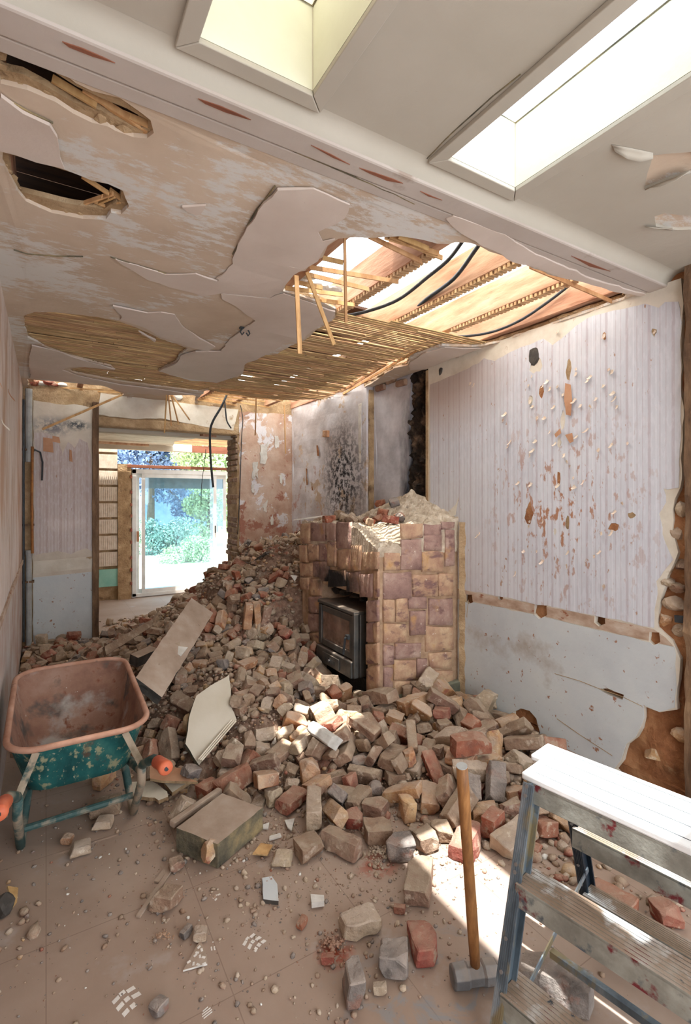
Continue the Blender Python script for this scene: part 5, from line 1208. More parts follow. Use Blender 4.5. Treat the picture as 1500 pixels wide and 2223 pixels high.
HPA = np.array(HP)
def hgt(x, y):
    d2 = (HPA[:, 0] - x) ** 2 + (HPA[:, 1] - y) ** 2 + .004; w = d2 ** -2.2
    return float((w * HPA[:, 2]).sum() / w.sum())
def mound_z(x, y):
    h = hgt(x, y) - .055
    n_ = noise.noise(Vector((x * 7, y * 7, 0))) * .03 + noise.noise(Vector((x * 22, y * 22, 5))) * .012
    return h + n_ * min(1, max(0, (h + .05) / .08))
gx = np.arange(XL + .004, XR - .002, .0265); gy = np.arange(.5, 7.2, .0265)
Zm = np.zeros((len(gy), len(gx)))
for j, y in enumerate(gy):
    for i, x in enumerate(gx): Zm[j, i] = mound_z(x, y)
vid = {}; mvs = []; mfs = []
def vi(j, i):
    if (j, i) not in vid:
        z = Zm[j, i]; z += .007 * noise.noise(Vector((gx[i] * 70, gy[j] * 70, 3)))
        vid[(j, i)] = len(mvs); mvs.append((gx[i], gy[j], max(z, -.01)))
    return vid[(j, i)]
for j in range(len(gy) - 1):
    for i in range(len(gx) - 1):
        xm_, ym_ = gx[i] + .013, gy[j] + .013
        if xm_ > FX0 + .03 and FY0 + .03 < ym_ < FY1 - .03: continue
        if YB - .0 < ym_ < YB + .38 and not (OX0 + .01 < xm_ < OX1 - .01): continue
        if ym_ > YB + .38 and xm_ < .25: continue
        if max(Zm[j, i], Zm[j + 1, i], Zm[j, i + 1], Zm[j + 1, i + 1]) > .0: mfs.append((vi(j, i), vi(j, i + 1), vi(j + 1, i + 1), vi(j + 1, i)))
mound = obj('rubble_mound', mvs, mfs, 'gravel', kind='stuff'); tag(mound, 'mound of fine brown rubble and dust under the heaped bricks', 'rubble'); mound['kind'] = 'stuff'
def at(px, py, lift=0.0):
    d = rdir(px, py); t = .8
    while t < 9:
        p = CAM + d * t; g = max(0, mound_z(p.x, p.y)) if .5 < p.y < 7.1 else 0
        if p.z <= g + lift: return p
        t += .01
    return p
# ------------------------------------------------------------------ shapes of bricks, lumps and flakes
def chunk_mesh(name, size, seed, chops, rough, sub=3):
    r = random.Random(seed); bm = bmesh.new(); bmesh.ops.create_cube(bm, size=1)
    for v in bm.verts: v.co = Vector((v.co.x * size[0], v.co.y * size[1], v.co.z * size[2]))
    for k in range(chops):
        nrm = Vector((r.gauss(0, 1), r.gauss(0, 1), r.gauss(0, 1)))
        nrm = Vector((nrm.x / size[0], nrm.y / size[1], nrm.z / size[2])).normalized()
        ext = sum(abs(nrm[i]) * size[i] / 2 for i in range(3)); d = ext * r.uniform(.62, .88)
        res = bmesh.ops.bisect_plane(bm, geom=bm.verts[:] + bm.edges[:] + bm.faces[:], plane_co=nrm * d, plane_no=nrm, clear_outer=True)
        eds = [e for e in res['geom_cut'] if isinstance(e, bmesh.types.BMEdge)]
        if eds:
            try: bmesh.ops.contextual_create(bm, geom=eds)
            except Exception: pass
    bmesh.ops.bevel(bm, geom=bm.edges[:], offset=.004, segments=1, affect='EDGES', clamp_overlap=True)
    bmesh.ops.triangulate(bm, faces=bm.faces[:])
    for _ in range(2):
        le = [e for e in bm.edges if e.calc_length() > .035]
        if le: bmesh.ops.subdivide_edges(bm, edges=le, cuts=1); bmesh.ops.triangulate(bm, faces=bm.faces[:])
    for v in bm.verts:
        q = noise.noise(v.co * 18 + Vector((seed, 0, 0))) + .6 * noise.noise(v.co * 45 + Vector((0, seed, 0)))
        v.co += v.co.normalized() * rough * q
    bmesh.ops.recalc_face_normals(bm, faces=bm.faces); me = bpy.data.meshes.new(name); bm.to_mesh(me); bm.free(); return me
KINDS = []   # (name, size, mesh)
SPEC = [('brick', (.215, .105, .068), 1, 3, .006), ('brick', (.21, .10, .065), 2, 4, .007), ('brick', (.205, .10, .07), 3, 5, .008), ('brick', (.16, .105, .068), 4, 4, .007), ('brick', (.15, .10, .065), 5, 5, .008), ('brick', (.115, .105, .066), 6, 4, .007),
        ('brick', (.11, .10, .068), 7, 5, .008), ('brick', (.09, .10, .065), 8, 3, .005), ('brick', (.22, .12, .09), 9, 4, .008), ('brick', (.13, .11, .07), 10, 4, .006),
        ('stone', (.13, .10, .08), 11, 6, .008), ('stone', (.10, .085, .07), 12, 7, .007), ('stone', (.09, .07, .045), 13, 6, .006), ('stone', (.075, .065, .055), 14, 6, .005), ('stone', (.15, .09, .06), 15, 6, .008), ('stone', (.07, .05, .04), 16, 5, .004), ('stone', (.12, .08, .03), 17, 5, .003), ('stone', (.085, .08, .07), 18, 8, .006)]
for nm, sz, sd, ch, rg in SPEC: KINDS.append((nm, sz, chunk_mesh(nm, sz, sd, ch, rg)))
CLS = ['brick_dusty', 'brick_ochre', 'brick_grey', 'mortar_chunk', 'brick_red', 'white_plaster']
VARM = {}
def variant(k, c):
    if (k, c) not in VARM:
        me = KINDS[k][2].copy(); me.materials.clear(); me.materials.append(M_(CLS[c])); VARM[(k, c)] = me
    return VARM[(k, c)]
# ------------------------------------------------------------------ slabs and boards lying on the heap
def slab(name, lab, cat, top, th, mt, ms, seed=0, jag=.0, edge_parts=None):
    """top: corner points (3D, in order) of the upper face; th: thickness along the face normal"""
    c = sum(top, Vector()) / len(top); nrm = Vector((0, 0, 0))
    for i in range(len(top)): nrm += (top[i] - c).cross(top[(i + 1) % len(top)] - c)
    nrm.normalize()
    if nrm.z < 0: nrm = -nrm
    ex = (top[1] - top[0]).normalized(); ey = nrm.cross(ex)
    uv = [((p - c).dot(ex), (p - c).dot(ey)) for p in top]
    rg = ragged(uv, .03, jag, seed) if jag else [Vector(q) for q in uv]
    n = len(rg); vs = []; lv = (0.0, -.15, -.5, -1.0)
    for l in lv:
        for p in rg:
            k = 1 + (.02 * noise.noise(Vector((p.x * 20, p.y * 20, l * 9 + seed))) if l else 0)
            vs.append(c + ex * p.x * k + ey * p.y * k + nrm * l * th)
    fs = [tuple(range(n)), tuple(reversed(range(3 * n, 4 * n)))]; mi = [0, 1]
    for a in range(3):
        for i in range(n): fs.append((a * n + i, a * n + (i + 1) % n, (a + 1) * n + (i + 1) % n, (a + 1) * n + i)); mi.append(1)
    o = bpy.data.meshes.new(name)
    off = c - nrm * th
    t = thing(name, lab, cat, off)
    mb = MB(); mb.add(vs, fs); mb.m = mi; mb.build('slab_body', [mt, ms], t)
    return t, c, ex, ey, nrm, uv
# big block lying on bare floor
ztop = .115
tp = [on_z(383, 1797, ztop), on_z(482, 1722, ztop + .01), on_z(571, 1754, ztop), on_z(472, 1832, ztop - .005)]
t, c, ex, ey, nn, uv = slab('stone_block', 'thick dusty stone block with tan broken edges lying on the bare floor', 'stone block', tp, .105, 'slab_stone', 'slab_edge', 3, .006)
mb = MB(); q0 = on_z(372, 1790, ztop - .03); q1 = on_z(478, 1716, ztop - .03); mb.bar(q0, q1, .035, .03); bevel(mb.build('moulding', 'slab_stone', t), .008)
rockobj('broken_corner', on_z(455, 1848, .07), (.05, .04, .045), 77, 'brick_ochre', t)
# long lintel stone leaning on the heap
A = at(352, 1513); A.z += .05; B = at(297, 1470); B.z += .07
A = on_y(352, 1513, 3.05); B = on_y(295, 1470, 3.13); Cc = on_y(413, 1302, 4.02); D = on_y(465, 1328, 3.93)
t, c, ex, ey, nn, uv = slab('lintel_stone', 'long dusty stone lintel slab leaning diagonally on the rubble heap', 'stone slab', [A, B, Cc, D], .06, 'slab_stone', 'dark_stone', 5, .004)
# white board fragment in the middle of the heap
pts = [(497, 1467), (500, 1500), (499, 1530), (513, 1563), (436, 1656), (424, 1640), (404, 1612), (410, 1560), (424, 1512), (455, 1492)]
def tilt(p, y0, k, pyref): return on_y(p[0], p[1], y0 + k * (pyref - p[1]) / 100)
t, c, ex, ey, nn, uv = slab('board_fragment', 'large broken pale board fragment standing tilted on the heap beside the wheelbarrow', 'board', [tilt(p, 2.72, .22, 1656) for p in pts], .025, 'pale_board', 'slab_edge', 8, .005)
for k in range(3):
    mb = MB(); a = tilt((512 - k * 5, 1566 - k * 1), 2.715, .22, 1656); b = tilt((438 - k * 4, 1652 - k * 1), 2.715, .22, 1656); mb.bar(a, b, .007, .012, up=nn); mb.build('moulding', 'cream_strip', t)
for i, (x, y, s) in enumerate(((425, 1600, .07), (415, 1570, .06), (430, 1635, .06), (440, 1530, .05), (455, 1500, .05))):
    p = tilt((x - 6, y), 2.80, .22, 1656); rockobj('plaster_backing', p, (s * .6, s * .6, s), 90 + i, 'clay_plaster', t)
# brown board left of the lintel stone
tpb = [on_y(327, 1347, 4.45), on_y(326, 1363, 4.40), on_y(238, 1417, 3.95), on_y(230, 1400, 4.0)]
slab('wood_board', 'narrow red-brown board lying on the rubble left of the stone lintel', 'board', tpb, .025, 'brick_dusty', 'old_timber', 4, .003)
# dark slab brick beside it
slab('stone_slab', 'thick dark flat stone between the brown board and stone lintel', 'stone slab', [on_y(283, 1420, 3.9), on_y(325, 1402, 4.05), on_y(345, 1408, 3.98), on_y(300, 1428, 3.82)], .07, 'slab_stone', 'dark_stone', 6, .004)
# broken plaster sheets beside the wheelbarrow leg
for i, (lab, pts, zz, th, mt) in enumerate((
        ('flat cream plaster sheet propped between wheelbarrow grip and red brick', [(326, 1662), (400, 1668), (395, 1684), (430, 1697), (350, 1695), (325, 1690)], .10, .012, 'kraft_paper'),
        ('cream plaster strip lying in front of the big board fragment', [(355, 1697), (395, 1683), (428, 1664), (430, 1697), (372, 1712)], .075, .02, 'cream_strip'),
        ('broken white plaster sheet on the floor behind the right barrow leg', [(286, 1695), (330, 1692), (362, 1716), (368, 1745), (345, 1742), (335, 1725), (290, 1730), (284, 1715)], .045, .018, 'cream_strip'))):
    slab('plaster_sheet', lab, 'plaster sheet', [on_z(x, y, zz + .02 * ((k % 3) - 1)) if i else on_z(x, y, zz) for k, (x, y) in enumerate(pts)], th, mt, 'clay_plaster', 30 + i, .004)
# small white scraps with their own places
scr = [('jagged white plaster flake standing in front of the fireplace plinth', [(893, 1562), (910, 1543), (930, 1552), (932, 1575), (921, 1596), (905, 1590)], .16), ('crumpled white paper scrap beside the right end of fireplace base', [(932, 1520), (955, 1515), (957, 1530), (952, 1555), (938, 1545)], .22),
       ('white curved shard on top of the lintel stone', [(384, 1402), (408, 1405), (393, 1424), (386, 1420)], .62), ('white flake half buried high on the heap left of fireplace', [(630, 1248), (646, 1250), (640, 1262)], .75),
       ('small white crescent flake on the dust in middle floor', [(710, 1777), (722, 1775), (726, 1790), (720, 1795)], .012), ('small white chip right of the big stone block', [(571, 1790), (584, 1785), (582, 1798), (568, 1797)], .012), ('pointed white chip nearest right of the stone block', [(618, 1780), (640, 1776), (632, 1803), (624, 1796)], .02), ('white plaster flake below the pointed chip', [(585, 1815), (608, 1808), (611, 1815), (585, 1823)], .012),
       ('white curved tile fragment with marks on the floor', [(674, 1941), (703, 1943), (704, 1956), (676, 1960)], .03), ('thin white strip among stones right of the board fragment', [(565, 1665), (590, 1659), (575, 1672), (566, 1671)], .06),
       ('yellowish split wood chip on the floor right of stone block', [(548, 1853), (566, 1830), (592, 1834), (580, 1856)], .025)]
for i, (lab, pts, zz) in enumerate(scr):
    base = [on_z(x, y, zz) for x, y in pts]
    if i < 2:
        Y0 = base[-2].y; base = [on_y(x, y, (2.66, 2.76)[i] + .0006 * (1600 - y)) for x, y in pts]
    if i == 2: base = [on_y(x, y, 3.48 - .004 * (y - 1402)) for x, y in pts]
    if i == 3: base = [on_y(x, y, 4.1) for x, y in pts]
    slab('plaster_scrap', lab, 'plaster scrap', base, .006 if i != 8 else .02, 'white_plaster' if i != 10 else 'splinter_wood', 'white_plaster' if i != 10 else 'laths_wood', 60 + i, .002)
# thin strips of wood on the floor, dark metal channel in the heap
def strip(name, lab, cat, a, b, w, h, mat):
    mb = MB(); mb.bar(a, b, w, h); o = mb.build(name, mat); return tag(o, lab, cat)
strip('wood_strip', 'thin grooved wood strip on the floor running from the stone block to left', 'wood strip', on_z(398, 1848, .008), on_z(300, 1990, .006), .016, .008, 'slab_stone')
strip('wood_strip', 'second thin wood strip lying beside the first under the half brick', 'wood strip', on_z(385, 1855, .006), on_z(340, 1915, .006), .022, .006, 'slab_stone')
strip('metal_channel', 'dark metal channel lying high on the rubble heap before the peeling wall', 'metal channel', at(538, 1238) + Vector((0, 0, .04)), at(582, 1210) + Vector((0, 0, .05)), .05, .02, 'stove_iron')
strip('lath_stick', 'thin grey stick lying across the heap above the lintel stone', 'stick', at(425, 1283) + Vector((0, 0, .05)), at(470, 1255) + Vector((0, 0, .05)), .02, .008, 'old_timber')
tw = rockobj('dark_block', on_z(8, 1965, .035), (.045, .05, .035), 15, 'dark_stone'); tag(tw, 'black stone lump at the left edge of the floor', 'stone')
slab('wood_chip', 'splintered tan wood chip leaning on the black lump at left edge', 'wood chip', [on_z(17, 1922, .04), on_z(40, 1925, .012), (on_z(40, 1955, .008)), on_z(25, 1975, .006), on_z(22, 1950, .02)], .006, 'splinter_wood', 'laths_wood', 3, .004)
# slate and tile fragments on the near floor
slab('slate_fragment', 'pale green-grey slate piece lying flat on the floor centre', 'slate fragment', [on_z(569, 1905, .02), (on_z(590, 1901, .022)), on_z(602, 1920, .018), on_z(605, 1958, .015), on_z(572, 1950, .02)], .016, 'blue_plaster', 'dark_stone', 9, .003)
t, c, ex, ey, nn, uv = slab('tile_fragment', 'triangular tile fragment with white boot tread marks on near floor', 'tile fragment', [on_z(435, 2040, .008), on_z(449, 2072, .008), on_z(450, 2092, .008), on_z(397, 2106, .008)], .006, 'slab_stone', 'white_plaster', 2, .002)
for k, (x, y) in enumerate(((432, 2056), (438, 2062), (428, 2068), (424, 2074), (434, 2076), (442, 2078), (410, 2088), (420, 2092), (430, 2094), (443, 2092))):
    p = on_z(x, y, .0085); mb = MB(); mb.box(p, (.012, .007, .0012), Matrix.Rotation(.5 + k, 3, 'Z')); mb.build('tread_mark', 'footprint_white', t)

# a lump of bricks still mortared together, standing in the middle of the heap
g0 = at(560, 1385); t = thing('brick_lump', 'big ochre lump of bricks still mortared together standing up in the heap middle', 'brick lump', g0)
for i, (dx, dz, w, h, a, mt) in enumerate(((-.085, .075, .07, .20, .12, 'brick_ochre'), (-.01, .085, .07, .21, -.05, 'brick_ochre'), (.065, .06, .075, .17, .2, 'brick_dusty'), (.03, -.02, .16, .07, .0, 'brick_ochre'))):
    me_ = KINDS[(0, 1, 2, 3)[i]][2]; up_ = h > w; Rb = Matrix.Rotation(math.pi / 2, 3, 'Y') if up_ else Matrix.Rotation(-TH, 3, 'Z')
    R_ = Matrix.Rotation(-TH + (.3 if up_ else 0), 3, 'Z') @ Matrix.Rotation(a, 3, 'Y'); c_ = g0 + Vector((dx * CT, -dx * ST, 0)); c_.z = g0.z + dz * 1.2 + .10
    obj('brick', [c_ + R_ @ (Rb @ v.co) for v in me_.vertices], [tuple(p_.vertices) for p_ in me_.polygons], mt, t)
for i in range(4):
    vs, fs = rock(g0 + Vector(((-.05 + i * .04) * CT, -(-.05 + i * .04) * ST - .03, .05 + .03 * (i % 2))), (.07, .06, .07), 630 + i); obj('mortar', vs, fs, 'mortar_chunk', t)
# ------------------------------------------------------------------ pieces one can point at: (px, py, kind, class, yaw in degrees, label)
HAND = [
 (910, 1905, 0, 0, 75, 'whole dusty brick lying flat on bare floor left of the sledgehammer'),
 (871, 2075, 6, 2, 40, 'dark dusty half brick on the bare floor left of the hammer head'),
 (940, 2068, 14, 4, 140, 'rough red chunk lying just behind the half brick near the hammer'),
 (977, 2140, 7, 2, 20, 'grey-faced broken brick in front of the sledgehammer head'),
 (1162, 2128, 8, 2, -35, 'large rough dark lump on the floor under the ladder steps'),
 (360, 1938, 7, 0, 80, 'single dusty half brick on a wood strip at the left of the floor'),
 (635, 1728, 3, 4, 85, 'narrow purple-red brick pointing at the camera in middle of the floor'),
 (668, 1835, 5, 0, 30, 'small square half brick with red side at the centre of the floor'),
 (735, 1825, 2, 0, -35, 'long dust-covered brick lying right of the small square half brick'),
 (868, 1835, 10, 2, 10, 'dark grey stone on the floor behind the whole dusty brick'),
 (815, 1797, 9, 0, 5, 'squarish dusty brick with bare floor in front of it'),
 (774, 1775, 11, 4, 60, 'reddish stone touching the left side of the squarish dusty brick'),
 (925, 1810, 6, 0, 95, 'upright grey half brick at the edge of the sunlit patch'),
 (1125, 1597, 10, 1, 0, 'large rounded ochre stone on the heap beside the wall hole'),
 (1035, 1655, 8, 1, -40, 'large ochre broken block behind the top of the hammer handle'),
 (962, 1665, 1, 0, -50, 'long dusty brick left of the large ochre block'),
 (930, 1700, 1, 1, -5, 'pale ochre brick lying level left of the hammer handle'),
 (1012, 1552, 0, 0, -60, 'long dusty brick leaning near the wall right of the fireplace'),
 (735, 1602, 3, 3, 65, 'long greyish brick standing tilted in front of the fireplace corner'),
 (782, 1645, 14, 2, 0, 'flat dark grey stone left of the middle of the right heap'),
 (850, 1665, 1, 0, -65, 'dusty brick pointing downhill between dark stone and ochre brick'),
 (1110, 1722, 9, 1, 5, 'square tan brick left of the ladder top corner'),
 (1050, 1755, 4, 1, 10, 'ochre brick with sunlit top right of the hammer handle'),
 (447, 1692, 5, 4, 100, 'dusty red half brick at the right of the plaster sheets'),
 (228, 1745, 4, 0, 15, 'dusty brick lying between the legs of the wheelbarrow'),
 (145, 1808, 13, 1, 0, 'fist-sized brown stone on the floor near the left barrow leg'),
 (173, 1832, 12, 3, 30, 'yellowish flat stone on the floor below the wheelbarrow'),
 (332, 1605, 6, 1, 20, 'sunlit orange half brick beside the right rim of the wheelbarrow'),
 (372, 1555, 9, 4, -20, 'bright orange-red brick above the sunlit half brick'),
 (505, 1345, 3, 1, 80, 'ochre brick standing on end in middle of the heap'),
 (700, 1492, 5, 1, 70, 'tan brick end standing in front of the stove'),
 (665, 1452, 4, 0, -40, 'dusty brick sloping down to the left foot of the stove'),
 (535, 1512, 1, 1, 15, 'long tan brick right of the tip of the pale board fragment'),
 (430, 2010, 13, 3, 20, 'yellowish stone on the near floor above the tile fragment'),
 (407, 2003, 15, 2, 70, 'small dark stone touching the yellowish stone on near floor'),
 (345, 2165, 13, 2, 60, 'dark purple stone at the bottom left of the floor'),
 (1330, 1948, 3, 4, -50, 'red brick with dusty top seen between the ladder steps'),
 (1445, 1978, 11, 4, 10, 'bright red lump at the right seen between the ladder steps'),
 (1183, 1790, 6, 4, 20, 'orange-stained brick right behind the left ladder rail'),
 (552, 1625, 9, 4, 75, 'purple-red brick with white mortar splashes right of the board fragment'),
 (470, 1655, 10, 3, 40, 'square mortar lump touching the lower edge of the board fragment'),
 (300, 1388, 1, 0, 30, 'dusty brick resting above the dark flat stone'),
 (1165, 1630, 7, 0, -20, 'dusty broken brick by the lower wall just above the ladder top'),
 (805, 1985, 14, 3, 20, 'tan stone alone on the near floor left of the hammer handle'),
 (843, 1968, 15, 4, 50, 'small red stone right of the tan stone on near floor'),
 (712, 2060, 15, 4, 0, 'small red crumbling stone in the red dust patch'),
 (655, 1985, 15, 4, 60, 'small red stone left of the tan stone on the floor'),
 (825, 2125, 15, 3, 0, 'small grey-tan stone left of the grey-faced brick'),
 (222, 1778, 12, 3, 10, 'pale cracked stone on the floor below the brick between barrow legs'),
 (965, 1598, 2, 0, 20, 'dusty red brick on the heap right of the white flake'),
 (1065, 1575, 9, 2, -20, 'black-sided brick near the wall left of the rounded ochre stone'),
 (620, 1850, 12, 3, 0, 'flat pale stone right of the yellowish wood chip'),
]

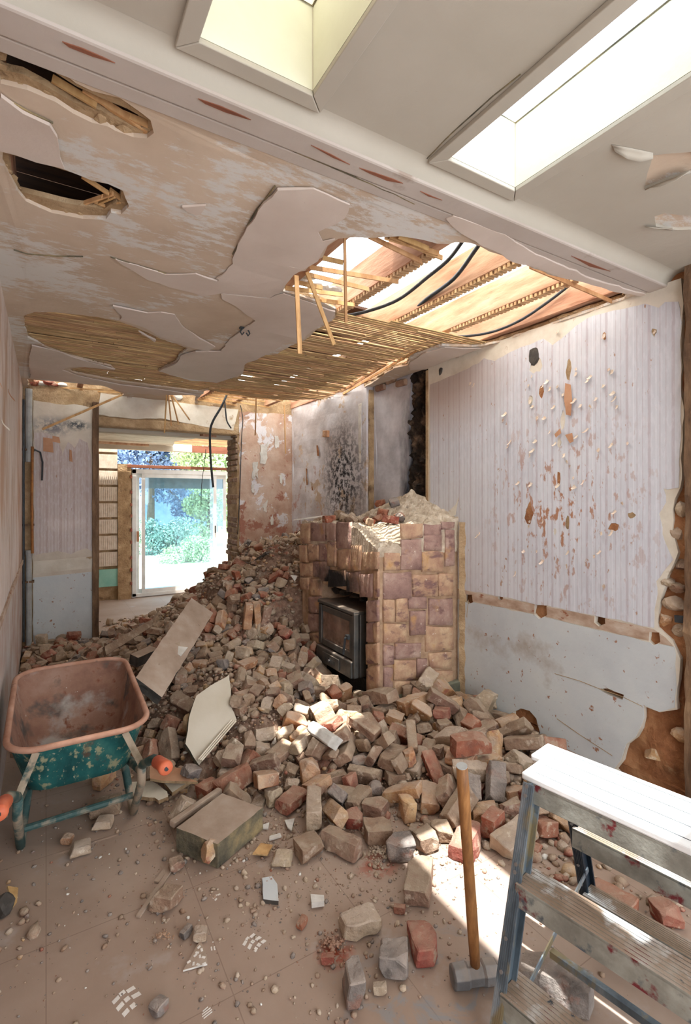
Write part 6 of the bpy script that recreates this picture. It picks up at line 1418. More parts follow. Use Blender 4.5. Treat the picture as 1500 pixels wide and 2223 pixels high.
# settled pieces: kind, class, x y z in mm, quaternion x y z in hundredths, scale in hundredths, hand label or -1 / -2
TABLE = [
  0,0,1265,1528,36,-1,0,38,92,0, 6,2,982,1317,38,0,2,43,92,1, 14,4,1103,1314,33,-1,0,53,92,2, 7,2,815,1304,46,-11,-71,-13,92,3,
  8,2,1348,977,47,0,0,-54,92,4, 7,0,390,1961,35,1,0,41,92,5, 3,4,1053,2257,36,-3,0,23,92,6, 5,0,974,1918,37,-1,0,0,92,7,
  2,0,1107,1867,39,-5,3,-54,92,8, 10,2,1307,1707,42,3,-2,-19,92,9, 9,0,1288,1846,37,0,0,-23,92,10, 11,4,1243,1974,37,1,-2,50,92,11,
  6,0,1438,1700,38,-3,1,64,92,12, 10,1,2566,2097,42,-5,10,-14,92,13, 8,1,2061,1976,72,4,-3,-56,92,14, 1,0,1890,2049,57,-7,1,-69,92,15,
  1,1,1664,1923,32,4,1,42,92,16, 0,0,2499,2399,104,62,45,63,92,17, 3,3,1514,2599,100,-2,-3,38,92,18, 14,2,1524,2339,58,13,-2,-5,92,19,
  1,0,1616,2180,46,-5,-1,-82,92,20, 9,1,2030,1698,45,-15,0,-19,92,21, 4,1,1800,1692,36,-1,0,-21,92,22, 5,4,724,2563,37,-1,0,19,92,23,
  4,0,250,2693,35,-2,1,-9,92,24, 13,1,80,2545,21,0,0,-25,60,25, 12,3,126,2437,24,3,-1,-1,92,26, 6,1,485,3122,38,2,0,-86,92,27,
  9,4,546,3053,68,-92,-3,30,92,28, 3,1,1214,4347,385,32,5,17,92,29, 5,1,1931,3411,54,30,22,24,92,30, 4,0,1900,3637,124,2,10,-73,92,31,
  1,1,1152,3128,235,7,1,4,92,32, 13,3,462,1751,21,0,0,-18,60,33, 15,2,422,1792,16,-4,-5,27,60,34, 13,2,290,1565,21,0,0,26,60,35,
  3,4,1822,1073,36,-2,2,-65,92,36, 11,4,1927,941,37,-1,2,-18,92,37, 6,4,1959,1478,42,-6,9,-11,92,38, 9,4,963,2662,64,-10,-35,15,92,39,
  10,3,837,2615,43,-7,8,16,92,40, 1,0,693,4813,248,8,-4,-3,92,41, 7,0,2487,1922,35,0,-1,-42,92,42, 14,3,962,1488,33,-1,0,-9,92,43,
  15,4,1130,1479,16,-6,-1,-37,60,44, 15,4,804,1444,16,-6,-2,-27,60,45, 15,4,789,1614,16,-4,-5,26,60,46, 15,3,895,1272,16,-6,-2,-27,60,47,
  12,3,226,2575,24,2,-2,-18,92,48, 2,0,2108,2310,69,-1,-4,-3,92,49, 9,2,2491,2207,37,1,0,-45,92,50, 12,3,851,1931,24,2,-2,-28,92,51,
  10,0,1712,6042,431,29,-88,-38,67,-1, 12,2,821,3480,241,-60,-79,-10,79,-1, 17,0,43,5792,87,-73,69,-3,91,-1, 4,3,2156,4098,881,76,-3,-6,92,-1,
  7,0,1657,4984,774,-67,-60,-21,83,-1, 13,4,940,4797,341,39,2,92,86,-1, 17,0,1898,2120,113,42,53,-48,72,-1, 13,0,713,6577,21,0,0,-98,59,-1,
  11,2,243,4051,51,60,-65,-44,77,-1, 6,3,662,6633,43,39,60,57,76,-1, 14,0,1664,3517,224,-20,-79,-31,76,-1, 15,0,1819,4906,791,-63,16,-14,77,-1,
  15,0,-64,4398,24,39,92,-7,68,-1, 13,0,1534,3608,304,-72,-69,-2,89,-1, 11,0,1623,4527,646,-2,84,-54,66,-1, 13,4,2608,5802,984,-59,49,38,89,-1,
  17,0,2034,2522,103,-51,6,19,77,-1, 6,0,1545,3809,304,34,22,5,74,-1, 14,0,1761,3220,122,85,-18,11,91,-1, 11,0,637,5304,150,23,96,-8,67,-1,
  10,2,1735,4371,674,-3,0,5,78,-1, 3,0,2045,1805,70,-16,25,35,87,-1, 12,0,1840,4033,330,14,87,46,87,-1, 13,2,2374,5347,978,-75,55,27,81,-1,
  9,0,1724,5084,793,71,-64,-5,88,-1, 5,0,2119,2323,131,-3,0,99,70,-1, 7,0,382,3965,59,-16,-80,-41,83,-1, 15,0,975,4811,379,-22,14,18,90,-1,
  12,0,1193,4763,443,2,6,65,81,-1, 7,1,896,5673,111,53,-70,15,70,-1, 7,1,2592,5073,1156,98,0,-18,71,-1, 13,2,1247,5719,334,-61,-19,22,72,-1,
  11,1,1861,3496,70,32,21,-48,94,-1, 17,4,2269,4410,932,-61,69,-35,84,-1, 1,0,1595,2417,213,10,-12,82,86,-1, 10,3,1677,3288,141,14,-87,46,92,-1,
  13,0,1067,4993,439,-77,-63,-8,69,-1, 10,4,1797,5950,569,-1,13,-97,79,-1, 14,3,526,3648,162,91,-41,5,95,-1, 13,0,1680,5355,661,-8,-26,-76,61,-1,
  7,4,374,4955,199,-46,87,10,83,-1, 13,0,1370,6043,254,62,-64,-6,82,-1, 16,3,1116,2972,214,9,-8,-82,71,-1, 16,4,582,5525,100,4,18,78,79,-1,
  15,0,1141,5156,450,-17,86,-43,87,-1, 4,0,2351,4897,1121,-42,84,-25,83,-1, 9,0,925,5652,200,-19,87,35,81,-1, 4,0,1454,2941,172,19,14,77,74,-1,
  4,0,1342,2318,29,98,-16,7,78,-1, 0,0,2560,4489,1030,16,-7,-11,75,-1, 7,2,1218,5638,336,-13,-7,89,65,-1, 16,0,938,4178,272,-30,-22,86,74,-1,
  0,0,1684,1738,75,9,51,-83,90,-1, 13,0,580,5418,151,55,-55,13,77,-1, 9,0,1962,3920,372,-65,-30,65,73,-1, 4,4,2085,5342,961,30,-78,42,87,-1,
  7,0,1137,4592,394,11,0,-45,86,-1, 10,0,1175,4671,424,2,-27,68,70,-1, 17,1,1463,3254,175,44,45,54,92,-1, 16,0,1622,2119,124,-16,47,-84,100,-1,
  17,0,1893,3769,233,57,-11,-75,86,-1, 8,3,2580,2432,120,-78,-3,-59,96,-1, 13,4,652,5366,145,-67,-21,3,68,-1, 12,0,1175,6160,83,-10,6,-63,61,-1,
  16,4,1122,3897,289,-4,-1,100,99,-1, 17,4,1907,3855,303,-39,9,77,69,-1, 0,0,845,4674,353,-22,-97,-1,72,-1, 14,0,768,4340,241,-1,-12,48,70,-1,
  16,0,539,4893,229,27,2,96,78,-1, 15,0,1222,6082,115,-25,-86,16,66,-1, 12,0,-80,5398,77,15,-93,-2,69,-1, 6,4,1301,6165,141,2,36,-44,69,-1,
  15,0,478,4697,185,25,-68,-69,73,-1, 15,4,824,4737,260,85,53,-1,67,-1, 12,0,549,3791,112,-12,-99,1,80,-1, 14,0,2401,4509,1030,92,-15,15,72,-1,
  16,0,1894,3835,348,0,-19,97,91,-1, 13,0,376,5720,38,100,6,3,65,-1, 11,0,1282,5168,483,70,-61,-36,67,-1, 16,0,737,4532,238,17,-13,-76,63,-1,
  16,4,201,4359,57,23,-29,-78,77,-1, 13,0,2201,4472,902,-90,-20,-35,88,-1, 2,0,2359,4552,1067,-58,79,-21,63,-1, 14,1,1698,5272,740,37,87,33,71,-1,
  13,3,143,5747,79,90,40,-16,87,-1, 9,3,2543,5574,1000,-6,-12,-75,89,-1, 6,0,975,4359,343,-14,95,1,74,-1, 12,0,553,2765,122,2,1,89,85,-1,
  11,4,927,5152,323,-55,74,32,78,-1, 11,0,2080,4369,880,8,-12,-80,63,-1, 12,0,327,5308,138,-45,86,-7,65,-1, 17,2,319,5401,142,2,-16,-55,88,-1,
  14,1,405,3301,59,-1,-34,-7,79,-1, 7,0,363,4536,139,-16,37,-75,75,-1, 12,4,1961,4459,815,24,89,20,74,-1, 16,0,1352,4325,383,14,-28,-90,71,-1,
  12,0,63,4767,38,5,4,-91,79,-1, 5,1,898,4205,296,-14,-34,54,71,-1, 12,1,1295,5095,452,-69,72,-9,65,-1, 17,0,835,5004,247,-90,34,5,68,-1,
  16,4,1576,3293,170,11,-39,-91,94,-1, 6,0,2267,2490,85,40,-91,-12,82,-1, 4,4,2232,4333,971,51,-76,11,75,-1, 2,0,1682,3101,161,15,69,71,81,-1,
  11,1,1714,2150,125,14,60,-14,80,-1, 4,3,859,5182,266,-64,76,0,80,-1, 11,2,1206,4944,465,9,-13,-61,90,-1, 10,4,-161,4585,36,-4,12,-68,71,-1,
  16,0,1222,6268,131,49,84,10,79,-1, 15,0,756,4195,233,56,33,41,83,-1, 12,4,-25,4736,26,-8,-3,10,65,-1, 15,0,827,4146,271,-63,70,-30,84,-1,
  4,3,1352,3082,181,38,81,35,75,-1, 15,2,1719,6985,23,5,-2,14,83,-1, 13,0,1703,4514,636,-11,-30,73,66,-1, 11,0,855,5541,135,-16,39,-44,73,-1,
  6,4,1310,4348,454,96,4,15,62,-1, 14,0,2571,5713,983,67,-7,-18,70,-1, 10,4,226,4649,81,-50,-11,-79,61,-1, 4,1,1719,3644,196,-9,-28,-2,94,-1,
  15,3,1099,3668,295,-22,-8,53,78,-1, 3,1,1938,1986,124,-52,-86,4,94,-1, 11,0,2256,4511,982,52,-12,1,88,-1, 14,4,175,3964,29,-45,89,0,80,-1,
  6,0,1871,5429,747,-41,-13,-57,90,-1, 14,1,1689,3616,251,83,45,28,69,-1, 13,2,1621,4246,652,14,-15,12,79,-1, 11,0,101,4823,62,73,-56,-29,74,-1,
  12,1,1661,3556,149,26,43,-38,86,-1, 14,1,1318,4131,387,0,-14,9,66,-1, 14,0,1831,2781,115,-9,-27,-60,86,-1, 14,4,1743,5189,799,-16,60,47,82,-1,
  5,0,1723,3733,334,50,-25,-17,83,-1, 13,3,203,4613,39,92,30,24,69,-1, 3,0,423,5098,182,-45,87,-1,87,-1, 17,4,1562,6191,403,3,-3,93,64,-1,
  5,3,1835,4422,693,5,-23,-46,78,-1, 13,0,674,5000,232,63,70,-24,64,-1, 14,0,1822,2756,181,-53,83,-11,75,-1, 13,3,1757,6085,481,66,19,48,82,-1,
  13,0,862,6143,22,0,0,54,65,-1, 14,3,1578,3489,248,-43,-89,-13,81,-1, 16,0,1965,5278,816,89,23,38,89,-1, 16,0,2192,5266,960,9,-26,-43,86,-1,
  4,0,835,5574,229,-72,35,-13,79,-1, 4,0,1237,5291,491,37,-13,19,89,-1, 12,1,820,2290,23,26,-96,-5,82,-1, 10,1,2408,2550,118,-58,39,-52,99,-1,
  13,0,2497,5666,974,6,9,-83,72,-1, 5,0,1401,4643,559,49,-11,-57,89,-1, 5,3,1761,4955,776,-18,24,-74,72,-1, 16,0,1083,5763,292,20,-24,-84,88,-1,
  15,0,1855,5176,773,48,76,35,83,-1, 13,0,2334,4508,980,46,-23,-39,65,-1, 14,0,1363,3220,184,10,18,39,94,-1, 15,4,1242,5535,327,-37,-73,57,75,-1,
  12,0,1009,2982,286,11,-3,48,95,-1, 14,4,1715,3962,330,76,56,-31,78,-1, 11,0,1595,5088,759,8,6,95,78,-1, 11,0,649,4961,296,69,61,20,91,-1,
  6,0,530,5913,30,1,2,9,71,-1, 3,0,1628,5433,656,-21,-11,56,85,-1, 16,0,2093,1502,34,-49,81,10,71,-1, 13,0,699,5489,192,-41,56,-30,65,-1,
  4,3,1281,3638,363,-68,43,-30,84,-1, 17,0,657,5932,43,-15,-23,90,86,-1, 13,0,520,4731,206,8,71,-69,69,-1, 13,0,285,5342,137,83,-37,-4,69,-1,
  16,3,1277,4490,388,-23,95,23,62,-1, 11,0,1862,3965,303,-4,-15,98,76,-1, 5,0,1385,4497,480,19,-15,54,63,-1, 0,0,1055,4691,408,9,-25,6,69,-1,
  11,0,722,5429,164,-64,-36,59,82,-1, 9,0,2576,4313,1049,-86,27,41,66,-1, 11,0,575,4569,221,-25,-31,-71,86,-1, 5,1,1792,3613,145,73,9,29,87,-1,
  2,0,1936,2704,124,-5,2,-98,99,-1, 12,0,258,4555,63,36,90,-1,76,-1, 17,1,1332,3808,333,-17,93,30,71,-1, 2,0,1783,5331,797,-13,37,-73,77,-1,
  10,0,1808,4507,722,56,56,5,71,-1, 16,0,2203,4199,877,39,-13,84,64,-1, 14,0,227,3796,35,-38,-92,1,98,-1, 5,4,1628,4807,777,-52,-61,42,84,-1,
  11,0,1033,3259,265,-45,86,20,92,-1, 6,1,1188,6115,188,84,-41,5,82,-1, 4,1,1305,2769,175,-39,28,-3,101,-1, 11,2,2511,2567,101,-25,71,59,76,-1,
  6,0,278,4639,134,-21,31,-31,79,-1, 2,0,1915,3523,139,38,15,-49,80,-1, 12,0,1683,4752,732,18,6,-89,83,-1, 16,0,2312,1267,36,-29,67,-63,82,-1,
  7,3,1872,2437,118,-45,-76,45,75,-1, 7,1,2138,2387,88,4,73,68,85,-1, 11,0,821,4818,261,-5,-29,-70,62,-1, 16,0,1212,4429,441,64,75,15,77,-1,
  11,0,394,5506,127,96,23,-5,74,-1, 0,0,1739,1875,64,44,18,32,98,-1, 10,0,123,5394,94,39,31,-50,74,-1, 12,0,1452,3805,292,0,-19,-18,76,-1,
  4,0,2421,2307,85,73,39,-49,101,-1, 10,4,1218,6044,157,-93,-19,15,62,-1, 17,0,229,4234,67,14,-13,-8,91,-1, 14,0,751,5330,208,-35,-12,48,77,-1,
  5,4,957,6333,38,16,-47,-87,73,-1, 6,0,175,5269,89,-16,3,94,73,-1, 5,0,1796,5617,668,3,-2,-97,83,-1, 13,0,2170,1611,34,4,-1,55,94,-1,
  15,0,2215,1063,15,-77,24,-20,63,-1, 16,0,887,5083,275,0,-77,-26,67,-1, 1,0,1651,2224,109,97,26,-2,98,-1, 15,4,843,4945,249,-34,-58,-73,76,-1,
  15,3,2372,5290,993,-6,14,99,92,-1, 7,0,591,5711,57,94,-32,13,84,-1, 12,0,2247,5471,960,93,-31,12,63,-1, 15,0,2707,2045,19,-4,-5,29,73,-1,
  15,0,-140,4828,23,-42,91,1,64,-1, 7,4,1780,6148,461,37,17,-91,72,-1, 12,1,1310,5764,331,57,82,-3,89,-1, 17,0,-36,4863,45,-81,-55,2,67,-1,
  13,0,859,5641,159,-27,-22,72,62,-1, 12,1,1794,3197,60,69,33,0,82,-1, 14,0,1308,6258,160,-88,-38,22,62,-1, 13,0,465,2128,25,0,0,100,75,-1,
  0,0,1016,3030,237,6,-1,-53,83,-1, 16,4,1350,6468,145,6,-38,-17,73,-1, 12,0,1954,3787,209,29,32,-66,92,-1, 10,3,500,2933,41,-11,3,65,88,-1,
  11,3,1319,5528,435,-26,-86,-34,88,-1, 15,2,1348,4588,461,-61,4,58,62,-1, 4,4,2227,2713,132,54,-39,71,92,-1, 15,4,459,5636,38,-68,28,-59,76,-1,
  13,0,2225,2231,78,-8,79,10,94,-1, 11,0,1522,2864,142,16,31,-66,80,-1, 10,4,1501,4554,634,37,81,-44,91,-1, 2,1,2254,2036,88,0,-34,29,86,-1,
  14,0,2663,5720,966,4,5,-50,63,-1, 3,0,479,4852,195,24,-30,-74,68,-1, 10,1,1217,2384,67,51,36,-62,100,-1, 3,4,1046,6251,68,57,74,12,88,-1,
  15,1,2176,5371,954,-73,-1,0,67,-1, 0,4,811,4328,304,33,-83,-22,79,-1, 15,0,923,2467,17,-6,0,-61,66,-1, 2,0,410,5388,150,-6,-1,-69,74,-1,
  13,0,1328,5151,497,47,9,69,60,-1, 4,1,1279,2662,120,75,9,26,85,-1, 16,0,1210,5174,455,-46,88,11,67,-1, 10,1,1797,5453,677,-8,-60,79,62,-1,
  17,0,1259,4263,371,-26,50,70,66,-1, 2,3,2430,5657,1014,45,62,-5,62,-1, 16,3,2351,5825,954,12,-65,75,63,-1, 11,0,591,3285,127,-19,-16,-87,79,-1,
  12,0,1827,3370,25,-2,-1,22,90,-1, 5,3,1391,5624,428,-53,70,48,80,-1, 7,0,1140,6087,132,-30,76,-12,83,-1, 7,2,749,3951,219,16,96,11,83,-1,
  17,4,2421,4418,1022,-6,-5,12,88,-1, 17,0,1902,2991,60,13,7,7,84,-1, 13,1,2221,5414,969,8,3,-8,75,-1, 15,2,747,5484,110,-99,4,-13,64,-1,
  3,0,553,3822,180,-33,14,83,94,-1, 10,0,936,4273,323,-24,26,89,62,-1, 13,0,1325,6043,214,-16,52,-26,91,-1, 2,0,2271,2504,186,-24,-93,-12,106,-1,
  17,0,1330,4462,431,-26,-41,-82,90,-1, 13,3,1941,1778,36,5,-70,21,69,-1, 7,0,495,5381,150,-2,3,-19,72,-1, 17,4,-75,5006,80,31,62,61,89,-1,
  7,3,868,3302,229,26,-3,-46,68,-1, 14,0,1325,5440,468,-26,-38,44,78,-1, 4,2,1008,3985,294,24,-21,-4,79,-1, 5,0,1237,5080,528,-94,-30,-4,89,-1,
  15,0,883,3945,256,-86,27,41,84,-1, 9,4,339,4765,167,33,14,-83,84,-1, 3,3,-131,4939,68,-5,-17,84,78,-1, 10,2,1720,3412,118,-11,-75,-52,88,-1,
  6,0,-9,5402,123,29,28,-63,86,-1, 14,2,2095,5747,1000,-60,69,-33,89,-1, 9,3,1821,3509,220,-32,20,85,91,-1, 7,3,274,4343,112,-80,-53,-22,87,-1,
  7,0,650,3483,236,76,65,2,86,-1, 15,4,1794,4474,666,-84,-18,45,75,-1, 6,0,1257,5858,358,30,1,-34,83,-1, 13,4,1661,5629,651,-26,37,-84,78,-1,
  8,0,1942,2755,205,-13,11,78,99,-1, 16,0,401,4681,139,-38,89,-5,75,-1, 6,0,1138,6001,174,-51,9,41,72,-1, 15,2,1558,5548,635,16,-4,-50,75,-1,
  10,0,305,4407,83,27,1,-21,90,-1, 13,0,2101,5196,962,6,12,43,92,-1, 11,0,594,5109,190,42,80,11,72,-1, 11,0,1109,4393,441,33,92,-23,81,-1,
  16,0,1191,3105,278,15,0,38,94,-1, 13,4,1818,1416,24,0,0,-99,71,-1, 16,0,1345,3009,150,17,26,86,73,-1, 5,3,847,4064,245,-30,-65,66,73,-1,
  5,4,1952,4305,811,-5,-45,3,60,-1, 12,1,1320,4982,484,-52,-58,52,74,-1, 11,4,428,3208,39,50,-33,71,86,-1, 6,0,1109,3041,242,54,57,-40,70,-1,
  16,0,2369,5378,1013,92,-21,17,85,-1, 5,0,1562,6743,30,4,-2,-87,71,-1, 12,0,838,5089,241,97,2,3,71,-1, 0,0,2416,1955,104,53,83,-16,99,-1,
  14,1,1636,3706,267,44,-76,-36,100,-1, 12,1,1585,3900,285,-91,38,-3,72,-1, 7,0,2386,1865,42,-42,66,-55,74,-1, 11,2,1000,4065,325,26,-5,78,86,-1,
  14,0,1672,3883,301,59,-31,-33,86,-1, 5,0,1180,4446,394,-1,-14,70,78,-1, 14,0,1568,4123,602,-9,-76,59,82,-1, 5,0,577,4426,231,-23,66,-68,80,-1,
  16,0,665,4577,221,70,68,21,74,-1, 3,0,1647,6192,463,-21,-29,87,63,-1, 12,4,1059,6069,102,12,-18,-35,82,-1, 5,0,1482,3884,300,17,3,46,75,-1,
  3,4,2068,1597,87,53,-15,2,102,-1, 13,0,441,4932,171,-42,89,-4,74,-1, 0,0,1706,2524,145,52,35,54,98,-1, 3,0,505,4983,211,-12,57,-74,67,-1,
  5,0,114,5149,118,10,45,-82,75,-1, 17,0,114,5323,116,39,26,88,92,-1, 11,0,197,5069,116,-70,-33,1,80,-1, 4,0,47,4542,42,11,-2,-81,73,-1,
  7,0,351,3769,30,1,-1,2,79,-1, 17,3,649,4071,233,27,-71,30,61,-1, 12,0,1938,3953,305,-34,-88,24,70,-1, 10,1,911,5597,228,-21,87,34,72,-1,
  1,0,2136,1834,89,-14,21,8,85,-1, 14,0,1723,3073,77,-19,28,-88,75,-1, 15,3,1745,2935,35,-55,-32,35,70,-1, 11,3,1344,6398,203,69,70,-9,78,-1,
  15,4,1226,4639,456,31,-32,-3,78,-1, 17,0,795,4136,243,-23,6,-81,73,-1, 2,0,1480,2246,41,73,-31,-25,90,-1, 11,1,1860,5354,737,-18,-49,-85,70,-1,
  13,3,792,5560,113,45,-89,1,87,-1, 12,0,728,4123,227,5,2,-98,83,-1, 13,0,1213,4535,399,-15,73,10,69,-1, 10,3,925,2759,129,-33,17,-73,73,-1,
  12,3,962,6245,23,1,1,100,87,-1, 11,0,2191,5551,965,-97,18,17,75,-1, 16,0,1689,6659,33,-29,-12,38,81,-1, 11,4,1794,2279,68,-9,76,-65,84,-1,
  10,0,2685,2671,44,41,89,20,79,-1, 10,4,1518,6013,424,-46,60,17,90,-1, 12,0,1620,5980,404,-14,-32,-79,70,-1, 9,2,1437,4645,634,-78,-53,22,77,-1,
  5,4,817,3904,229,-80,-53,-26,65,-1, 14,0,619,5168,198,78,-40,-17,66,-1, 0,0,1452,4408,556,47,-22,-74,82,-1, 4,0,836,5878,103,71,-69,2,73,-1,
  13,0,1021,4544,364,71,-47,-22,85,-1, 10,0,2606,4121,1027,12,-6,30,74,-1, 5,4,1126,4496,465,-40,81,1,85,-1, 11,2,1782,6022,472,11,82,18,64,-1,
  4,2,1832,1801,101,35,18,-84,83,-1, 16,0,866,5443,152,-8,-34,-71,61,-1, 13,0,1126,5588,316,-12,-2,99,75,-1, 10,0,1321,4403,397,82,50,-24,62,-1,
  3,0,1598,2719,130,-28,80,-42,77,-1, 4,0,2517,5321,1050,-5,-62,76,89,-1, 0,0,610,2993,101,-12,-49,50,91,-1, 15,4,494,4319,167,54,81,12,80,-1,
  1,0,2459,2059,111,0,53,64,102,-1, 15,3,556,5465,123,53,84,-12,64,-1, 6,0,1000,5688,266,-76,57,8,83,-1, 11,4,1652,5714,667,36,-53,48,84,-1,
  17,0,187,5355,134,-13,-16,69,86,-1, 6,2,647,2626,121,79,-59,-10,72,-1, 6,4,1988,4402,861,-11,3,-26,63,-1, 14,0,427,3832,49,-69,-64,15,77,-1,
  0,4,1841,2353,113,-33,-80,39,93,-1, 17,1,322,4316,54,37,92,-4,70,-1, 17,0,134,5531,120,-12,-96,-14,81,-1, 2,0,2338,2804,177,12,2,-1,83,-1,
  7,0,95,5576,94,23,-11,57,70,-1, 7,0,1883,2888,111,61,-70,-13,98,-1, 11,1,1297,5675,346,98,21,3,82,-1, 14,0,2027,5296,892,-57,71,-18,78,-1,
  15,4,2660,2764,19,-5,-80,59,87,-1, 16,0,1382,4418,467,26,93,-18,81,-1, 9,4,1754,1593,56,-9,71,-69,89,-1, 17,0,2249,4675,1097,45,52,46,78,-1,
  16,4,1368,5793,349,-50,-87,3,78,-1, 14,0,1372,6653,95,66,21,52,63,-1, 14,0,1394,3572,292,-91,-41,-5,69,-1, 2,0,1643,2543,113,3,-9,64,80,-1,
  17,0,967,5517,196,-17,-95,0,77,-1, 16,0,2207,5652,953,-32,-95,5,74,-1, 5,0,1240,5353,433,-27,-13,11,75,-1, 6,0,382,3814,97,73,53,37,78,-1,
  14,0,866,5765,95,2,8,-67,69,-1, 5,2,1905,5182,838,-79,-33,-10,92,-1, 14,0,946,3887,322,-1,-5,-78,69,-1, 11,4,387,4291,91,38,-47,-33,64,-1,
  11,1,2354,4796,1097,-16,-59,-43,90,-1, 16,0,-169,4017,37,-57,-63,39,84,-1, 7,2,2264,5029,1114,31,-88,-32,85,-1, 4,0,866,4993,303,-13,-96,-8,91,-1,
  11,0,1885,3222,58,18,19,81,95,-1, 9,0,1753,2788,132,77,31,55,71,-1, 10,0,690,3934,265,-46,-73,41,70,-1, 7,0,1158,4516,402,36,68,-46,62,-1,
  14,4,353,4455,123,88,32,-29,63,-1, 4,0,86,4158,66,-47,42,-62,86,-1, 12,0,218,5709,77,-11,-93,-31,64,-1, 7,1,970,6163,35,-57,78,-16,85,-1,
  13,0,667,5731,79,58,79,-2,69,-1, 4,0,1563,4948,744,15,-1,56,60,-1, 7,1,790,5432,170,-99,-9,-14,69,-1, 15,1,-28,4590,26,-6,-10,1,88,-1,
  15,0,879,4256,237,-10,-12,41,64,-1, 17,2,406,4362,111,-84,36,-26,80,-1, 5,0,220,5783,69,-6,7,-55,69,-1, 17,4,1376,3995,359,7,94,31,67,-1,
  7,4,2293,2262,124,-4,97,0,97,-1, 11,1,1434,3251,233,-8,98,-7,76,-1, 10,4,584,4962,257,68,-65,-25,75,-1, 16,4,1401,4575,487,-4,93,6,71,-1,
  5,3,1263,5499,382,-6,-67,56,62,-1, 11,1,1723,2974,88,-69,56,-41,93,-1, 13,0,1802,5144,755,-12,-10,22,89,-1, 14,1,987,3756,298,4,-4,-34,80,-1,
  10,0,1946,6108,520,48,17,-86,62,-1, 17,0,511,4449,199,-71,27,46,78,-1, 3,1,496,5741,61,-60,69,-26,65,-1, 5,0,2420,5436,977,6,-14,-71,74,-1,
  0,0,1122,6542,67,16,-21,-9,76,-1, 7,2,763,4953,253,-76,63,13,86,-1, 7,4,-106,4771,38,5,-3,-96,74,-1, 13,0,993,4606,369,37,-21,-46,79,-1,
  5,0,1540,3235,239,-11,-23,59,99,-1, 16,3,2242,2143,84,45,-5,26,81,-1, 16,0,1333,2764,82,8,3,68,81,-1, 17,0,2251,5680,994,36,27,-77,85,-1,
  9,1,94,4642,47,-34,-25,56,61,-1, 11,0,1173,3214,264,79,17,-12,91,-1, 5,0,927,4894,340,47,75,24,89,-1, 3,0,1077,5415,347,16,28,-93,88,-1,
  11,0,1748,3449,185,80,-48,-10,84,-1, 16,0,2311,4959,1089,13,5,75,62,-1, 10,3,1259,5442,476,-45,59,-56,64,-1, 6,3,1006,5507,246,-70,44,-6,61,-1,
  15,0,54,5710,82,2,-6,-80,87,-1, 10,4,1980,6348,508,-10,4,98,63,-1, 5,4,1590,3444,175,-14,-29,-88,82,-1, 14,0,1104,3724,311,-7,42,89,69,-1,
  2,4,1378,2578,119,-14,6,-70,94,-1, 5,0,939,3866,268,-4,-1,13,87,-1, 17,0,1533,6654,38,-7,-5,-67,83,-1, 17,1,1329,3407,282,34,84,4,73,-1,
  17,0,1727,4580,694,-85,-23,-22,81,-1, 11,0,1300,6609,113,8,53,-44,70,-1, 12,0,2496,2518,97,-63,34,25,80,-1, 4,0,1154,4128,383,-1,9,72,91,-1,
  15,0,751,5110,238,78,32,-54,74,-1, 10,2,1746,3329,67,18,-91,-8,87,-1, 15,0,-7,4804,28,98,18,2,70,-1, 7,0,2287,2099,49,-7,-11,84,75,-1,
  2,1,-155,5406,92,2,9,-75,70,-1, 0,1,1833,3419,120,-56,59,-8,85,-1, 10,0,2180,5761,980,-14,-9,67,72,-1, 1,3,1262,2564,153,95,18,17,87,-1,
  16,0,527,5637,54,-10,-18,-54,89,-1, 9,0,345,4013,45,10,-26,37,61,-1, 9,3,851,2723,81,13,-13,76,76,-1, 11,0,1338,5646,404,33,-35,87,64,-1,
  5,1,1306,3093,261,15,-47,-86,76,-1, 15,4,1788,2338,57,9,-10,11,90,-1, 15,4,611,5856,36,-61,-36,-65,85,-1, 11,4,928,5781,132,-97,-2,25,82,-1,
  14,0,1538,5387,645,62,-50,-35,63,-1, 15,0,1878,5611,694,-44,-68,44,88,-1, 10,4,662,3196,144,9,26,52,98,-1, 16,1,326,4977,152,35,32,-58,65,-1,
  16,0,2608,5531,972,1,-17,-75,87,-1, 4,0,944,3195,214,6,-30,30,82,-1, 13,2,908,5911,99,39,-41,64,83,-1, 4,0,2658,4263,1015,-90,42,-11,72,-1,
  16,0,709,3646,201,98,-16,8,72,-1, 15,3,2232,2299,63,-62,-38,36,84,-1, 17,1,1399,3388,254,11,-89,43,95,-1, 12,0,2378,4238,991,-76,-59,-25,62,-1,
  15,0,1777,3072,89,-62,1,31,71,-1, 12,0,1590,6341,372,80,-55,2,62,-1, 12,0,193,5414,80,73,-26,-12,76,-1, 16,0,1423,3507,267,30,-95,-11,82,-1,
  12,4,1242,6549,107,-84,-29,-45,77,-1, 0,3,2352,2753,235,4,30,-91,95,-1, 10,0,1824,5528,700,-21,-72,-20,81,-1, 17,1,2518,2625,92,-60,-32,-43,76,-1,
  17,0,1764,5744,663,-11,-56,80,86,-1, 3,2,2185,1384,39,-5,7,-68,98,-1, 3,3,1481,3472,293,11,10,-88,82,-1, 2,1,625,5664,138,-41,-51,-66,83,-1,
  17,0,472,3761,90,-33,-31,10,70,-1, 15,0,1642,6047,373,-1,-4,-42,74,-1, 17,0,893,4301,269,-43,34,-73,69,-1, 14,2,1992,5414,897,4,5,86,63,-1,
  10,3,424,4734,204,0,-82,-26,71,-1, 11,2,1908,5349,801,-20,24,1,90,-1, 7,0,2664,5685,1002,-75,60,23,67,-1, 12,0,1000,6018,93,-6,-34,-82,66,-1,
  12,3,476,5194,143,-23,-11,24,73,-1, 10,4,15,5187,122,-34,27,83,91,-1, 5,0,1861,6041,508,-26,56,6,69,-1, 16,3,1532,4749,700,-93,19,-8,88,-1,
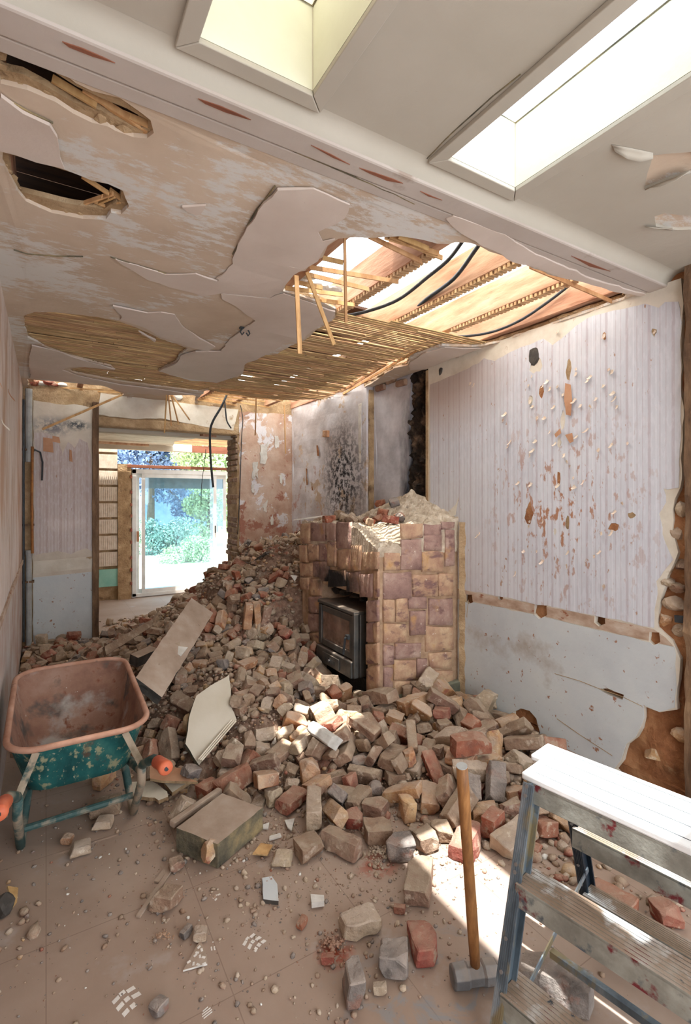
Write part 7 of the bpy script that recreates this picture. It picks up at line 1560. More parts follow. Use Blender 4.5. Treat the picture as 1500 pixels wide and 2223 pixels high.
  6,1,584,2808,48,-69,-8,-72,76,-1, 7,4,870,4377,345,-33,-19,92,74,-1, 13,0,1876,4060,405,-58,-37,58,69,-1, 0,0,80,4965,98,-7,1,97,64,-1,
  16,4,1284,5447,414,-16,16,-83,82,-1, 11,2,1087,3513,350,71,20,-60,83,-1, 14,0,134,5803,123,16,49,-86,65,-1, 17,4,1338,4056,395,-69,64,-15,87,-1,
  7,4,817,6111,43,-31,65,26,84,-1, 6,0,1731,4708,791,-17,6,28,91,-1, 9,4,1192,6373,103,18,-8,-98,79,-1, 0,4,1271,6253,105,-7,-14,63,70,-1,
  1,4,840,2523,65,-10,55,-81,101,-1, 0,0,793,3623,302,1,5,-65,99,-1, 13,3,585,2884,23,-70,71,0,73,-1, 12,0,-90,5490,120,-23,30,76,90,-1,
  10,0,704,4507,271,-69,69,-14,77,-1, 15,1,2462,2030,25,97,-23,-2,99,-1, 11,3,1277,4763,489,-49,83,7,81,-1, 6,0,252,5267,140,32,-9,20,66,-1,
  15,0,1390,5512,468,-66,4,-28,76,-1, 7,0,1669,4567,655,-29,94,16,62,-1, 10,4,962,6418,33,2,-3,-52,70,-1, 4,3,1373,2801,197,82,41,-38,92,-1,
  4,0,2150,4247,882,-88,-47,0,75,-1, 6,0,6,4312,47,-6,-2,-63,63,-1, 7,0,1144,2462,58,-93,-34,-4,70,-1, 16,4,1839,4231,660,1,3,-67,80,-1,
  5,0,349,4162,77,2,-12,-1,80,-1, 12,0,1564,3883,325,72,-60,34,78,-1, 17,1,2450,5357,983,3,12,96,71,-1, 15,3,421,4511,133,42,43,65,72,-1,
  15,0,759,4072,215,-78,-31,19,61,-1, 4,4,480,3882,110,90,31,4,61,-1, 12,4,2689,2583,87,-30,5,-34,99,-1, 8,4,1982,1972,207,1,0,99,96,-1,
  11,0,1612,3575,262,46,17,55,80,-1, 17,0,1950,3831,266,-8,39,-92,81,-1, 15,1,1234,2802,112,-39,-63,16,83,-1, 11,3,1819,2947,67,34,14,76,98,-1,
  9,1,629,5575,106,77,-17,-55,64,-1, 7,0,2555,5678,1032,-70,-70,-14,84,-1, 17,0,1253,3997,360,37,20,-35,71,-1, 13,1,2399,1243,16,87,49,3,47,-1,
  10,4,1810,2591,138,13,5,51,73,-1, 2,2,1568,3373,152,40,-86,30,74,-1, 5,3,1628,3343,204,-33,-22,-87,81,-1, 14,0,1125,4915,453,1,-1,69,76,-1,
  6,0,943,4156,351,25,4,33,87,-1, 12,2,271,4285,79,-36,-6,-92,63,-1, 11,0,774,5646,120,79,-18,50,85,-1, 0,0,1024,2543,92,-41,-63,65,72,-1,
  0,1,205,5548,83,5,13,-79,66,-1, 9,0,1256,4688,455,30,-20,-20,62,-1, 7,0,992,6678,36,-2,-1,-7,91,-1, 16,4,717,4468,226,-14,-1,98,64,-1,
  4,2,665,3081,92,80,-53,-10,80,-1, 2,1,1407,6716,61,-23,-44,80,91,-1, 7,0,649,4485,230,11,43,-10,71,-1, 7,3,408,4226,103,11,-92,22,64,-1,
  9,0,927,5540,163,-88,-38,11,68,-1, 15,0,1729,4994,748,-10,-5,-87,80,-1, 1,0,2076,2051,157,-78,0,-8,97,-1, 16,3,1242,3575,290,19,-97,15,94,-1,
  14,0,2500,4282,1029,2,-14,80,70,-1, 16,1,865,3193,177,-32,16,-37,89,-1, 14,3,897,4115,256,-13,-18,91,84,-1, 2,1,1310,4597,511,-24,-20,59,89,-1,
  16,1,2248,2167,65,40,1,17,91,-1, 14,0,2211,2545,127,-70,9,46,73,-1, 3,0,65,3535,29,-3,-1,40,74,-1, 16,0,221,5343,94,-1,-29,-13,89,-1,
  4,0,2648,4542,1059,90,4,19,60,-1, 15,5,1173,2754,78,-33,83,-37,94,-1, 7,0,1815,5053,759,57,78,-12,77,-1, 10,4,1130,6273,122,81,-45,12,84,-1,
  5,0,1153,4586,453,58,6,-28,66,-1, 12,4,592,4724,226,-2,3,99,91,-1, 10,0,2405,4732,1162,-20,-50,46,90,-1, 13,4,1286,5032,472,47,39,-13,85,-1,
  13,0,1707,3927,280,-35,-44,50,69,-1, 5,0,2550,4180,1012,4,-10,21,60,-1, 13,0,1098,2509,63,39,91,3,68,-1, 5,0,2024,5777,930,-35,18,92,92,-1,
  13,2,723,5661,86,16,-7,-72,62,-1, 15,0,1720,5997,448,-11,-91,25,75,-1, 17,0,643,4650,240,11,-2,-4,65,-1, 12,0,1821,4043,381,-2,2,-100,91,-1,
  15,1,1206,6218,84,-61,-52,37,91,-1, 16,3,1204,4870,471,22,45,-68,92,-1, 2,0,930,4505,325,27,-1,-93,76,-1, 12,0,1552,2381,129,53,-55,-29,100,-1,
  17,0,929,4735,349,66,-20,17,87,-1, 12,0,351,4622,104,-30,-3,94,74,-1, 6,0,2080,1326,56,2,86,-9,99,-1, 15,0,672,3925,203,-7,10,-57,100,-1,
  2,4,2124,2118,77,-62,19,-16,88,-1, 4,0,2576,4559,1116,-18,-28,-93,83,-1, 5,0,2188,4322,927,-36,-2,-68,91,-1, 14,0,813,2394,59,-91,19,36,94,-1,
  14,0,2647,5316,1012,95,-9,11,86,-1, 16,0,651,5229,165,69,61,16,64,-1, 15,2,837,5048,227,-6,35,94,68,-1, 13,0,311,3304,32,-1,1,100,95,-1,
  16,2,1534,3703,311,-34,12,-71,98,-1, 15,0,409,5635,47,-72,-23,45,84,-1, 13,0,1418,6615,82,23,83,-50,72,-1, 11,0,711,4786,312,-53,1,-83,75,-1,
  6,0,2409,5756,969,-7,3,96,71,-1, 14,0,156,4578,77,17,0,-92,89,-1, 1,3,1782,1493,43,-5,100,3,107,-1, 2,3,1815,5257,740,82,48,8,64,-1,
  0,3,1096,2103,60,-37,60,-61,104,-1, 7,1,2213,4909,1106,43,38,51,65,-1, 5,0,850,4769,371,3,-25,-38,76,-1, 0,0,763,3306,210,0,-24,84,89,-1,
  15,3,1737,5366,658,-14,77,-59,79,-1, 6,1,2164,1962,62,65,-30,-43,78,-1, 15,4,1931,6056,491,0,73,-68,74,-1, 7,0,1605,4909,770,-26,-84,-12,91,-1,
  13,0,1242,4066,379,90,-28,-10,65,-1, 4,0,922,5079,346,54,-61,-59,69,-1, 0,1,1623,6273,417,3,58,-80,68,-1, 15,4,1310,5095,486,9,3,90,80,-1,
  14,4,1226,4978,537,-17,6,98,80,-1, 4,3,1148,5675,331,35,-94,-1,74,-1, 8,4,1587,1584,43,0,0,19,84,-1, 3,0,1302,5590,389,-27,-30,-91,78,-1,
  6,4,120,5675,114,-94,29,12,73,-1, 17,0,1722,4799,745,-93,33,-7,64,-1, 14,1,1520,4665,659,-55,75,3,69,-1, 12,3,2373,5545,973,69,-49,39,65,-1,
  5,0,1901,1618,56,-25,-68,68,84,-1, 13,0,1435,3948,327,-29,39,-24,87,-1, 0,0,1810,2250,163,-12,66,-54,82,-1, 9,2,439,5726,55,52,49,48,72,-1,
  14,1,2227,1745,35,5,2,19,91,-1, 5,4,1557,4306,650,-85,47,-24,82,-1, 16,4,1967,3244,25,-1,-4,-95,72,-1, 7,0,2274,5516,976,41,-62,49,72,-1,
  10,1,2614,2219,54,-21,46,47,93,-1, 11,0,462,5279,152,-8,-4,-91,89,-1, 4,0,1201,5428,399,30,13,40,87,-1, 7,4,246,4315,48,-5,-10,-80,63,-1,
  2,0,1316,3347,244,20,-23,92,80,-1, 10,0,1540,1699,36,-95,32,0,77,-1, 5,0,1254,4536,431,-78,-38,49,68,-1, 14,0,521,5642,97,98,-13,8,78,-1,
  3,3,1283,3918,347,-25,94,-20,97,-1, 3,4,1851,3598,246,64,2,-48,73,-1, 13,0,-21,5535,102,70,39,32,88,-1, 14,0,673,4945,241,-5,-15,4,62,-1,
  16,4,1361,5504,414,8,-52,-52,78,-1, 15,0,1726,5585,645,-10,0,80,89,-1, 12,1,508,5109,162,-7,-17,93,80,-1, 4,4,1725,5375,728,-37,-10,8,91,-1,
  16,0,2275,4901,1114,-70,59,-35,87,-1, 5,0,1318,3003,215,31,-5,-52,95,-1, 11,1,892,3745,273,89,-29,36,84,-1, 15,3,2445,4483,1003,74,-7,-3,76,-1,
  10,0,2464,4563,1067,-54,0,82,65,-1, 16,0,196,4528,93,-82,35,41,80,-1, 16,4,94,5456,132,-14,5,46,80,-1, 11,0,1754,3999,369,-17,-59,27,61,-1,
  1,3,1784,2172,66,-21,97,-6,98,-1, 10,0,856,5620,106,92,34,6,76,-1, 3,2,1703,3495,120,-13,52,-83,88,-1, 2,1,1165,2026,59,16,-37,-66,83,-1,
  4,4,1424,2529,227,-25,0,83,88,-1, 15,1,972,6094,55,-33,-4,-22,79,-1, 15,0,1126,4376,362,36,-55,45,64,-1, 4,1,1968,2138,72,-55,6,-82,80,-1,
  4,0,925,5440,202,87,-15,31,76,-1, 0,1,1305,4243,491,57,11,55,87,-1, 5,2,-143,4478,51,46,-12,-57,69,-1, 11,4,786,4822,329,47,3,18,90,-1,
  4,3,2033,2167,150,-23,1,80,104,-1, 3,0,1623,5548,669,92,-6,-3,64,-1, 13,0,2322,4412,964,-68,-62,25,81,-1, 2,0,2158,4450,975,14,-24,90,76,-1,
  15,3,1287,2818,114,-19,-79,27,78,-1, 3,2,1138,5504,346,30,-14,11,90,-1, 11,4,492,3822,80,13,-36,75,71,-1, 1,1,975,2410,95,60,-77,15,107,-1,
  9,4,1600,5099,820,-11,-4,-93,82,-1, 9,1,1917,2561,127,12,6,35,92,-1, 16,0,759,3470,233,14,5,-66,74,-1, 13,0,1471,6727,27,68,-23,64,61,-1,
  9,0,969,5249,349,23,-32,-69,76,-1, 6,3,986,5734,192,-23,-50,36,87,-1, 13,0,2001,4489,860,-4,-93,-35,82,-1, 12,0,1712,4037,361,53,-23,65,82,-1,
  15,0,1645,3352,96,67,39,31,99,-1, 4,0,2663,4398,1028,-1,2,58,69,-1, 4,3,573,5816,50,71,-33,-16,76,-1, 13,3,2709,2468,86,34,-46,82,88,-1,
  13,0,987,4756,375,7,51,-3,73,-1, 15,1,1819,3675,108,48,56,55,81,-1, 4,0,773,5244,260,-17,-31,93,72,-1, 11,0,987,5454,282,29,94,-19,87,-1,
  10,3,1229,2723,125,-59,1,-15,85,-1, 3,1,2136,4423,895,90,-11,-9,64,-1, 16,0,2241,4835,1090,33,22,75,61,-1, 2,4,1795,2054,81,-73,-60,-26,84,-1,
  7,1,1081,4031,351,-33,-27,-80,81,-1, 16,0,1234,5953,264,-12,-48,-63,66,-1, 17,0,1684,6179,417,75,-20,0,75,-1, 12,0,1697,3147,103,45,15,71,89,-1,
  10,4,-125,5153,93,-41,-5,90,70,-1, 6,3,980,2320,44,-57,47,52,74,-1, 9,4,926,4003,316,20,-53,-14,83,-1, 11,1,1270,2912,250,81,40,2,88,-1,
  16,2,-174,5647,79,-20,18,-68,62,-1, 1,0,2680,2373,37,79,-61,-1,95,-1, 2,4,2459,4818,1161,21,4,-61,79,-1, 4,0,1257,4604,435,49,-71,46,62,-1,
  16,0,-31,5268,74,8,20,81,64,-1, 0,4,1785,5589,782,64,27,23,68,-1, 12,1,840,4444,313,23,-15,74,75,-1, 13,0,1231,5131,481,17,81,22,70,-1,
  5,4,2373,2738,101,3,2,-2,91,-1, 12,0,397,5143,130,-41,90,5,68,-1, 2,0,2345,2395,92,-31,-25,44,95,-1, 10,0,814,4690,300,1,8,3,71,-1,
  15,2,2376,5504,960,-99,-13,8,80,-1, 6,0,986,6514,33,2,-1,-100,78,-1, 15,0,1469,2814,112,-9,75,-20,76,-1, 10,0,1734,5676,661,25,38,-21,75,-1,
  7,0,2042,2419,100,-14,-18,-86,96,-1, 2,5,1340,2447,211,76,-56,-25,95,-1, 5,4,1420,5734,390,-42,-29,86,65,-1, 12,0,1725,3567,100,32,17,62,77,-1,
  15,4,543,5176,178,-33,-24,9,72,-1, 16,0,1582,6444,335,12,-93,34,64,-1, 16,0,2666,4851,1160,-2,-13,-88,71,-1, 12,4,1089,3201,246,-1,-89,-24,76,-1,
  12,0,2419,1986,25,53,-82,-17,76,-1, 16,4,1733,6857,15,2,-5,-49,71,-1, 9,4,1243,4336,500,80,12,56,90,-1, 11,0,1864,5110,778,40,-9,56,60,-1,
  13,0,190,5172,106,-50,75,-5,71,-1, 3,0,1148,2615,89,2,7,-97,98,-1, 5,0,2553,5001,1170,0,-8,-27,63,-1, 3,0,1997,5207,893,52,-49,13,69,-1,
  10,4,2502,5457,1021,-50,-1,54,80,-1, 13,0,157,4484,60,-22,20,-85,62,-1, 4,3,1852,3282,149,-72,33,-33,96,-1, 3,1,1611,2602,191,-34,10,-61,83,-1,
  17,1,1765,5305,717,8,-47,-80,82,-1, 16,0,959,4073,293,10,25,-45,74,-1, 12,0,727,5561,113,77,1,62,85,-1, 15,4,1358,6305,182,13,21,73,85,-1,
  0,3,495,5041,194,47,14,28,77,-1, 16,0,-47,5152,94,-64,39,-20,84,-1, 3,1,2520,2170,117,13,98,11,86,-1, 13,0,1447,3643,306,3,-4,-37,100,-1,
  13,4,99,4465,50,31,80,-52,76,-1, 14,0,1809,3810,367,75,61,25,84,-1, 6,3,1185,3674,333,2,83,-19,84,-1, 12,0,843,5482,201,-31,-89,-22,88,-1,
  14,0,1716,5457,672,26,36,32,67,-1, 3,0,265,4850,131,2,-11,15,62,-1, 16,4,2257,4256,874,21,-2,-78,78,-1, 17,0,834,4204,245,-18,-65,72,60,-1,
  13,1,1229,3648,296,-25,-48,62,80,-1, 14,2,1027,5997,152,-9,27,-92,87,-1, 5,3,1627,3205,203,27,-15,-63,93,-1, 14,0,334,4255,82,-65,66,35,60,-1,
  17,0,-143,4940,121,-91,29,-11,75,-1, 15,0,2243,5738,962,7,-19,67,90,-1, 4,0,289,5021,155,65,-8,21,64,-1, 7,1,827,6359,34,1,0,95,89,-1,
  2,3,1892,1874,127,-26,-68,65,87,-1, 16,0,2274,4815,1113,-38,42,-8,78,-1, 4,1,2065,2480,181,-32,38,-24,98,-1, 5,4,1626,6040,437,-14,-39,35,60,-1,
  0,1,2592,2636,72,71,57,24,88,-1, 10,4,1727,3843,394,26,-21,-56,88,-1, 11,0,2172,1517,41,98,4,-5,93,-1, 8,1,2449,2692,170,-21,21,-95,104,-1,
  17,2,1709,4656,727,-90,-16,-24,84,-1, 11,0,1972,5155,904,70,4,-39,81,-1, 16,4,928,3694,536,-3,30,-81,89,-1, 5,2,749,4612,270,-16,-10,98,75,-1,
  10,0,771,5050,243,58,-47,-39,64,-1, 11,1,1865,3308,52,-66,-19,7,94,-1, 16,3,1399,2979,153,15,28,64,71,-1, 17,0,1208,4258,391,68,25,-3,64,-1,
  9,0,1354,4413,503,40,89,-10,66,-1, 17,0,1025,4443,373,56,55,44,70,-1, 12,4,797,4519,250,-3,-2,99,68,-1, 0,0,711,3697,234,-2,-16,-88,83,-1,
  14,0,1815,4333,651,69,72,7,67,-1, 15,0,1865,4330,682,27,-1,96,75,-1, 12,2,285,5809,50,21,-55,-64,68,-1, 15,0,1445,2861,127,-43,87,18,92,-1,
  14,0,1636,3824,342,-28,-16,95,76,-1, 14,0,2315,1404,27,-50,-87,1,73,-1, 11,2,905,4384,298,-66,67,-14,82,-1, 3,0,1979,2469,129,-16,-28,-40,68,-1,
  4,0,847,3115,194,-22,70,22,88,-1, 5,0,625,4155,241,-7,-1,82,79,-1, 13,0,1102,5064,442,-9,-10,37,69,-1, 12,0,33,4439,34,-80,-59,11,83,-1,
  14,4,1498,3378,222,84,49,-14,85,-1, 17,0,2226,5055,1084,-5,-16,-87,64,-1, 14,1,70,3749,33,-100,-8,-1,92,-1, 14,0,189,4423,85,-41,-27,27,86,-1,
  12,4,1284,5906,310,1,26,80,81,-1, 17,4,2549,4561,1058,-27,-21,-70,60,-1, 17,0,1959,5371,850,58,-25,44,80,-1, 7,0,2376,5262,1030,59,80,9,71,-1,
  9,0,-125,4108,36,0,-1,91,90,-1, 17,0,-57,5451,90,28,13,-54,66,-1, 13,0,1322,5991,243,-7,33,94,80,-1, 7,0,1713,2723,146,-82,-44,-32,96,-1,
  2,3,1055,4510,411,31,36,19,67,-1, 3,0,512,4314,216,-94,-34,-5,73,-1, 14,0,1312,3652,289,1,0,90,76,-1, 3,0,2182,2763,143,27,61,-37,90,-1,
  15,0,379,4978,152,-52,44,51,72,-1, 9,1,1202,2268,56,7,-15,-98,91,-1, 11,0,1236,2500,81,31,-52,64,79,-1, 13,0,1801,5604,721,1,-3,-100,74,-1,
  15,4,2098,4816,1086,-62,-53,44,72,-1, 7,0,430,4296,146,84,-52,8,73,-1, 15,1,1174,5562,312,-46,61,-52,84,-1, 13,3,2138,5693,970,-8,4,-36,85,-1,
  15,0,1767,4538,670,-45,-86,-25,85,-1, 3,0,1645,3001,144,-44,10,-83,75,-1, 12,0,1963,3996,391,47,-60,-7,65,-1, 4,0,2590,4457,1089,16,97,19,89,-1,
  13,0,2361,2084,60,-41,40,-68,80,-1, 15,3,148,5202,84,-9,-16,76,70,-1, 11,0,930,5852,123,-29,-63,-62,87,-1, 7,4,1288,3158,205,47,58,66,69,-1,
  12,4,652,4386,217,77,-59,24,91,-1, 5,0,707,4402,241,9,44,73,61,-1, 12,0,1110,3973,308,5,-23,64,68,-1, 12,0,1646,2677,115,15,-17,-41,85,-1,
  13,0,1621,4718,709,-12,61,78,66,-1, 12,0,1164,4249,360,8,-98,8,72,-1, 10,0,2129,4482,909,-21,39,58,61,-1, 17,4,832,4461,272,-84,48,12,75,-1,
  5,3,1296,2864,214,49,-75,44,84,-1, 6,4,1381,6906,25,-50,87,1,64,-1, 9,0,178,4797,96,22,-15,-62,79,-1, 7,3,1413,3060,160,-80,26,-52,75,-1,
  17,1,560,3260,79,-22,10,-44,72,-1, 5,0,2535,4393,1031,-7,-7,-25,75,-1, 4,0,1549,2272,115,-48,-19,20,81,-1, 13,1,1319,3842,293,45,-42,66,78,-1,
  12,4,727,6077,25,-10,5,-55,82,-1, 17,4,1410,4321,467,59,63,-49,91,-1, 16,2,2038,2230,66,-62,54,-33,76,-1, 16,0,1087,4373,373,-27,70,-9,63,-1,
  16,2,462,4239,139,89,18,41,61,-1, 13,0,2055,5159,934,0,26,-36,61,-1, 8,3,1468,2712,224,-24,1,57,95,-1, 9,0,1387,4486,531,-26,-93,-24,71,-1,
  6,1,831,3670,234,-20,97,5,81,-1, 16,0,620,5052,220,-97,-24,1,91,-1, 13,3,409,3911,52,-8,-84,-47,82,-1, 13,0,1365,3249,252,55,58,41,95,-1,
  14,0,1884,4973,851,-74,-63,23,72,-1, 12,0,696,5604,97,-10,-55,-62,89,-1, 4,0,1753,6943,41,-89,-11,-1,62,-1, 5,0,236,4147,62,-99,-13,0,83,-1,
  12,4,-118,4305,27,-4,-7,85,67,-1, 6,4,1247,6014,220,-95,-2,-20,79,-1, 12,3,2165,1251,22,42,91,4,76,-1, 5,1,1846,3682,238,-40,-80,-45,98,-1,
  5,0,1796,5997,519,-97,-15,2,71,-1, 15,0,519,5970,15,-100,3,-1,60,-1, 7,1,1472,3051,143,-15,0,-2,74,-1, 12,0,1611,4087,517,38,40,-53,86,-1,
  15,4,1466,1772,17,68,20,23,54,-1, 13,3,838,2712,22,-100,0,1,69,-1, 11,2,1673,5176,745,-27,-64,-29,70,-1, 2,0,1153,3330,296,75,44,33,83,-1,
  0,0,1889,3979,365,-5,15,-82,62,-1, 13,2,1786,6089,438,-20,92,-7,62,-1, 13,0,1933,5469,841,33,-82,29,87,-1, 7,3,1363,5886,337,83,16,-44,69,-1,
  16,0,2418,5610,970,-16,-98,-9,85,-1, 12,4,228,5445,83,-25,-96,-9,68,-1, 4,4,826,4055,324,-9,-19,-94,78,-1, 12,1,2159,2195,70,-21,-36,46,93,-1,
  0,0,2362,2227,83,2,-16,-12,86,-1, 3,0,920,6072,114,51,-84,17,91,-1, 4,3,1372,5697,369,-76,36,-37,61,-1, 13,2,1485,3120,150,-18,-63,-33,88,-1,
  14,4,76,4419,72,2,-53,64,72,-1, 15,0,1901,3919,279,-53,85,-2,81,-1, 13,0,810,4770,287,-13,24,96,66,-1, 7,1,1497,1894,49,9,71,-12,97,-1,
  10,2,1723,6227,462,-50,-78,36,72,-1, 12,3,2062,1970,136,2,-5,-10,84,-1, 2,0,716,5090,312,-44,35,-57,89,-1, 17,2,1258,4434,406,86,3,14,69,-1,
  15,4,1506,3468,235,23,-96,6,87,-1, 11,0,1324,6106,185,78,60,-18,80,-1, 17,0,624,5480,140,-50,-1,31,89,-1, 12,0,506,3636,110,49,83,14,76,-1,
  6,0,1883,5252,800,54,-60,-16,88,-1, 5,0,881,2664,123,-51,84,17,94,-1, 11,0,612,3771,163,48,79,2,74,-1, 11,0,-38,5066,92,-54,-18,16,80,-1,
  11,0,28,4857,59,-52,24,-82,83,-1, 4,3,1982,3055,79,38,59,55,84,-1, 14,0,1110,3793,317,85,19,6,85,-1, 14,0,1417,4203,467,46,-18,-82,68,-1,
  6,0,1734,2360,115,15,-77,26,91,-1, 5,0,1628,4382,679,80,55,-22,84,-1, 16,1,855,3620,529,26,-18,94,97,-1, 1,1,1545,1990,65,87,-45,17,89,-1,
  12,0,1360,2846,120,27,-14,72,99,-1, 5,3,1511,2742,131,85,-43,31,86,-1, 16,3,1368,6175,182,-1,-56,2,80,-1, 0,0,1891,5431,828,89,7,-23,67,-1,
  7,0,1291,2453,138,32,-70,63,98,-1, 4,0,1576,5942,469,-5,7,-94,81,-1, 11,4,1729,4051,427,99,8,-10,75,-1, 16,1,779,3564,229,1,-16,-77,88,-1,
  9,2,1341,4215,402,5,-22,-4,76,-1, 4,0,2046,4902,1062,96,-6,24,64,-1, 4,3,-34,5717,135,37,-64,39,90,-1, 9,2,746,3843,228,-69,33,-27,86,-1,
  4,0,1584,2935,134,22,-12,97,68,-1, 4,0,679,5531,144,-29,-72,34,68,-1, 0,0,1759,3729,276,89,39,19,71,-1, 4,0,545,3732,165,11,69,71,69,-1,
  0,0,1483,2507,182,-18,-11,46,97,-1, 16,3,1463,1810,10,7,0,31,45,-1, 12,0,2672,5520,979,-68,32,60,63,-1, 12,0,531,4946,213,33,-76,-56,73,-1,
  17,0,1510,6837,32,-36,62,39,69,-1, 10,0,1142,4925,507,-14,-1,94,63,-1, 7,0,2448,5264,1049,29,-17,19,66,-1, 15,4,2070,5226,897,-38,-9,84,63,-1,
  15,0,1187,3975,338,-70,65,7,96,-1, 13,4,236,5488,116,5,-51,-34,73,-1, 13,2,1475,2140,29,55,-84,0,93,-1, 16,2,1026,5583,241,86,20,47,92,-1,
  11,0,2140,4919,1088,-4,9,100,89,-1, 0,0,297,4534,109,-86,-43,10,64,-1, 5,0,597,3165,69,-3,79,-44,78,-1, 14,2,1872,6413,522,-7,-8,-97,88,-1,
  10,0,1698,2882,112,47,21,-61,99,-1, 15,0,2228,4412,893,-84,-44,31,91,-1, 12,0,2281,5394,995,-20,-43,64,82,-1, 14,4,1549,4824,738,14,-17,16,61,-1,
  11,0,1471,3722,303,19,22,81,72,-1, 6,0,1210,4815,494,-77,-37,-52,74,-1, 12,0,1307,3894,292,40,11,31,73,-1, 13,0,2272,1312,26,0,0,-1,78,-1,
  3,0,1295,2184,30,-2,-3,89,76,-1, 7,3,1239,6619,103,63,-13,67,87,-1, 7,2,848,5993,78,-21,6,40,72,-1, 12,0,1215,6300,81,-53,85,-8,77,-1,
  10,0,1316,4845,524,-56,-75,-12,73,-1, 17,0,1409,2729,113,9,19,-75,96,-1, 6,4,1936,3717,285,77,-2,45,77,-1, 15,4,2282,4311,923,-66,-40,18,78,-1,
  9,0,1610,5578,720,-6,18,85,82,-1, 15,0,2283,4475,938,-5,51,85,81,-1, 14,0,1386,3881,300,4,-6,72,80,-1, 14,1,411,3696,75,-59,72,-34,81,-1,
  7,2,-101,4652,27,1,-2,-50,69,-1, 7,3,824,4004,262,-65,-40,-62,99,-1, 13,0,767,4081,266,0,-50,86,87,-1, 13,4,2250,5338,965,79,61,8,76,-1,
  16,0,2261,4351,889,21,-13,-75,73,-1, 9,3,1798,3964,347,37,72,19,72,-1, 15,0,1611,5604,647,0,-71,24,67,-1, 2,0,1343,2093,34,96,27,0,85,-1,
  16,4,2141,5255,955,-9,-38,52,68,-1, 15,3,2166,1804,32,48,87,1,73,-1, 4,0,1904,5577,799,1,18,72,83,-1, 16,4,1388,3702,279,4,0,-99,83,-1,
  15,1,896,2500,11,-67,-74,1,40,-1, 13,1,1186,3747,301,63,-23,61,81,-1, 15,4,853,4528,270,-60,16,-36,78,-1, 15,0,1904,4016,318,-31,39,-35,73,-1,
  11,4,1092,5341,370,10,-38,72,65,-1, 14,0,90,5221,109,83,-20,-44,61,-1, 14,4,935,5695,138,84,-27,-12,67,-1, 15,1,286,4606,70,-65,27,-42,91,-1,
  14,3,1796,3875,301,-18,-98,0,93,-1, 13,4,1396,5559,448,47,-68,-26,67,-1, 2,0,533,5115,262,-71,-27,55,80,-1, 15,4,719,2667,17,-69,40,-32,72,-1,
  7,3,1544,3188,156,12,-6,28,79,-1, 11,4,50,5112,83,-57,-14,-74,85,-1, 11,0,2239,4749,1090,13,-21,-2,89,-1, 5,4,1586,5660,669,-64,46,35,76,-1,
  5,3,1443,3792,357,1,27,81,89,-1, 13,3,697,4888,254,48,-57,49,87,-1, 5,0,104,5039,136,-18,4,16,83,-1, 6,1,1383,4275,444,-47,-7,-53,72,-1,
  15,3,2672,5372,978,-2,-3,-10,83,-1, 3,1,1312,3734,320,-14,37,80,93,-1, 13,0,1689,5042,756,-24,8,-27,90,-1, 16,4,944,4448,353,36,2,-42,89,-1,
  4,2,1231,2109,90,9,41,36,87,-1, 16,0,27,5628,81,81,58,2,88,-1, 11,4,1175,4201,442,11,-59,-60,90,-1, 0,4,1929,1871,46,3,2,-97,101,-1,
  3,0,65,5464,76,0,8,-93,74,-1, 2,0,235,4710,140,21,80,-37,72,-1, 12,0,1493,6617,55,18,-37,-29,65,-1, 16,0,-121,5773,88,2,-2,25,66,-1,
  16,0,1742,6139,432,-22,28,-47,72,-1, 10,4,1706,2982,192,-75,-36,48,96,-1, 15,0,782,4430,243,-7,-18,19,77,-1, 12,0,1646,6780,29,-21,16,-68,87,-1,
  11,0,2078,2750,113,-20,5,21,77,-1, 6,1,1225,4282,431,-25,0,-70,63,-1, 10,0,1984,1541,112,37,24,-77,83,-1, 7,4,1245,5676,390,59,77,1,82,-1,
  13,4,155,5106,84,16,-9,-45,60,-1, 7,0,275,3928,27,34,94,-3,86,-1, 0,0,1464,2422,111,-24,-17,37,91,-1, 4,0,1892,5092,823,-58,76,26,64,-1,
  7,3,1075,2715,90,-1,7,-15,96,-1, 14,0,1754,3571,251,37,-32,39,83,-1, 4,0,776,3496,504,-10,38,-87,93,-1, 6,0,2321,5757,1000,-29,77,-54,89,-1,
  14,3,1266,4843,474,-73,-52,1,61,-1, 12,1,2080,5267,932,90,43,-3,91,-1, 2,3,1229,4148,421,-74,-53,39,83,-1, 11,0,821,5707,119,-21,78,20,80,-1,
  11,0,1581,3752,339,89,-22,-41,97,-1, 9,0,1772,6754,53,-27,5,95,72,-1, 5,4,442,4418,160,-17,14,76,80,-1, 11,0,1230,6705,68,-11,7,73,79,-1,
  7,0,876,4789,298,-39,56,-48,81,-1, 0,2,340,5615,91,-13,25,61,67,-1, 12,2,1339,6236,186,15,28,7,87,-1, 3,0,315,5740,55,-18,1,51,65,-1,
  15,4,1289,4041,364,-20,97,9,65,-1, 4,4,862,5872,179,96,14,22,86,-1, 12,0,1331,5852,324,-1,2,-84,66,-1, 6,4,301,4075,70,6,60,8,67,-1,
  15,0,-4,5012,70,-62,-62,38,82,-1, 4,0,1874,5498,773,10,-82,51,86,-1, 5,0,1670,6748,73,-96,8,27,82,-1, 12,0,1355,2397,124,-29,-3,77,92,-1,
  17,1,1281,3236,252,4,-66,47,93,-1, 0,4,2594,1934,59,-30,15,-36,96,-1, 12,1,2092,2228,51,67,-72,10,83,-1, 12,2,1910,3149,51,8,3,8,88,-1,
  16,0,916,4986,333,-97,-12,14,70,-1, 10,0,626,5310,223,-76,-20,-34,85,-1, 14,0,1832,5119,883,-38,-88,28,69,-1, 12,4,2514,5335,979,-20,-9,-92,69,-1,
  15,4,2631,5668,959,-36,-68,51,64,-1, 0,1,1274,3503,322,-98,-18,2,74,-1, 10,3,564,2422,57,38,-65,65,99,-1, 10,0,832,3392,239,16,-7,-23,74,-1,
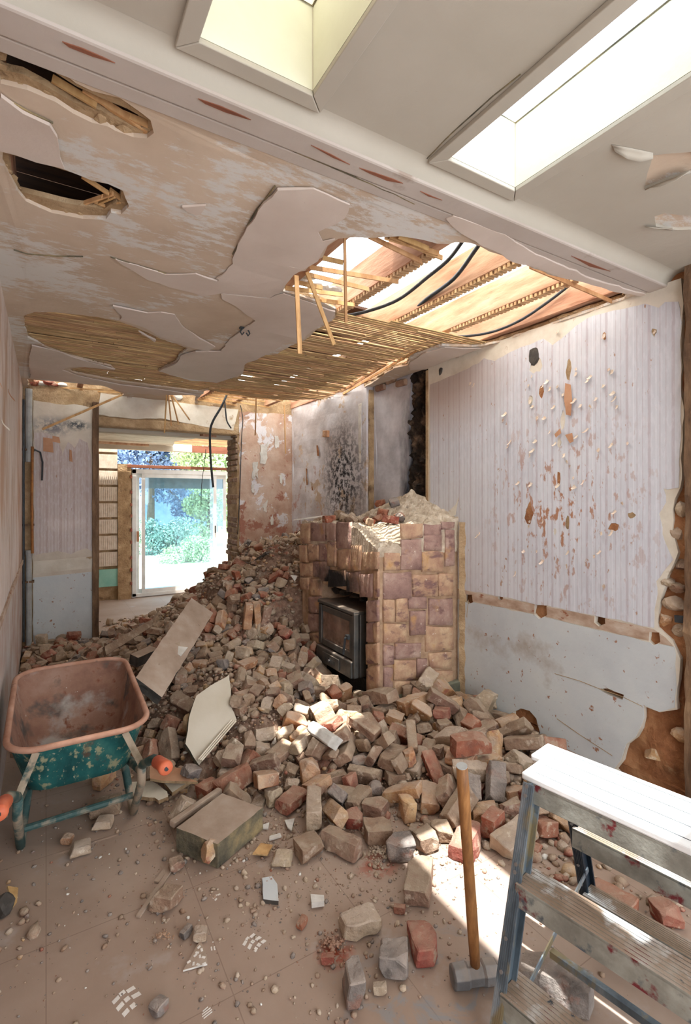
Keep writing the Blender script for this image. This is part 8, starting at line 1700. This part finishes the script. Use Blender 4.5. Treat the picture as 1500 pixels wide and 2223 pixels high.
  7,0,1135,5020,468,0,-97,-21,83,-1, 4,1,771,5536,180,4,-98,2,86,-1, 3,3,324,3852,62,95,8,-29,81,-1, 14,0,506,3232,51,76,-58,-4,85,-1,
  10,0,1200,5764,339,2,-5,12,67,-1, 4,0,561,5237,167,95,14,0,71,-1, 12,1,-72,4532,36,99,-9,-5,91,-1, 15,0,1297,5523,352,91,-31,26,75,-1,
  17,2,785,5064,311,29,15,-79,61,-1, 17,4,692,4199,252,-64,17,69,79,-1, 14,4,1559,5325,705,5,-2,86,81,-1, 12,0,2116,4182,863,3,-14,97,63,-1,
  8,1,2114,2613,150,6,-74,-67,100,-1, 13,0,1807,2867,59,72,-58,26,89,-1, 4,4,2193,2420,153,93,35,-8,96,-1, 7,0,652,5845,68,-16,-89,0,85,-1,
  4,3,943,4594,384,17,-40,4,70,-1, 10,0,2332,5655,990,-17,17,41,87,-1, 11,0,-43,5655,92,7,11,-11,66,-1, 11,4,-2,4640,46,-41,33,41,70,-1,
  14,0,1474,4370,627,30,4,10,89,-1, 3,0,1771,5471,760,-46,-41,79,78,-1, 6,0,1378,1996,36,48,88,-1,98,-1, 10,0,2430,1816,35,8,11,-94,75,-1,
  13,0,1266,3832,291,-47,-79,-11,62,-1, 0,0,1209,6456,112,53,-12,20,67,-1, 0,4,1894,4428,783,-9,38,76,80,-1, 5,4,1224,5063,454,-62,78,0,67,-1,
  17,3,688,4085,271,76,-44,-20,79,-1, 15,2,101,5709,75,89,-42,-3,63,-1, 7,0,1424,3329,210,-74,22,-60,70,-1, 10,1,746,3130,129,20,-17,-83,85,-1,
  13,2,2313,5446,972,76,33,19,77,-1, 11,0,701,5068,236,-57,33,-50,74,-1, 6,0,1977,3366,84,18,30,-5,80,-1, 11,3,1604,2430,137,35,15,-57,89,-1,
  12,0,1668,3367,149,-90,-9,-31,86,-1, 14,4,1571,4602,684,-24,-18,-83,81,-1, 3,4,306,5118,143,10,-6,-36,73,-1, 6,3,491,4527,184,6,-22,-44,87,-1,
  14,0,2436,4121,1025,63,1,16,82,-1, 7,0,1042,6146,99,-48,-66,-51,90,-1, 10,1,1284,6381,158,-71,-66,20,84,-1, 11,4,1675,5983,433,13,28,84,64,-1,
  5,0,1800,4044,446,-5,72,8,70,-1, 16,0,120,5054,76,-7,-10,-41,87,-1, 7,0,1090,4457,373,-48,71,-32,78,-1, 15,0,1148,5342,385,-28,0,49,89,-1,
  3,0,907,5387,275,2,94,7,83,-1, 15,3,1621,5014,744,-83,-26,7,87,-1, 15,2,2524,999,16,-69,-73,2,66,-1, 16,1,518,3724,97,21,-30,-85,74,-1,
  17,4,831,4269,244,84,54,-1,82,-1, 6,4,359,3144,54,-41,-61,-42,91,-1, 3,0,2144,5054,1090,91,-12,37,62,-1, 6,0,1930,3716,170,-8,-93,34,91,-1,
  7,4,1379,2233,40,-80,-15,14,78,-1, 13,4,-26,4768,62,-9,-8,-38,81,-1, 12,4,1402,4113,430,-32,87,32,83,-1, 13,0,1727,4879,761,26,-23,93,90,-1,
  11,0,2073,4086,806,-37,-49,-9,74,-1, 15,0,1396,3777,298,48,50,63,98,-1, 0,4,1778,5112,839,18,-53,82,68,-1, 13,2,1390,3864,357,7,-66,-75,91,-1,
  10,0,2440,5522,990,-46,-28,-76,69,-1, 3,4,2217,4153,924,-20,-42,-86,88,-1, 4,0,2545,5239,1087,86,-15,22,81,-1, 11,1,881,3602,249,26,-11,-96,72,-1,
  9,2,830,5105,295,-6,-30,92,64,-1, 5,0,1938,2243,70,-34,93,6,85,-1, 4,0,44,5310,78,-6,-11,-66,78,-1, 16,0,1787,2862,142,39,-82,25,95,-1,
  10,3,1841,5687,715,-54,15,-70,67,-1, 14,3,1200,2946,239,7,14,-90,72,-1, 7,0,1156,3883,332,-76,64,5,83,-1, 3,4,1593,6111,410,-12,-22,34,82,-1,
  14,1,1258,6114,150,-9,-53,63,72,-1, 17,0,540,5766,32,-15,75,61,64,-1, 10,1,2067,1453,59,58,73,36,94,-1, 0,0,2287,5264,994,-57,78,-26,63,-1,
  4,0,2156,2486,84,3,7,-52,86,-1, 15,0,1612,3828,268,5,-10,12,89,-1, 13,4,917,5585,115,-74,-35,19,82,-1, 11,3,1110,2378,37,2,-16,93,70,-1,
  11,4,1692,4263,660,8,6,3,78,-1, 3,0,467,4622,233,29,-95,10,80,-1, 11,0,1041,4365,386,-19,-2,-56,79,-1, 4,1,275,2969,54,-26,64,-67,98,-1,
  14,0,333,4899,175,4,62,62,89,-1, 2,0,912,5952,161,16,84,48,87,-1, 17,4,1324,6684,73,-39,-64,-6,89,-1, 10,4,1081,4242,412,10,29,11,87,-1,
  15,0,1330,6224,121,-13,28,-73,60,-1, 13,0,1771,3277,130,71,-61,27,71,-1, 16,0,1781,4255,631,1,-8,-11,76,-1, 2,0,1644,2331,130,-19,-34,-55,93,-1,
  5,0,2342,4675,1104,-96,18,1,85,-1, 16,3,921,2367,15,92,40,-1,77,-1, 12,0,2121,5630,982,-3,-35,89,91,-1, 2,0,1327,4323,418,-29,-11,28,62,-1,
  4,2,1617,6680,35,-9,20,-84,63,-1, 9,0,375,4063,86,-41,3,-39,65,-1, 12,2,1198,6119,103,-13,25,-96,79,-1, 16,1,2385,1682,43,-64,-35,34,100,-1,
  13,2,1387,4402,429,78,-57,9,79,-1, 7,0,938,4678,396,-56,40,68,70,-1, 10,0,1262,2998,275,-46,13,-33,70,-1, 5,0,1282,5801,406,12,-18,92,91,-1,
  7,2,1558,3065,153,-1,-6,45,78,-1, 16,1,639,3033,32,26,-31,-66,81,-1, 6,3,1214,3294,258,-95,15,25,78,-1, 12,3,810,5456,134,21,93,-25,71,-1,
  15,4,863,6248,12,0,-1,-86,40,-1, 5,1,1034,4597,419,-55,-76,23,72,-1, 10,0,1608,2839,174,-21,-17,-82,87,-1, 14,3,2665,2516,54,-5,-71,-66,88,-1,
  16,0,559,5174,146,0,-14,-80,79,-1, 6,0,2682,4489,1045,22,34,86,64,-1, 0,2,498,5464,168,-12,29,67,74,-1, 17,2,235,4959,130,-50,-40,-70,80,-1,
  6,0,1518,3009,196,-22,56,-47,68,-1, 13,0,2681,5628,974,-2,15,-62,79,-1, 16,0,2330,5391,956,6,0,10,76,-1, 17,1,1259,5588,340,-80,-59,12,67,-1,
  12,0,2183,4818,1094,-5,15,-97,91,-1, 12,4,1630,4146,606,-3,-82,47,84,-1, 12,0,1836,5722,654,21,95,3,67,-1, 1,2,1944,1750,116,35,40,-74,87,-1,
  3,0,1940,5272,899,78,-44,46,86,-1, 0,1,1806,3010,138,-48,32,60,88,-1, 15,1,632,6095,22,-2,2,59,81,-1, 13,0,1157,5091,440,2,-13,94,73,-1,
  4,4,868,5304,298,-27,-95,14,90,-1, 7,0,1783,3149,89,-68,-56,-41,80,-1, 14,3,1122,2796,124,-2,-87,-49,83,-1, 16,0,1488,2629,173,-30,80,-52,87,-1,
  0,0,1679,4460,669,-10,-67,74,79,-1, 2,0,794,4901,312,-14,11,-5,88,-1, 10,3,2301,1896,59,-74,-64,2,99,-1, 6,2,1557,3107,216,82,52,18,95,-1,
  14,2,707,4269,237,-27,-95,8,72,-1, 13,4,1120,6164,106,63,-65,-34,89,-1, 3,4,243,5766,136,13,-68,-68,80,-1, 4,2,1683,6106,394,8,-21,2,68,-1,
  10,3,2570,5400,1005,-15,41,18,90,-1, 15,0,1056,5506,279,-45,8,89,63,-1, 2,3,-50,4216,51,-71,69,4,79,-1, 14,0,1789,4840,783,30,-31,-86,70,-1,
  16,0,1106,4313,400,-43,-39,-45,79,-1, 12,0,-36,5329,88,59,75,-22,89,-1, 3,0,562,5336,141,-7,12,-90,62,-1, 14,0,302,5485,107,-19,3,97,64,-1,
  13,1,1589,2817,104,73,-10,-10,91,-1, 10,0,1044,3867,327,32,86,19,94,-1, 15,3,1850,3155,68,-56,-39,-35,98,-1, 10,0,638,5421,204,-15,18,-93,88,-1,
  15,0,1640,4607,648,-77,-54,-29,69,-1, 15,1,1149,4033,352,1,-28,55,89,-1, 9,0,602,4760,293,47,-5,-9,82,-1, 6,0,1276,4950,484,-51,29,-56,80,-1,
  15,0,627,5401,137,3,-10,38,72,-1, 10,0,1161,4365,473,-68,-47,29,72,-1, 13,0,2273,2664,91,45,-57,-51,81,-1, 12,2,407,3595,90,38,-80,-38,86,-1,
  10,0,1325,4544,440,-12,94,14,60,-1, 17,0,427,4593,164,-25,-74,-41,88,-1, 13,4,1821,5391,697,75,54,-37,68,-1, 5,2,195,4903,109,-47,88,2,65,-1,
  5,0,31,3980,47,58,-41,57,74,-1, 17,0,28,4206,52,18,69,-5,82,-1, 11,0,822,5315,239,-53,82,-21,72,-1, 6,0,347,5231,149,-86,48,9,69,-1,
  15,3,2567,1259,17,-6,-2,-36,65,-1, 10,0,1833,4981,807,12,12,77,80,-1, 10,2,881,6214,63,-48,83,10,86,-1, 6,0,1007,2755,128,13,-64,-34,93,-1,
  4,0,1709,5603,707,19,-28,-1,79,-1, 12,0,1866,5664,668,83,50,22,63,-1, 16,0,891,6065,31,-20,1,34,84,-1, 4,3,1421,3148,202,58,-34,61,93,-1,
  14,1,1924,5079,873,-77,-60,6,72,-1, 3,0,694,4695,283,-17,19,-94,76,-1, 11,4,2638,3742,1498,-9,2,87,85,-2, 15,0,2118,3831,1351,-98,-20,4,89,-2,
  5,3,1895,4318,742,37,-36,-60,88,-2, 5,4,1888,3076,79,28,51,42,71,-2, 15,2,2388,3950,1373,98,15,16,90,-2, 5,4,2023,3612,1371,-2,-2,61,86,-2,
  17,4,2243,3380,1365,-16,-20,49,70,-2, 5,4,1735,3942,408,-12,40,51,70,-2, 5,3,2235,3576,1380,29,-83,-42,67,-2, 5,4,2274,3089,1381,6,4,72,84,-2,
  13,0,2061,3419,1363,-58,29,-42,70,-2, 17,0,2138,3173,1363,-74,9,-64,61,-2, 5,4,2294,3303,1380,-13,97,-12,63,-2, 5,4,2368,3330,1418,-21,-69,61,75,-2,
  15,0,2321,3739,1368,14,-15,-51,84,-2, 12,0,2083,3881,1359,41,-91,-11,70,-2, 7,3,1764,2479,131,-33,-76,18,84,-2, 5,0,2534,4155,1066,30,-34,-89,75,-2,
  12,0,2344,3246,1381,10,-15,-56,69,-2, 13,4,2407,3155,1404,56,81,4,87,-2, 5,3,2196,3659,1379,21,1,45,79,-2, 13,0,2279,3699,1355,-14,-41,79,80,-2,
  15,0,2209,3421,1348,-40,-52,33,69,-2, 13,4,2294,4221,919,-4,-39,39,89,-2, 15,0,2329,3180,1368,-21,-12,94,75,-2, 11,0,2083,3349,1376,28,-32,82,85,-2,
  12,3,2320,3421,1394,-4,-99,-6,88,-2, 17,2,2534,3391,1507,-92,20,-21,89,-2, 12,4,2208,3284,1363,-77,63,10,90,-2, 12,3,2254,3461,1368,93,-36,-9,89,-2,
  5,0,2233,3797,1387,67,23,4,84,-2, 11,2,2362,3085,1393,43,13,69,67,-2, 15,4,2403,3835,1387,89,31,-17,67,-2, 15,3,2175,3224,1340,-19,13,-52,62,-2,
]

# ------------------------------------------------------------------ settled pieces of the heap
rows = []
for i in range(0, len(TABLE), 10):
    k, c, x, y, z, qx, qy, qz, s, h = TABLE[i:i + 10]
    qx, qy, qz = qx / 100, qy / 100, qz / 100; q = Quaternion((math.sqrt(max(0, 1 - qx * qx - qy * qy - qz * qz)), qx, qy, qz)).normalized()
    rows.append((k, c, Vector((x, y, z)) / 1000, q, s / 100, h))
CW = ['dusty red-brown', 'ochre', 'dark grey', 'pale mortar-coated', 'brick-red', 'white']
def score(r):
    p = r[2]; q = p - CAM; depth = q.x * ST + q.y * CT
    if depth < .3: return 0
    px = CX + FPX * (q.x * CT - q.y * ST) / depth; py = HY - FPX * q.z / depth
    if not (-40 < px < 1540 and py < 2260): return 0
    return max(KINDS[r[0]][1]) * r[4] / depth
MARKS = [('the wheelbarrow rim', .45, 2.9), ('the wheelbarrow legs', .14, 2.62), ("the wheelbarrow's front", .13, 3.6), ('the stone lintel', 1.0, 3.75), ("the lintel's lower end", .62, 3.1), ('the pale board fragment', .85, 2.75), ('the brown board', .72, 4.25),
    ('the dark flat stone', .85, 3.95), ('the thick stone block', .83, 2.35), ('the stove', 1.8, 3.4), ("the stove opening's left foot", 1.85, 3.75), ('the fireplace plinth', 1.9, 2.75), ("the fireplace-side lower wall", 2.6, 2.75), ("the lower wall's clay hole", 2.62, 2.2),
    ('the metal channel', 1.9, 4.9), ('the peeling far wall', 2.3, 5.6), ('the glass door', 1.3, 5.6), ("the opening's timber upright", .5, 5.6), ('the corner pipes', -.05, 5.5), ("the fireplace's far end", 1.85, 4.3), ('the mouldy wall', 2.6, 4.8),
    ('the sledgehammer', 1.2, 1.15), ('the top of the ladder', 1.45, 1.4), ('the left ladder rail', 1.15, 1.35), ('the rear ladder leg', 1.75, 1.25), ("the lower wall's right end", 2.6, 1.6), ('the far room', 1.4, 6.4)]
rowh = {r[5]: r for r in rows if r[5] >= 0}
for hi in (0, 13, 15, 16, 14, 17, 18, 19, 20, 22, 23, 29, 31, 32, 37, 39, 49, 50):
    if hi in rowh: MARKS.append(('the ' + HAND[hi][5].split(' lying')[0].split(' in ')[0].split(' on ')[0].split(' at ')[0].split(' beside')[0].split(' standing')[0].split(' behind')[0].split(' above')[0].split(' right')[0].split(' left')[0].split(' sloping')[0].split(' touching')[0].split(' near')[0].split(' with')[0].split(' resting')[0].split(' pointing')[0], rowh[hi][2].x, rowh[hi][2].y))
ang = lambda p: 0
def where(p, top):
    if top:
        return ('on top of the fireplace ' + ('against the wall' if p.x > 2.5 else ('at its far end' if p.y > 3.75 else 'in the middle'))), 'stones on the fireplace top'
    nm, mx, my = min(MARKS, key=lambda m: (m[1] - p.x) ** 2 + (m[2] - p.y) ** 2)
    dx, dy = p.x - mx, p.y - my; a = dx * CT - dy * ST; b = dx * ST + dy * CT
    w = ('right of ' if a > 0 else 'left of ') if abs(a) > abs(b) else ('behind ' if b > 0 else 'in front of ')
    return w + nm, 'rubble pieces round ' + nm
def pxof(p):
    q = p - CAM; return (q.x * CT - q.y * ST) / (q.x * ST + q.y * CT)
order = sorted(range(len(rows)), key=lambda i: (-(rows[i][5] >= 0), -score(rows[i])))
cnt = {'brick': 0, 'stone': 0}; rest = {}; byl = {}
for i in order:
    k, c, p, q, s, h = rows[i]; nm = KINDS[k][0]; hand = h >= 0
    if not hand and score(rows[i]) == 0 and not (-.3 < p.x < 3): continue
    if hand or (cnt[nm] < 298 and score(rows[i]) > 0):
        o = bpy.data.objects.new(nm, variant(k, c)); o.rotation_mode = 'QUATERNION'; o.location = p; o.rotation_quaternion = q; o.scale = (s, s, s); link(o)
        cnt[nm] += 1
        if hand: tag(o, HAND[h][5], nm)
        else:
            L_ = max(KINDS[k][1]) * s; wh, grp = where(p, h == -2)
            if nm == 'brick': sw = 'whole' if L_ > .15 else ('broken' if L_ > .105 else 'half')
            else: sw = 'large' if L_ > .08 else 'small'
            up_ = abs((q.to_matrix() @ Vector((1, 0, 0))).z)
            pose = 'upended ' if up_ > .75 else ('tilted ' if up_ > .3 else '')
            byl.setdefault(('%s%s %s %s' % (pose, sw, CW[c], 'brick' if nm == 'brick' else 'stone'), wh, grp), []).append(o); tag(o, 'x', nm)
    else: rest.setdefault(c, []).append((k, p, q, s))
for (a_, wh, grp), obs in byl.items():
    obs.sort(key=lambda o: pxof(o.location))
    for j, o in enumerate(obs):
        pre = '' if len(obs) == 1 else (('left one: ', 'right one: ')[j] if len(obs) == 2 else (('leftmost: ', 'middle: ', 'rightmost: ')[j] if len(obs) == 3 else (('first from left: ', 'second from left: ', 'third from left: ', 'fourth from left: ', 'fifth from left: ', 'sixth from left: ', 'seventh from left: ')[j] if len(obs) < 8 else '')))
        o['label'] = ' '.join((pre + a_ + ' ' + wh).split()[:16]); o['group'] = grp
def join_stuff(name, items, mat, lab):
    Vs = []; Fs = []; b0 = 0
    cache = {}
    for k, p, q, s in items:
        if k not in cache:
            me = KINDS[k][2]; v = np.zeros(len(me.vertices) * 3); me.vertices.foreach_get('co', v)
            f = np.zeros(len(me.polygons) * 3, dtype=np.int64); me.polygons.foreach_get('vertices', f); cache[k] = (v.reshape(-1, 3), f.reshape(-1, 3))
        v, f = cache[k]; m = np.array(q.to_matrix()) * s
        Vs.append(v @ m.T + np.array(p)); Fs.append(f + b0); b0 += len(v)
    return tris(name, np.concatenate(Vs), np.concatenate(Fs), mat, lab)
def tris(name, V_, F_, mat, lab):
    me = bpy.data.meshes.new(name); me.vertices.add(len(V_)); me.vertices.foreach_set('co', V_.astype(np.float32).ravel())
    n = len(F_); me.loops.add(3 * n); me.loops.foreach_set('vertex_index', F_.astype(np.int32).ravel()); me.polygons.add(n)
    me.polygons.foreach_set('loop_start', np.arange(0, 3 * n, 3, dtype=np.int32)); me.update(calc_edges=True)
    me.materials.append(M_(mat)); o = bpy.data.objects.new(name, me); link(o, mound); o['label'] = lab; o['kind'] = 'stuff'; return o
for c, it in sorted(rest.items()):
    join_stuff('brick_rubble', it, CLS[c], 'remaining small %s rubble pieces between the bricks of the heap' % CW[c])
# pebbles and crumbs
rs = np.random.RandomState(11)
def blobmesh(seed):
    r = random.Random(seed); bm = bmesh.new(); bmesh.ops.create_icosphere(bm, subdivisions=1, radius=1)
    for v in bm.verts: v.co *= r.uniform(.65, 1.1)
    bmesh.ops.triangulate(bm, faces=bm.faces[:])
    v = np.array([list(q.co) for q in bm.verts]); f = np.array([[w.index for w in q.verts] for q in bm.faces]); bm.free(); return v, f
BL = [blobmesh(i) for i in range(6)]
def crumbs(name, pts, sizes, mat, lab, flat=.75):
    n = len(pts); q = rs.normal(size=(n, 4)); q /= np.linalg.norm(q, axis=1)[:, None]; w, x, y, z = q.T
    Rm = np.stack([1 - 2 * (y * y + z * z), 2 * (x * y - z * w), 2 * (x * z + y * w), 2 * (x * y + z * w), 1 - 2 * (x * x + z * z), 2 * (y * z - x * w), 2 * (x * z - y * w), 2 * (y * z + x * w), 1 - 2 * (x * x + y * y)], 1).reshape(n, 3, 3)
    sc_ = sizes[:, None] * rs.uniform(.6, 1.25, (n, 3)); pick = rs.randint(0, 6, n); Vs = []; Fs = []; b0 = 0
    for k in range(6):
        ix = np.where(pick == k)[0]
        if not len(ix): continue
        v, f = BL[k]; vv = v[None] * sc_[ix][:, None, :]; vv = np.einsum('nij,nkj->nki', Rm[ix], vv); vv[:, :, 2] *= flat; vv += pts[ix][:, None, :]
        Vs.append(vv.reshape(-1, 3)); Fs.append((f[None] + (np.arange(len(ix)) * len(v))[:, None, None] + b0).reshape(-1, 3)); b0 += len(ix) * len(v)
    return tris(name, np.concatenate(Vs), np.concatenate(Fs), mat, lab)
def sample(n, smin, smax, heap, ylo=.9, yhi=6.9):
    P_ = []; S_ = []
    while len(P_) < n:
        x = rs.uniform(XL + .03, XR - .03); y = rs.uniform(ylo, yhi)
        if x > FX0 - .03 and FY0 - .04 < y < FY1 + .02: continue
        if y > YB - .04 and not (OX0 + .03 < x < OX1): continue
        h = hgt(x, y); dn = min(1, max(0, h / .07)) if heap else (min(1, .06 + max(0, .05 + h * .0) / 1) if h < .02 else .5)
        if heap and h < .008: continue
        if not heap:
            d = math.hypot(x - .9, y - 2.3); dn = math.exp(-((d / .9) ** 2)) + .13
        if rs.uniform() > dn: continue
        s = smin * (smax / smin) ** (rs.uniform() ** 2.2)
        z = max(0, mound_z(x, y)) + s * .25 + (rs.uniform(0, .035) if hgt(x, y) > .05 else 0); P_.append((x, y, z)); S_.append(s)
    return np.array(P_), np.array(S_)
for nm, n, a, b_, mat, lab, hp in (('gravel_crumbs', 7500, .006, .042, 'brick_dusty', 'dusty brown crumbs strewn through the whole heap', True), ('mortar_crumbs', 5500, .006, .040, 'mortar_chunk', 'tan mortar crumbs strewn through the whole heap', True),
        ('red_crumbs', 2400, .005, .034, 'brick_red', 'red brick crumbs strewn through the whole heap', True), ('white_crumbs', 420, .005, .022, 'white_plaster', 'white plaster crumbs strewn through the heap', True), ('ochre_crumbs', 2400, .006, .04, 'brick_ochre', 'ochre brick crumbs strewn through the whole heap', True),
        ('floor_crumbs', 2200, .002, .014, 'brick_grey', 'dark crumbs scattered over the bare dusty floor', False), ('floor_grit', 1500, .002, .015, 'brick_dusty', 'brown grit scattered over the bare dusty floor', False), ('floor_chips', 160, .003, .012, 'white_plaster', 'white chips scattered over the bare dusty floor', False), ('floor_red_grit', 300, .002, .01, 'brick_red', 'red brick grit scattered over the bare dusty floor', False)):
    p_, s_ = sample(n, a, b_, hp); crumbs(nm, p_, s_, mat, lab)
# little heaps: tan crumbs before the stove corner, red dust crumbs on the floor
def pile(cx_, cy_, r, n, a, b_, mat, name, lab):
    P_ = []; S_ = []
    for _ in range(n):
        rr = r * abs(rs.normal()) * .6; t_ = rs.uniform(0, 6.28); x = cx_ + rr * math.cos(t_); y = cy_ + rr * math.sin(t_)
        s = rs.uniform(a, b_); P_.append((x, y, max(0, mound_z(x, y)) + s * .3 + max(0, (1 - rr / r)) * .02)); S_.append(s)
    crumbs(name, np.array(P_), np.array(S_), mat, lab)
P_ = []; S_ = []
while len(P_) < 1500:
    x = rs.normal(1.25, .5); y = rs.normal(2.15, .42)
    if not (.3 < x < 2.6 and 1.2 < y < 2.8): continue
    s = .0025 * 6.5 ** (rs.uniform() ** 1.8); P_.append((x, y, max(0, mound_z(x, y)) + s * .3)); S_.append(s)
crumbs('fringe_gravel', np.array(P_), np.array(S_), 'mortar_chunk', 'tan gravel thinning out from the heap onto the floor')
crumbs('fringe_gravel', np.array(P_)[::-1] + np.array([.03, -.05, 0]), np.array(S_), 'brick_dusty', 'brown gravel thinning out from the heap onto the floor')
g_ = at(735, 1520); pile(g_.x, g_.y, .34, 900, .006, .022, 'mortar_chunk', 'crumb_heap', 'slope of tan crumbs before the stove side corner')
g_ = at(725, 2065); pile(g_.x, g_.y, .07, 130, .002, .008, 'brick_red', 'red_dust_heap', 'small patch of red brick crumbs on the near floor')
g_ = at(820, 1862); pile(g_.x, g_.y, .09, 170, .002, .008, 'mortar_chunk', 'tan_crumb_heap', 'small patch of tan crumbs behind the whole dusty brick')
g_ = at(455, 1990); pile(on_z(350, 2040, 0).x, on_z(350, 2040, 0).y, .035, 90, .0015, .004, 'brick_ochre', 'yellow_crumb_patch', 'small patch of yellow crumbs on the near floor at left')
# small torn curls standing off the right wallpaper
cl = [(1152, 868), (1158, 880), (1165, 905), (1148, 835), (1155, 815), (1190, 825), (1195, 840), (1180, 835), (1210, 838), (1250, 800), (1252, 808), (1285, 815), (1278, 822), (1296, 863), (1312, 835), (1338, 860), (1340, 880), (1335, 850), (1322, 800), (1330, 803), (1250, 865), (1262, 878), (1280, 880), (1100, 895), (1092, 910), (1165, 955), (1150, 985), (1160, 975), (1195, 935), (1208, 960), (1230, 1000), (1238, 1010), (1245, 1035), (1215, 1050), (1128, 1045), (1155, 1048), (1250, 1055), (1268, 1042), (1330, 962), (1362, 960), (1298, 975), (1148, 1140), (1178, 1128), (1150, 1130), (1338, 1108), (1350, 1090), (1330, 1150), (1042, 1155), (1038, 1160), (1165, 1195), (1235, 1195), (1305, 1155), (1110, 955), (1022, 830), (1030, 832), (1210, 720), (1312, 725), (1420, 720), (1105, 965), (1185, 905), (1222, 855), (1205, 880), (1278, 930), (1255, 945), (1225, 985), (1305, 1195), (1290, 1205), (1140, 1195), (1180, 1215), (1230, 1225), (1120, 1240), (1310, 1270)]
for i, (px, py) in enumerate(cl):
    q = random.Random(i); c = on_x(px, py, XR - .003); L_ = q.uniform(.024, .05); w = q.uniform(.011, .024); a0 = q.uniform(-.8, .8) - math.pi / 2
    dy, dz = math.cos(a0), math.sin(a0); vs = []; n = 4
    for k in range(n + 1):
        t_ = k / n; out_ = .004 + L_ * .55 * t_ * t_; cy_ = c.y + dy * L_ * (t_ - .3 * t_ ** 3); cz = c.z + dz * L_ * (t_ - .3 * t_ ** 3); ww = w * (1 - .4 * t_) * (.8 + .4 * q.random())
        vs += [(c.x - out_, cy_ - dz * ww / 2, cz + dy * ww / 2), (c.x - out_ - .003, cy_ + dz * ww / 2, cz - dy * ww / 2)]
    o = obj('paper_flake', vs, [(2 * k, 2 * k + 2, 2 * k + 3, 2 * k + 1) for k in range(n)], 'wallpaper_scrap', wr_)
    m_ = o.modifiers.new('t', 'SOLIDIFY'); m_.thickness = .001
for (pts, lab) in (([(1228, 832), (1240, 835), (1243, 870), (1240, 903), (1230, 900), (1226, 865)], 'long tan strip of torn paper peeling off the wallpaper'), ([(1228, 945), (1243, 940), (1246, 958), (1238, 962)], None), ([(1205, 943), (1217, 930), (1219, 940), (1208, 950)], None), ([(990, 1095), (997, 1078), (990, 1118), (976, 1122), (968, 1116), (980, 1105)], None)):
    o = sheet('paper_strip', ragged(pX(pts, XR - .012), .03, .003, 5), [], FX, XR - .018, XR - .016, 'kraft_paper' if pts[0][0] > 1000 else 'white_under', wr_)
    if lab: o['label'] = lab
# lumps along raw plaster edges of ceiling holes
def edge_lumps(poly, z, step, seed, mat='clay_plaster', s=(.012, .03)):
    q = random.Random(seed); mb = MB(); n = len(poly)
    for i in range(n):
        a, b = Vector(poly[i]), Vector(poly[(i + 1) % n]); L_ = (b - a).length; k = max(1, int(L_ / step))
        for j in range(k):
            p = a.lerp(b, (j + q.random()) / k); r_ = q.uniform(*s); vs, fs = rock((p.x, p.y, z + q.uniform(-.002, .006)), (r_, r_, r_ * .5), q.randint(0, 999), sub=1); mb.add(vs, fs)
    mb.build('broken_edge', mat, ceil, kind='stuff')
edge_lumps(C_(holeA_out), Z0 + .016, .03, 1); edge_lumps(C_(holeB_out), Z0 + .016, .03, 2, s=(.008, .02)); edge_lumps(C_(holeC[:38]), Z0 + .02, .04, 3, s=(.006, .014)); edge_lumps(C_(regD), Z0 + .012, .05, 4, s=(.004, .010))
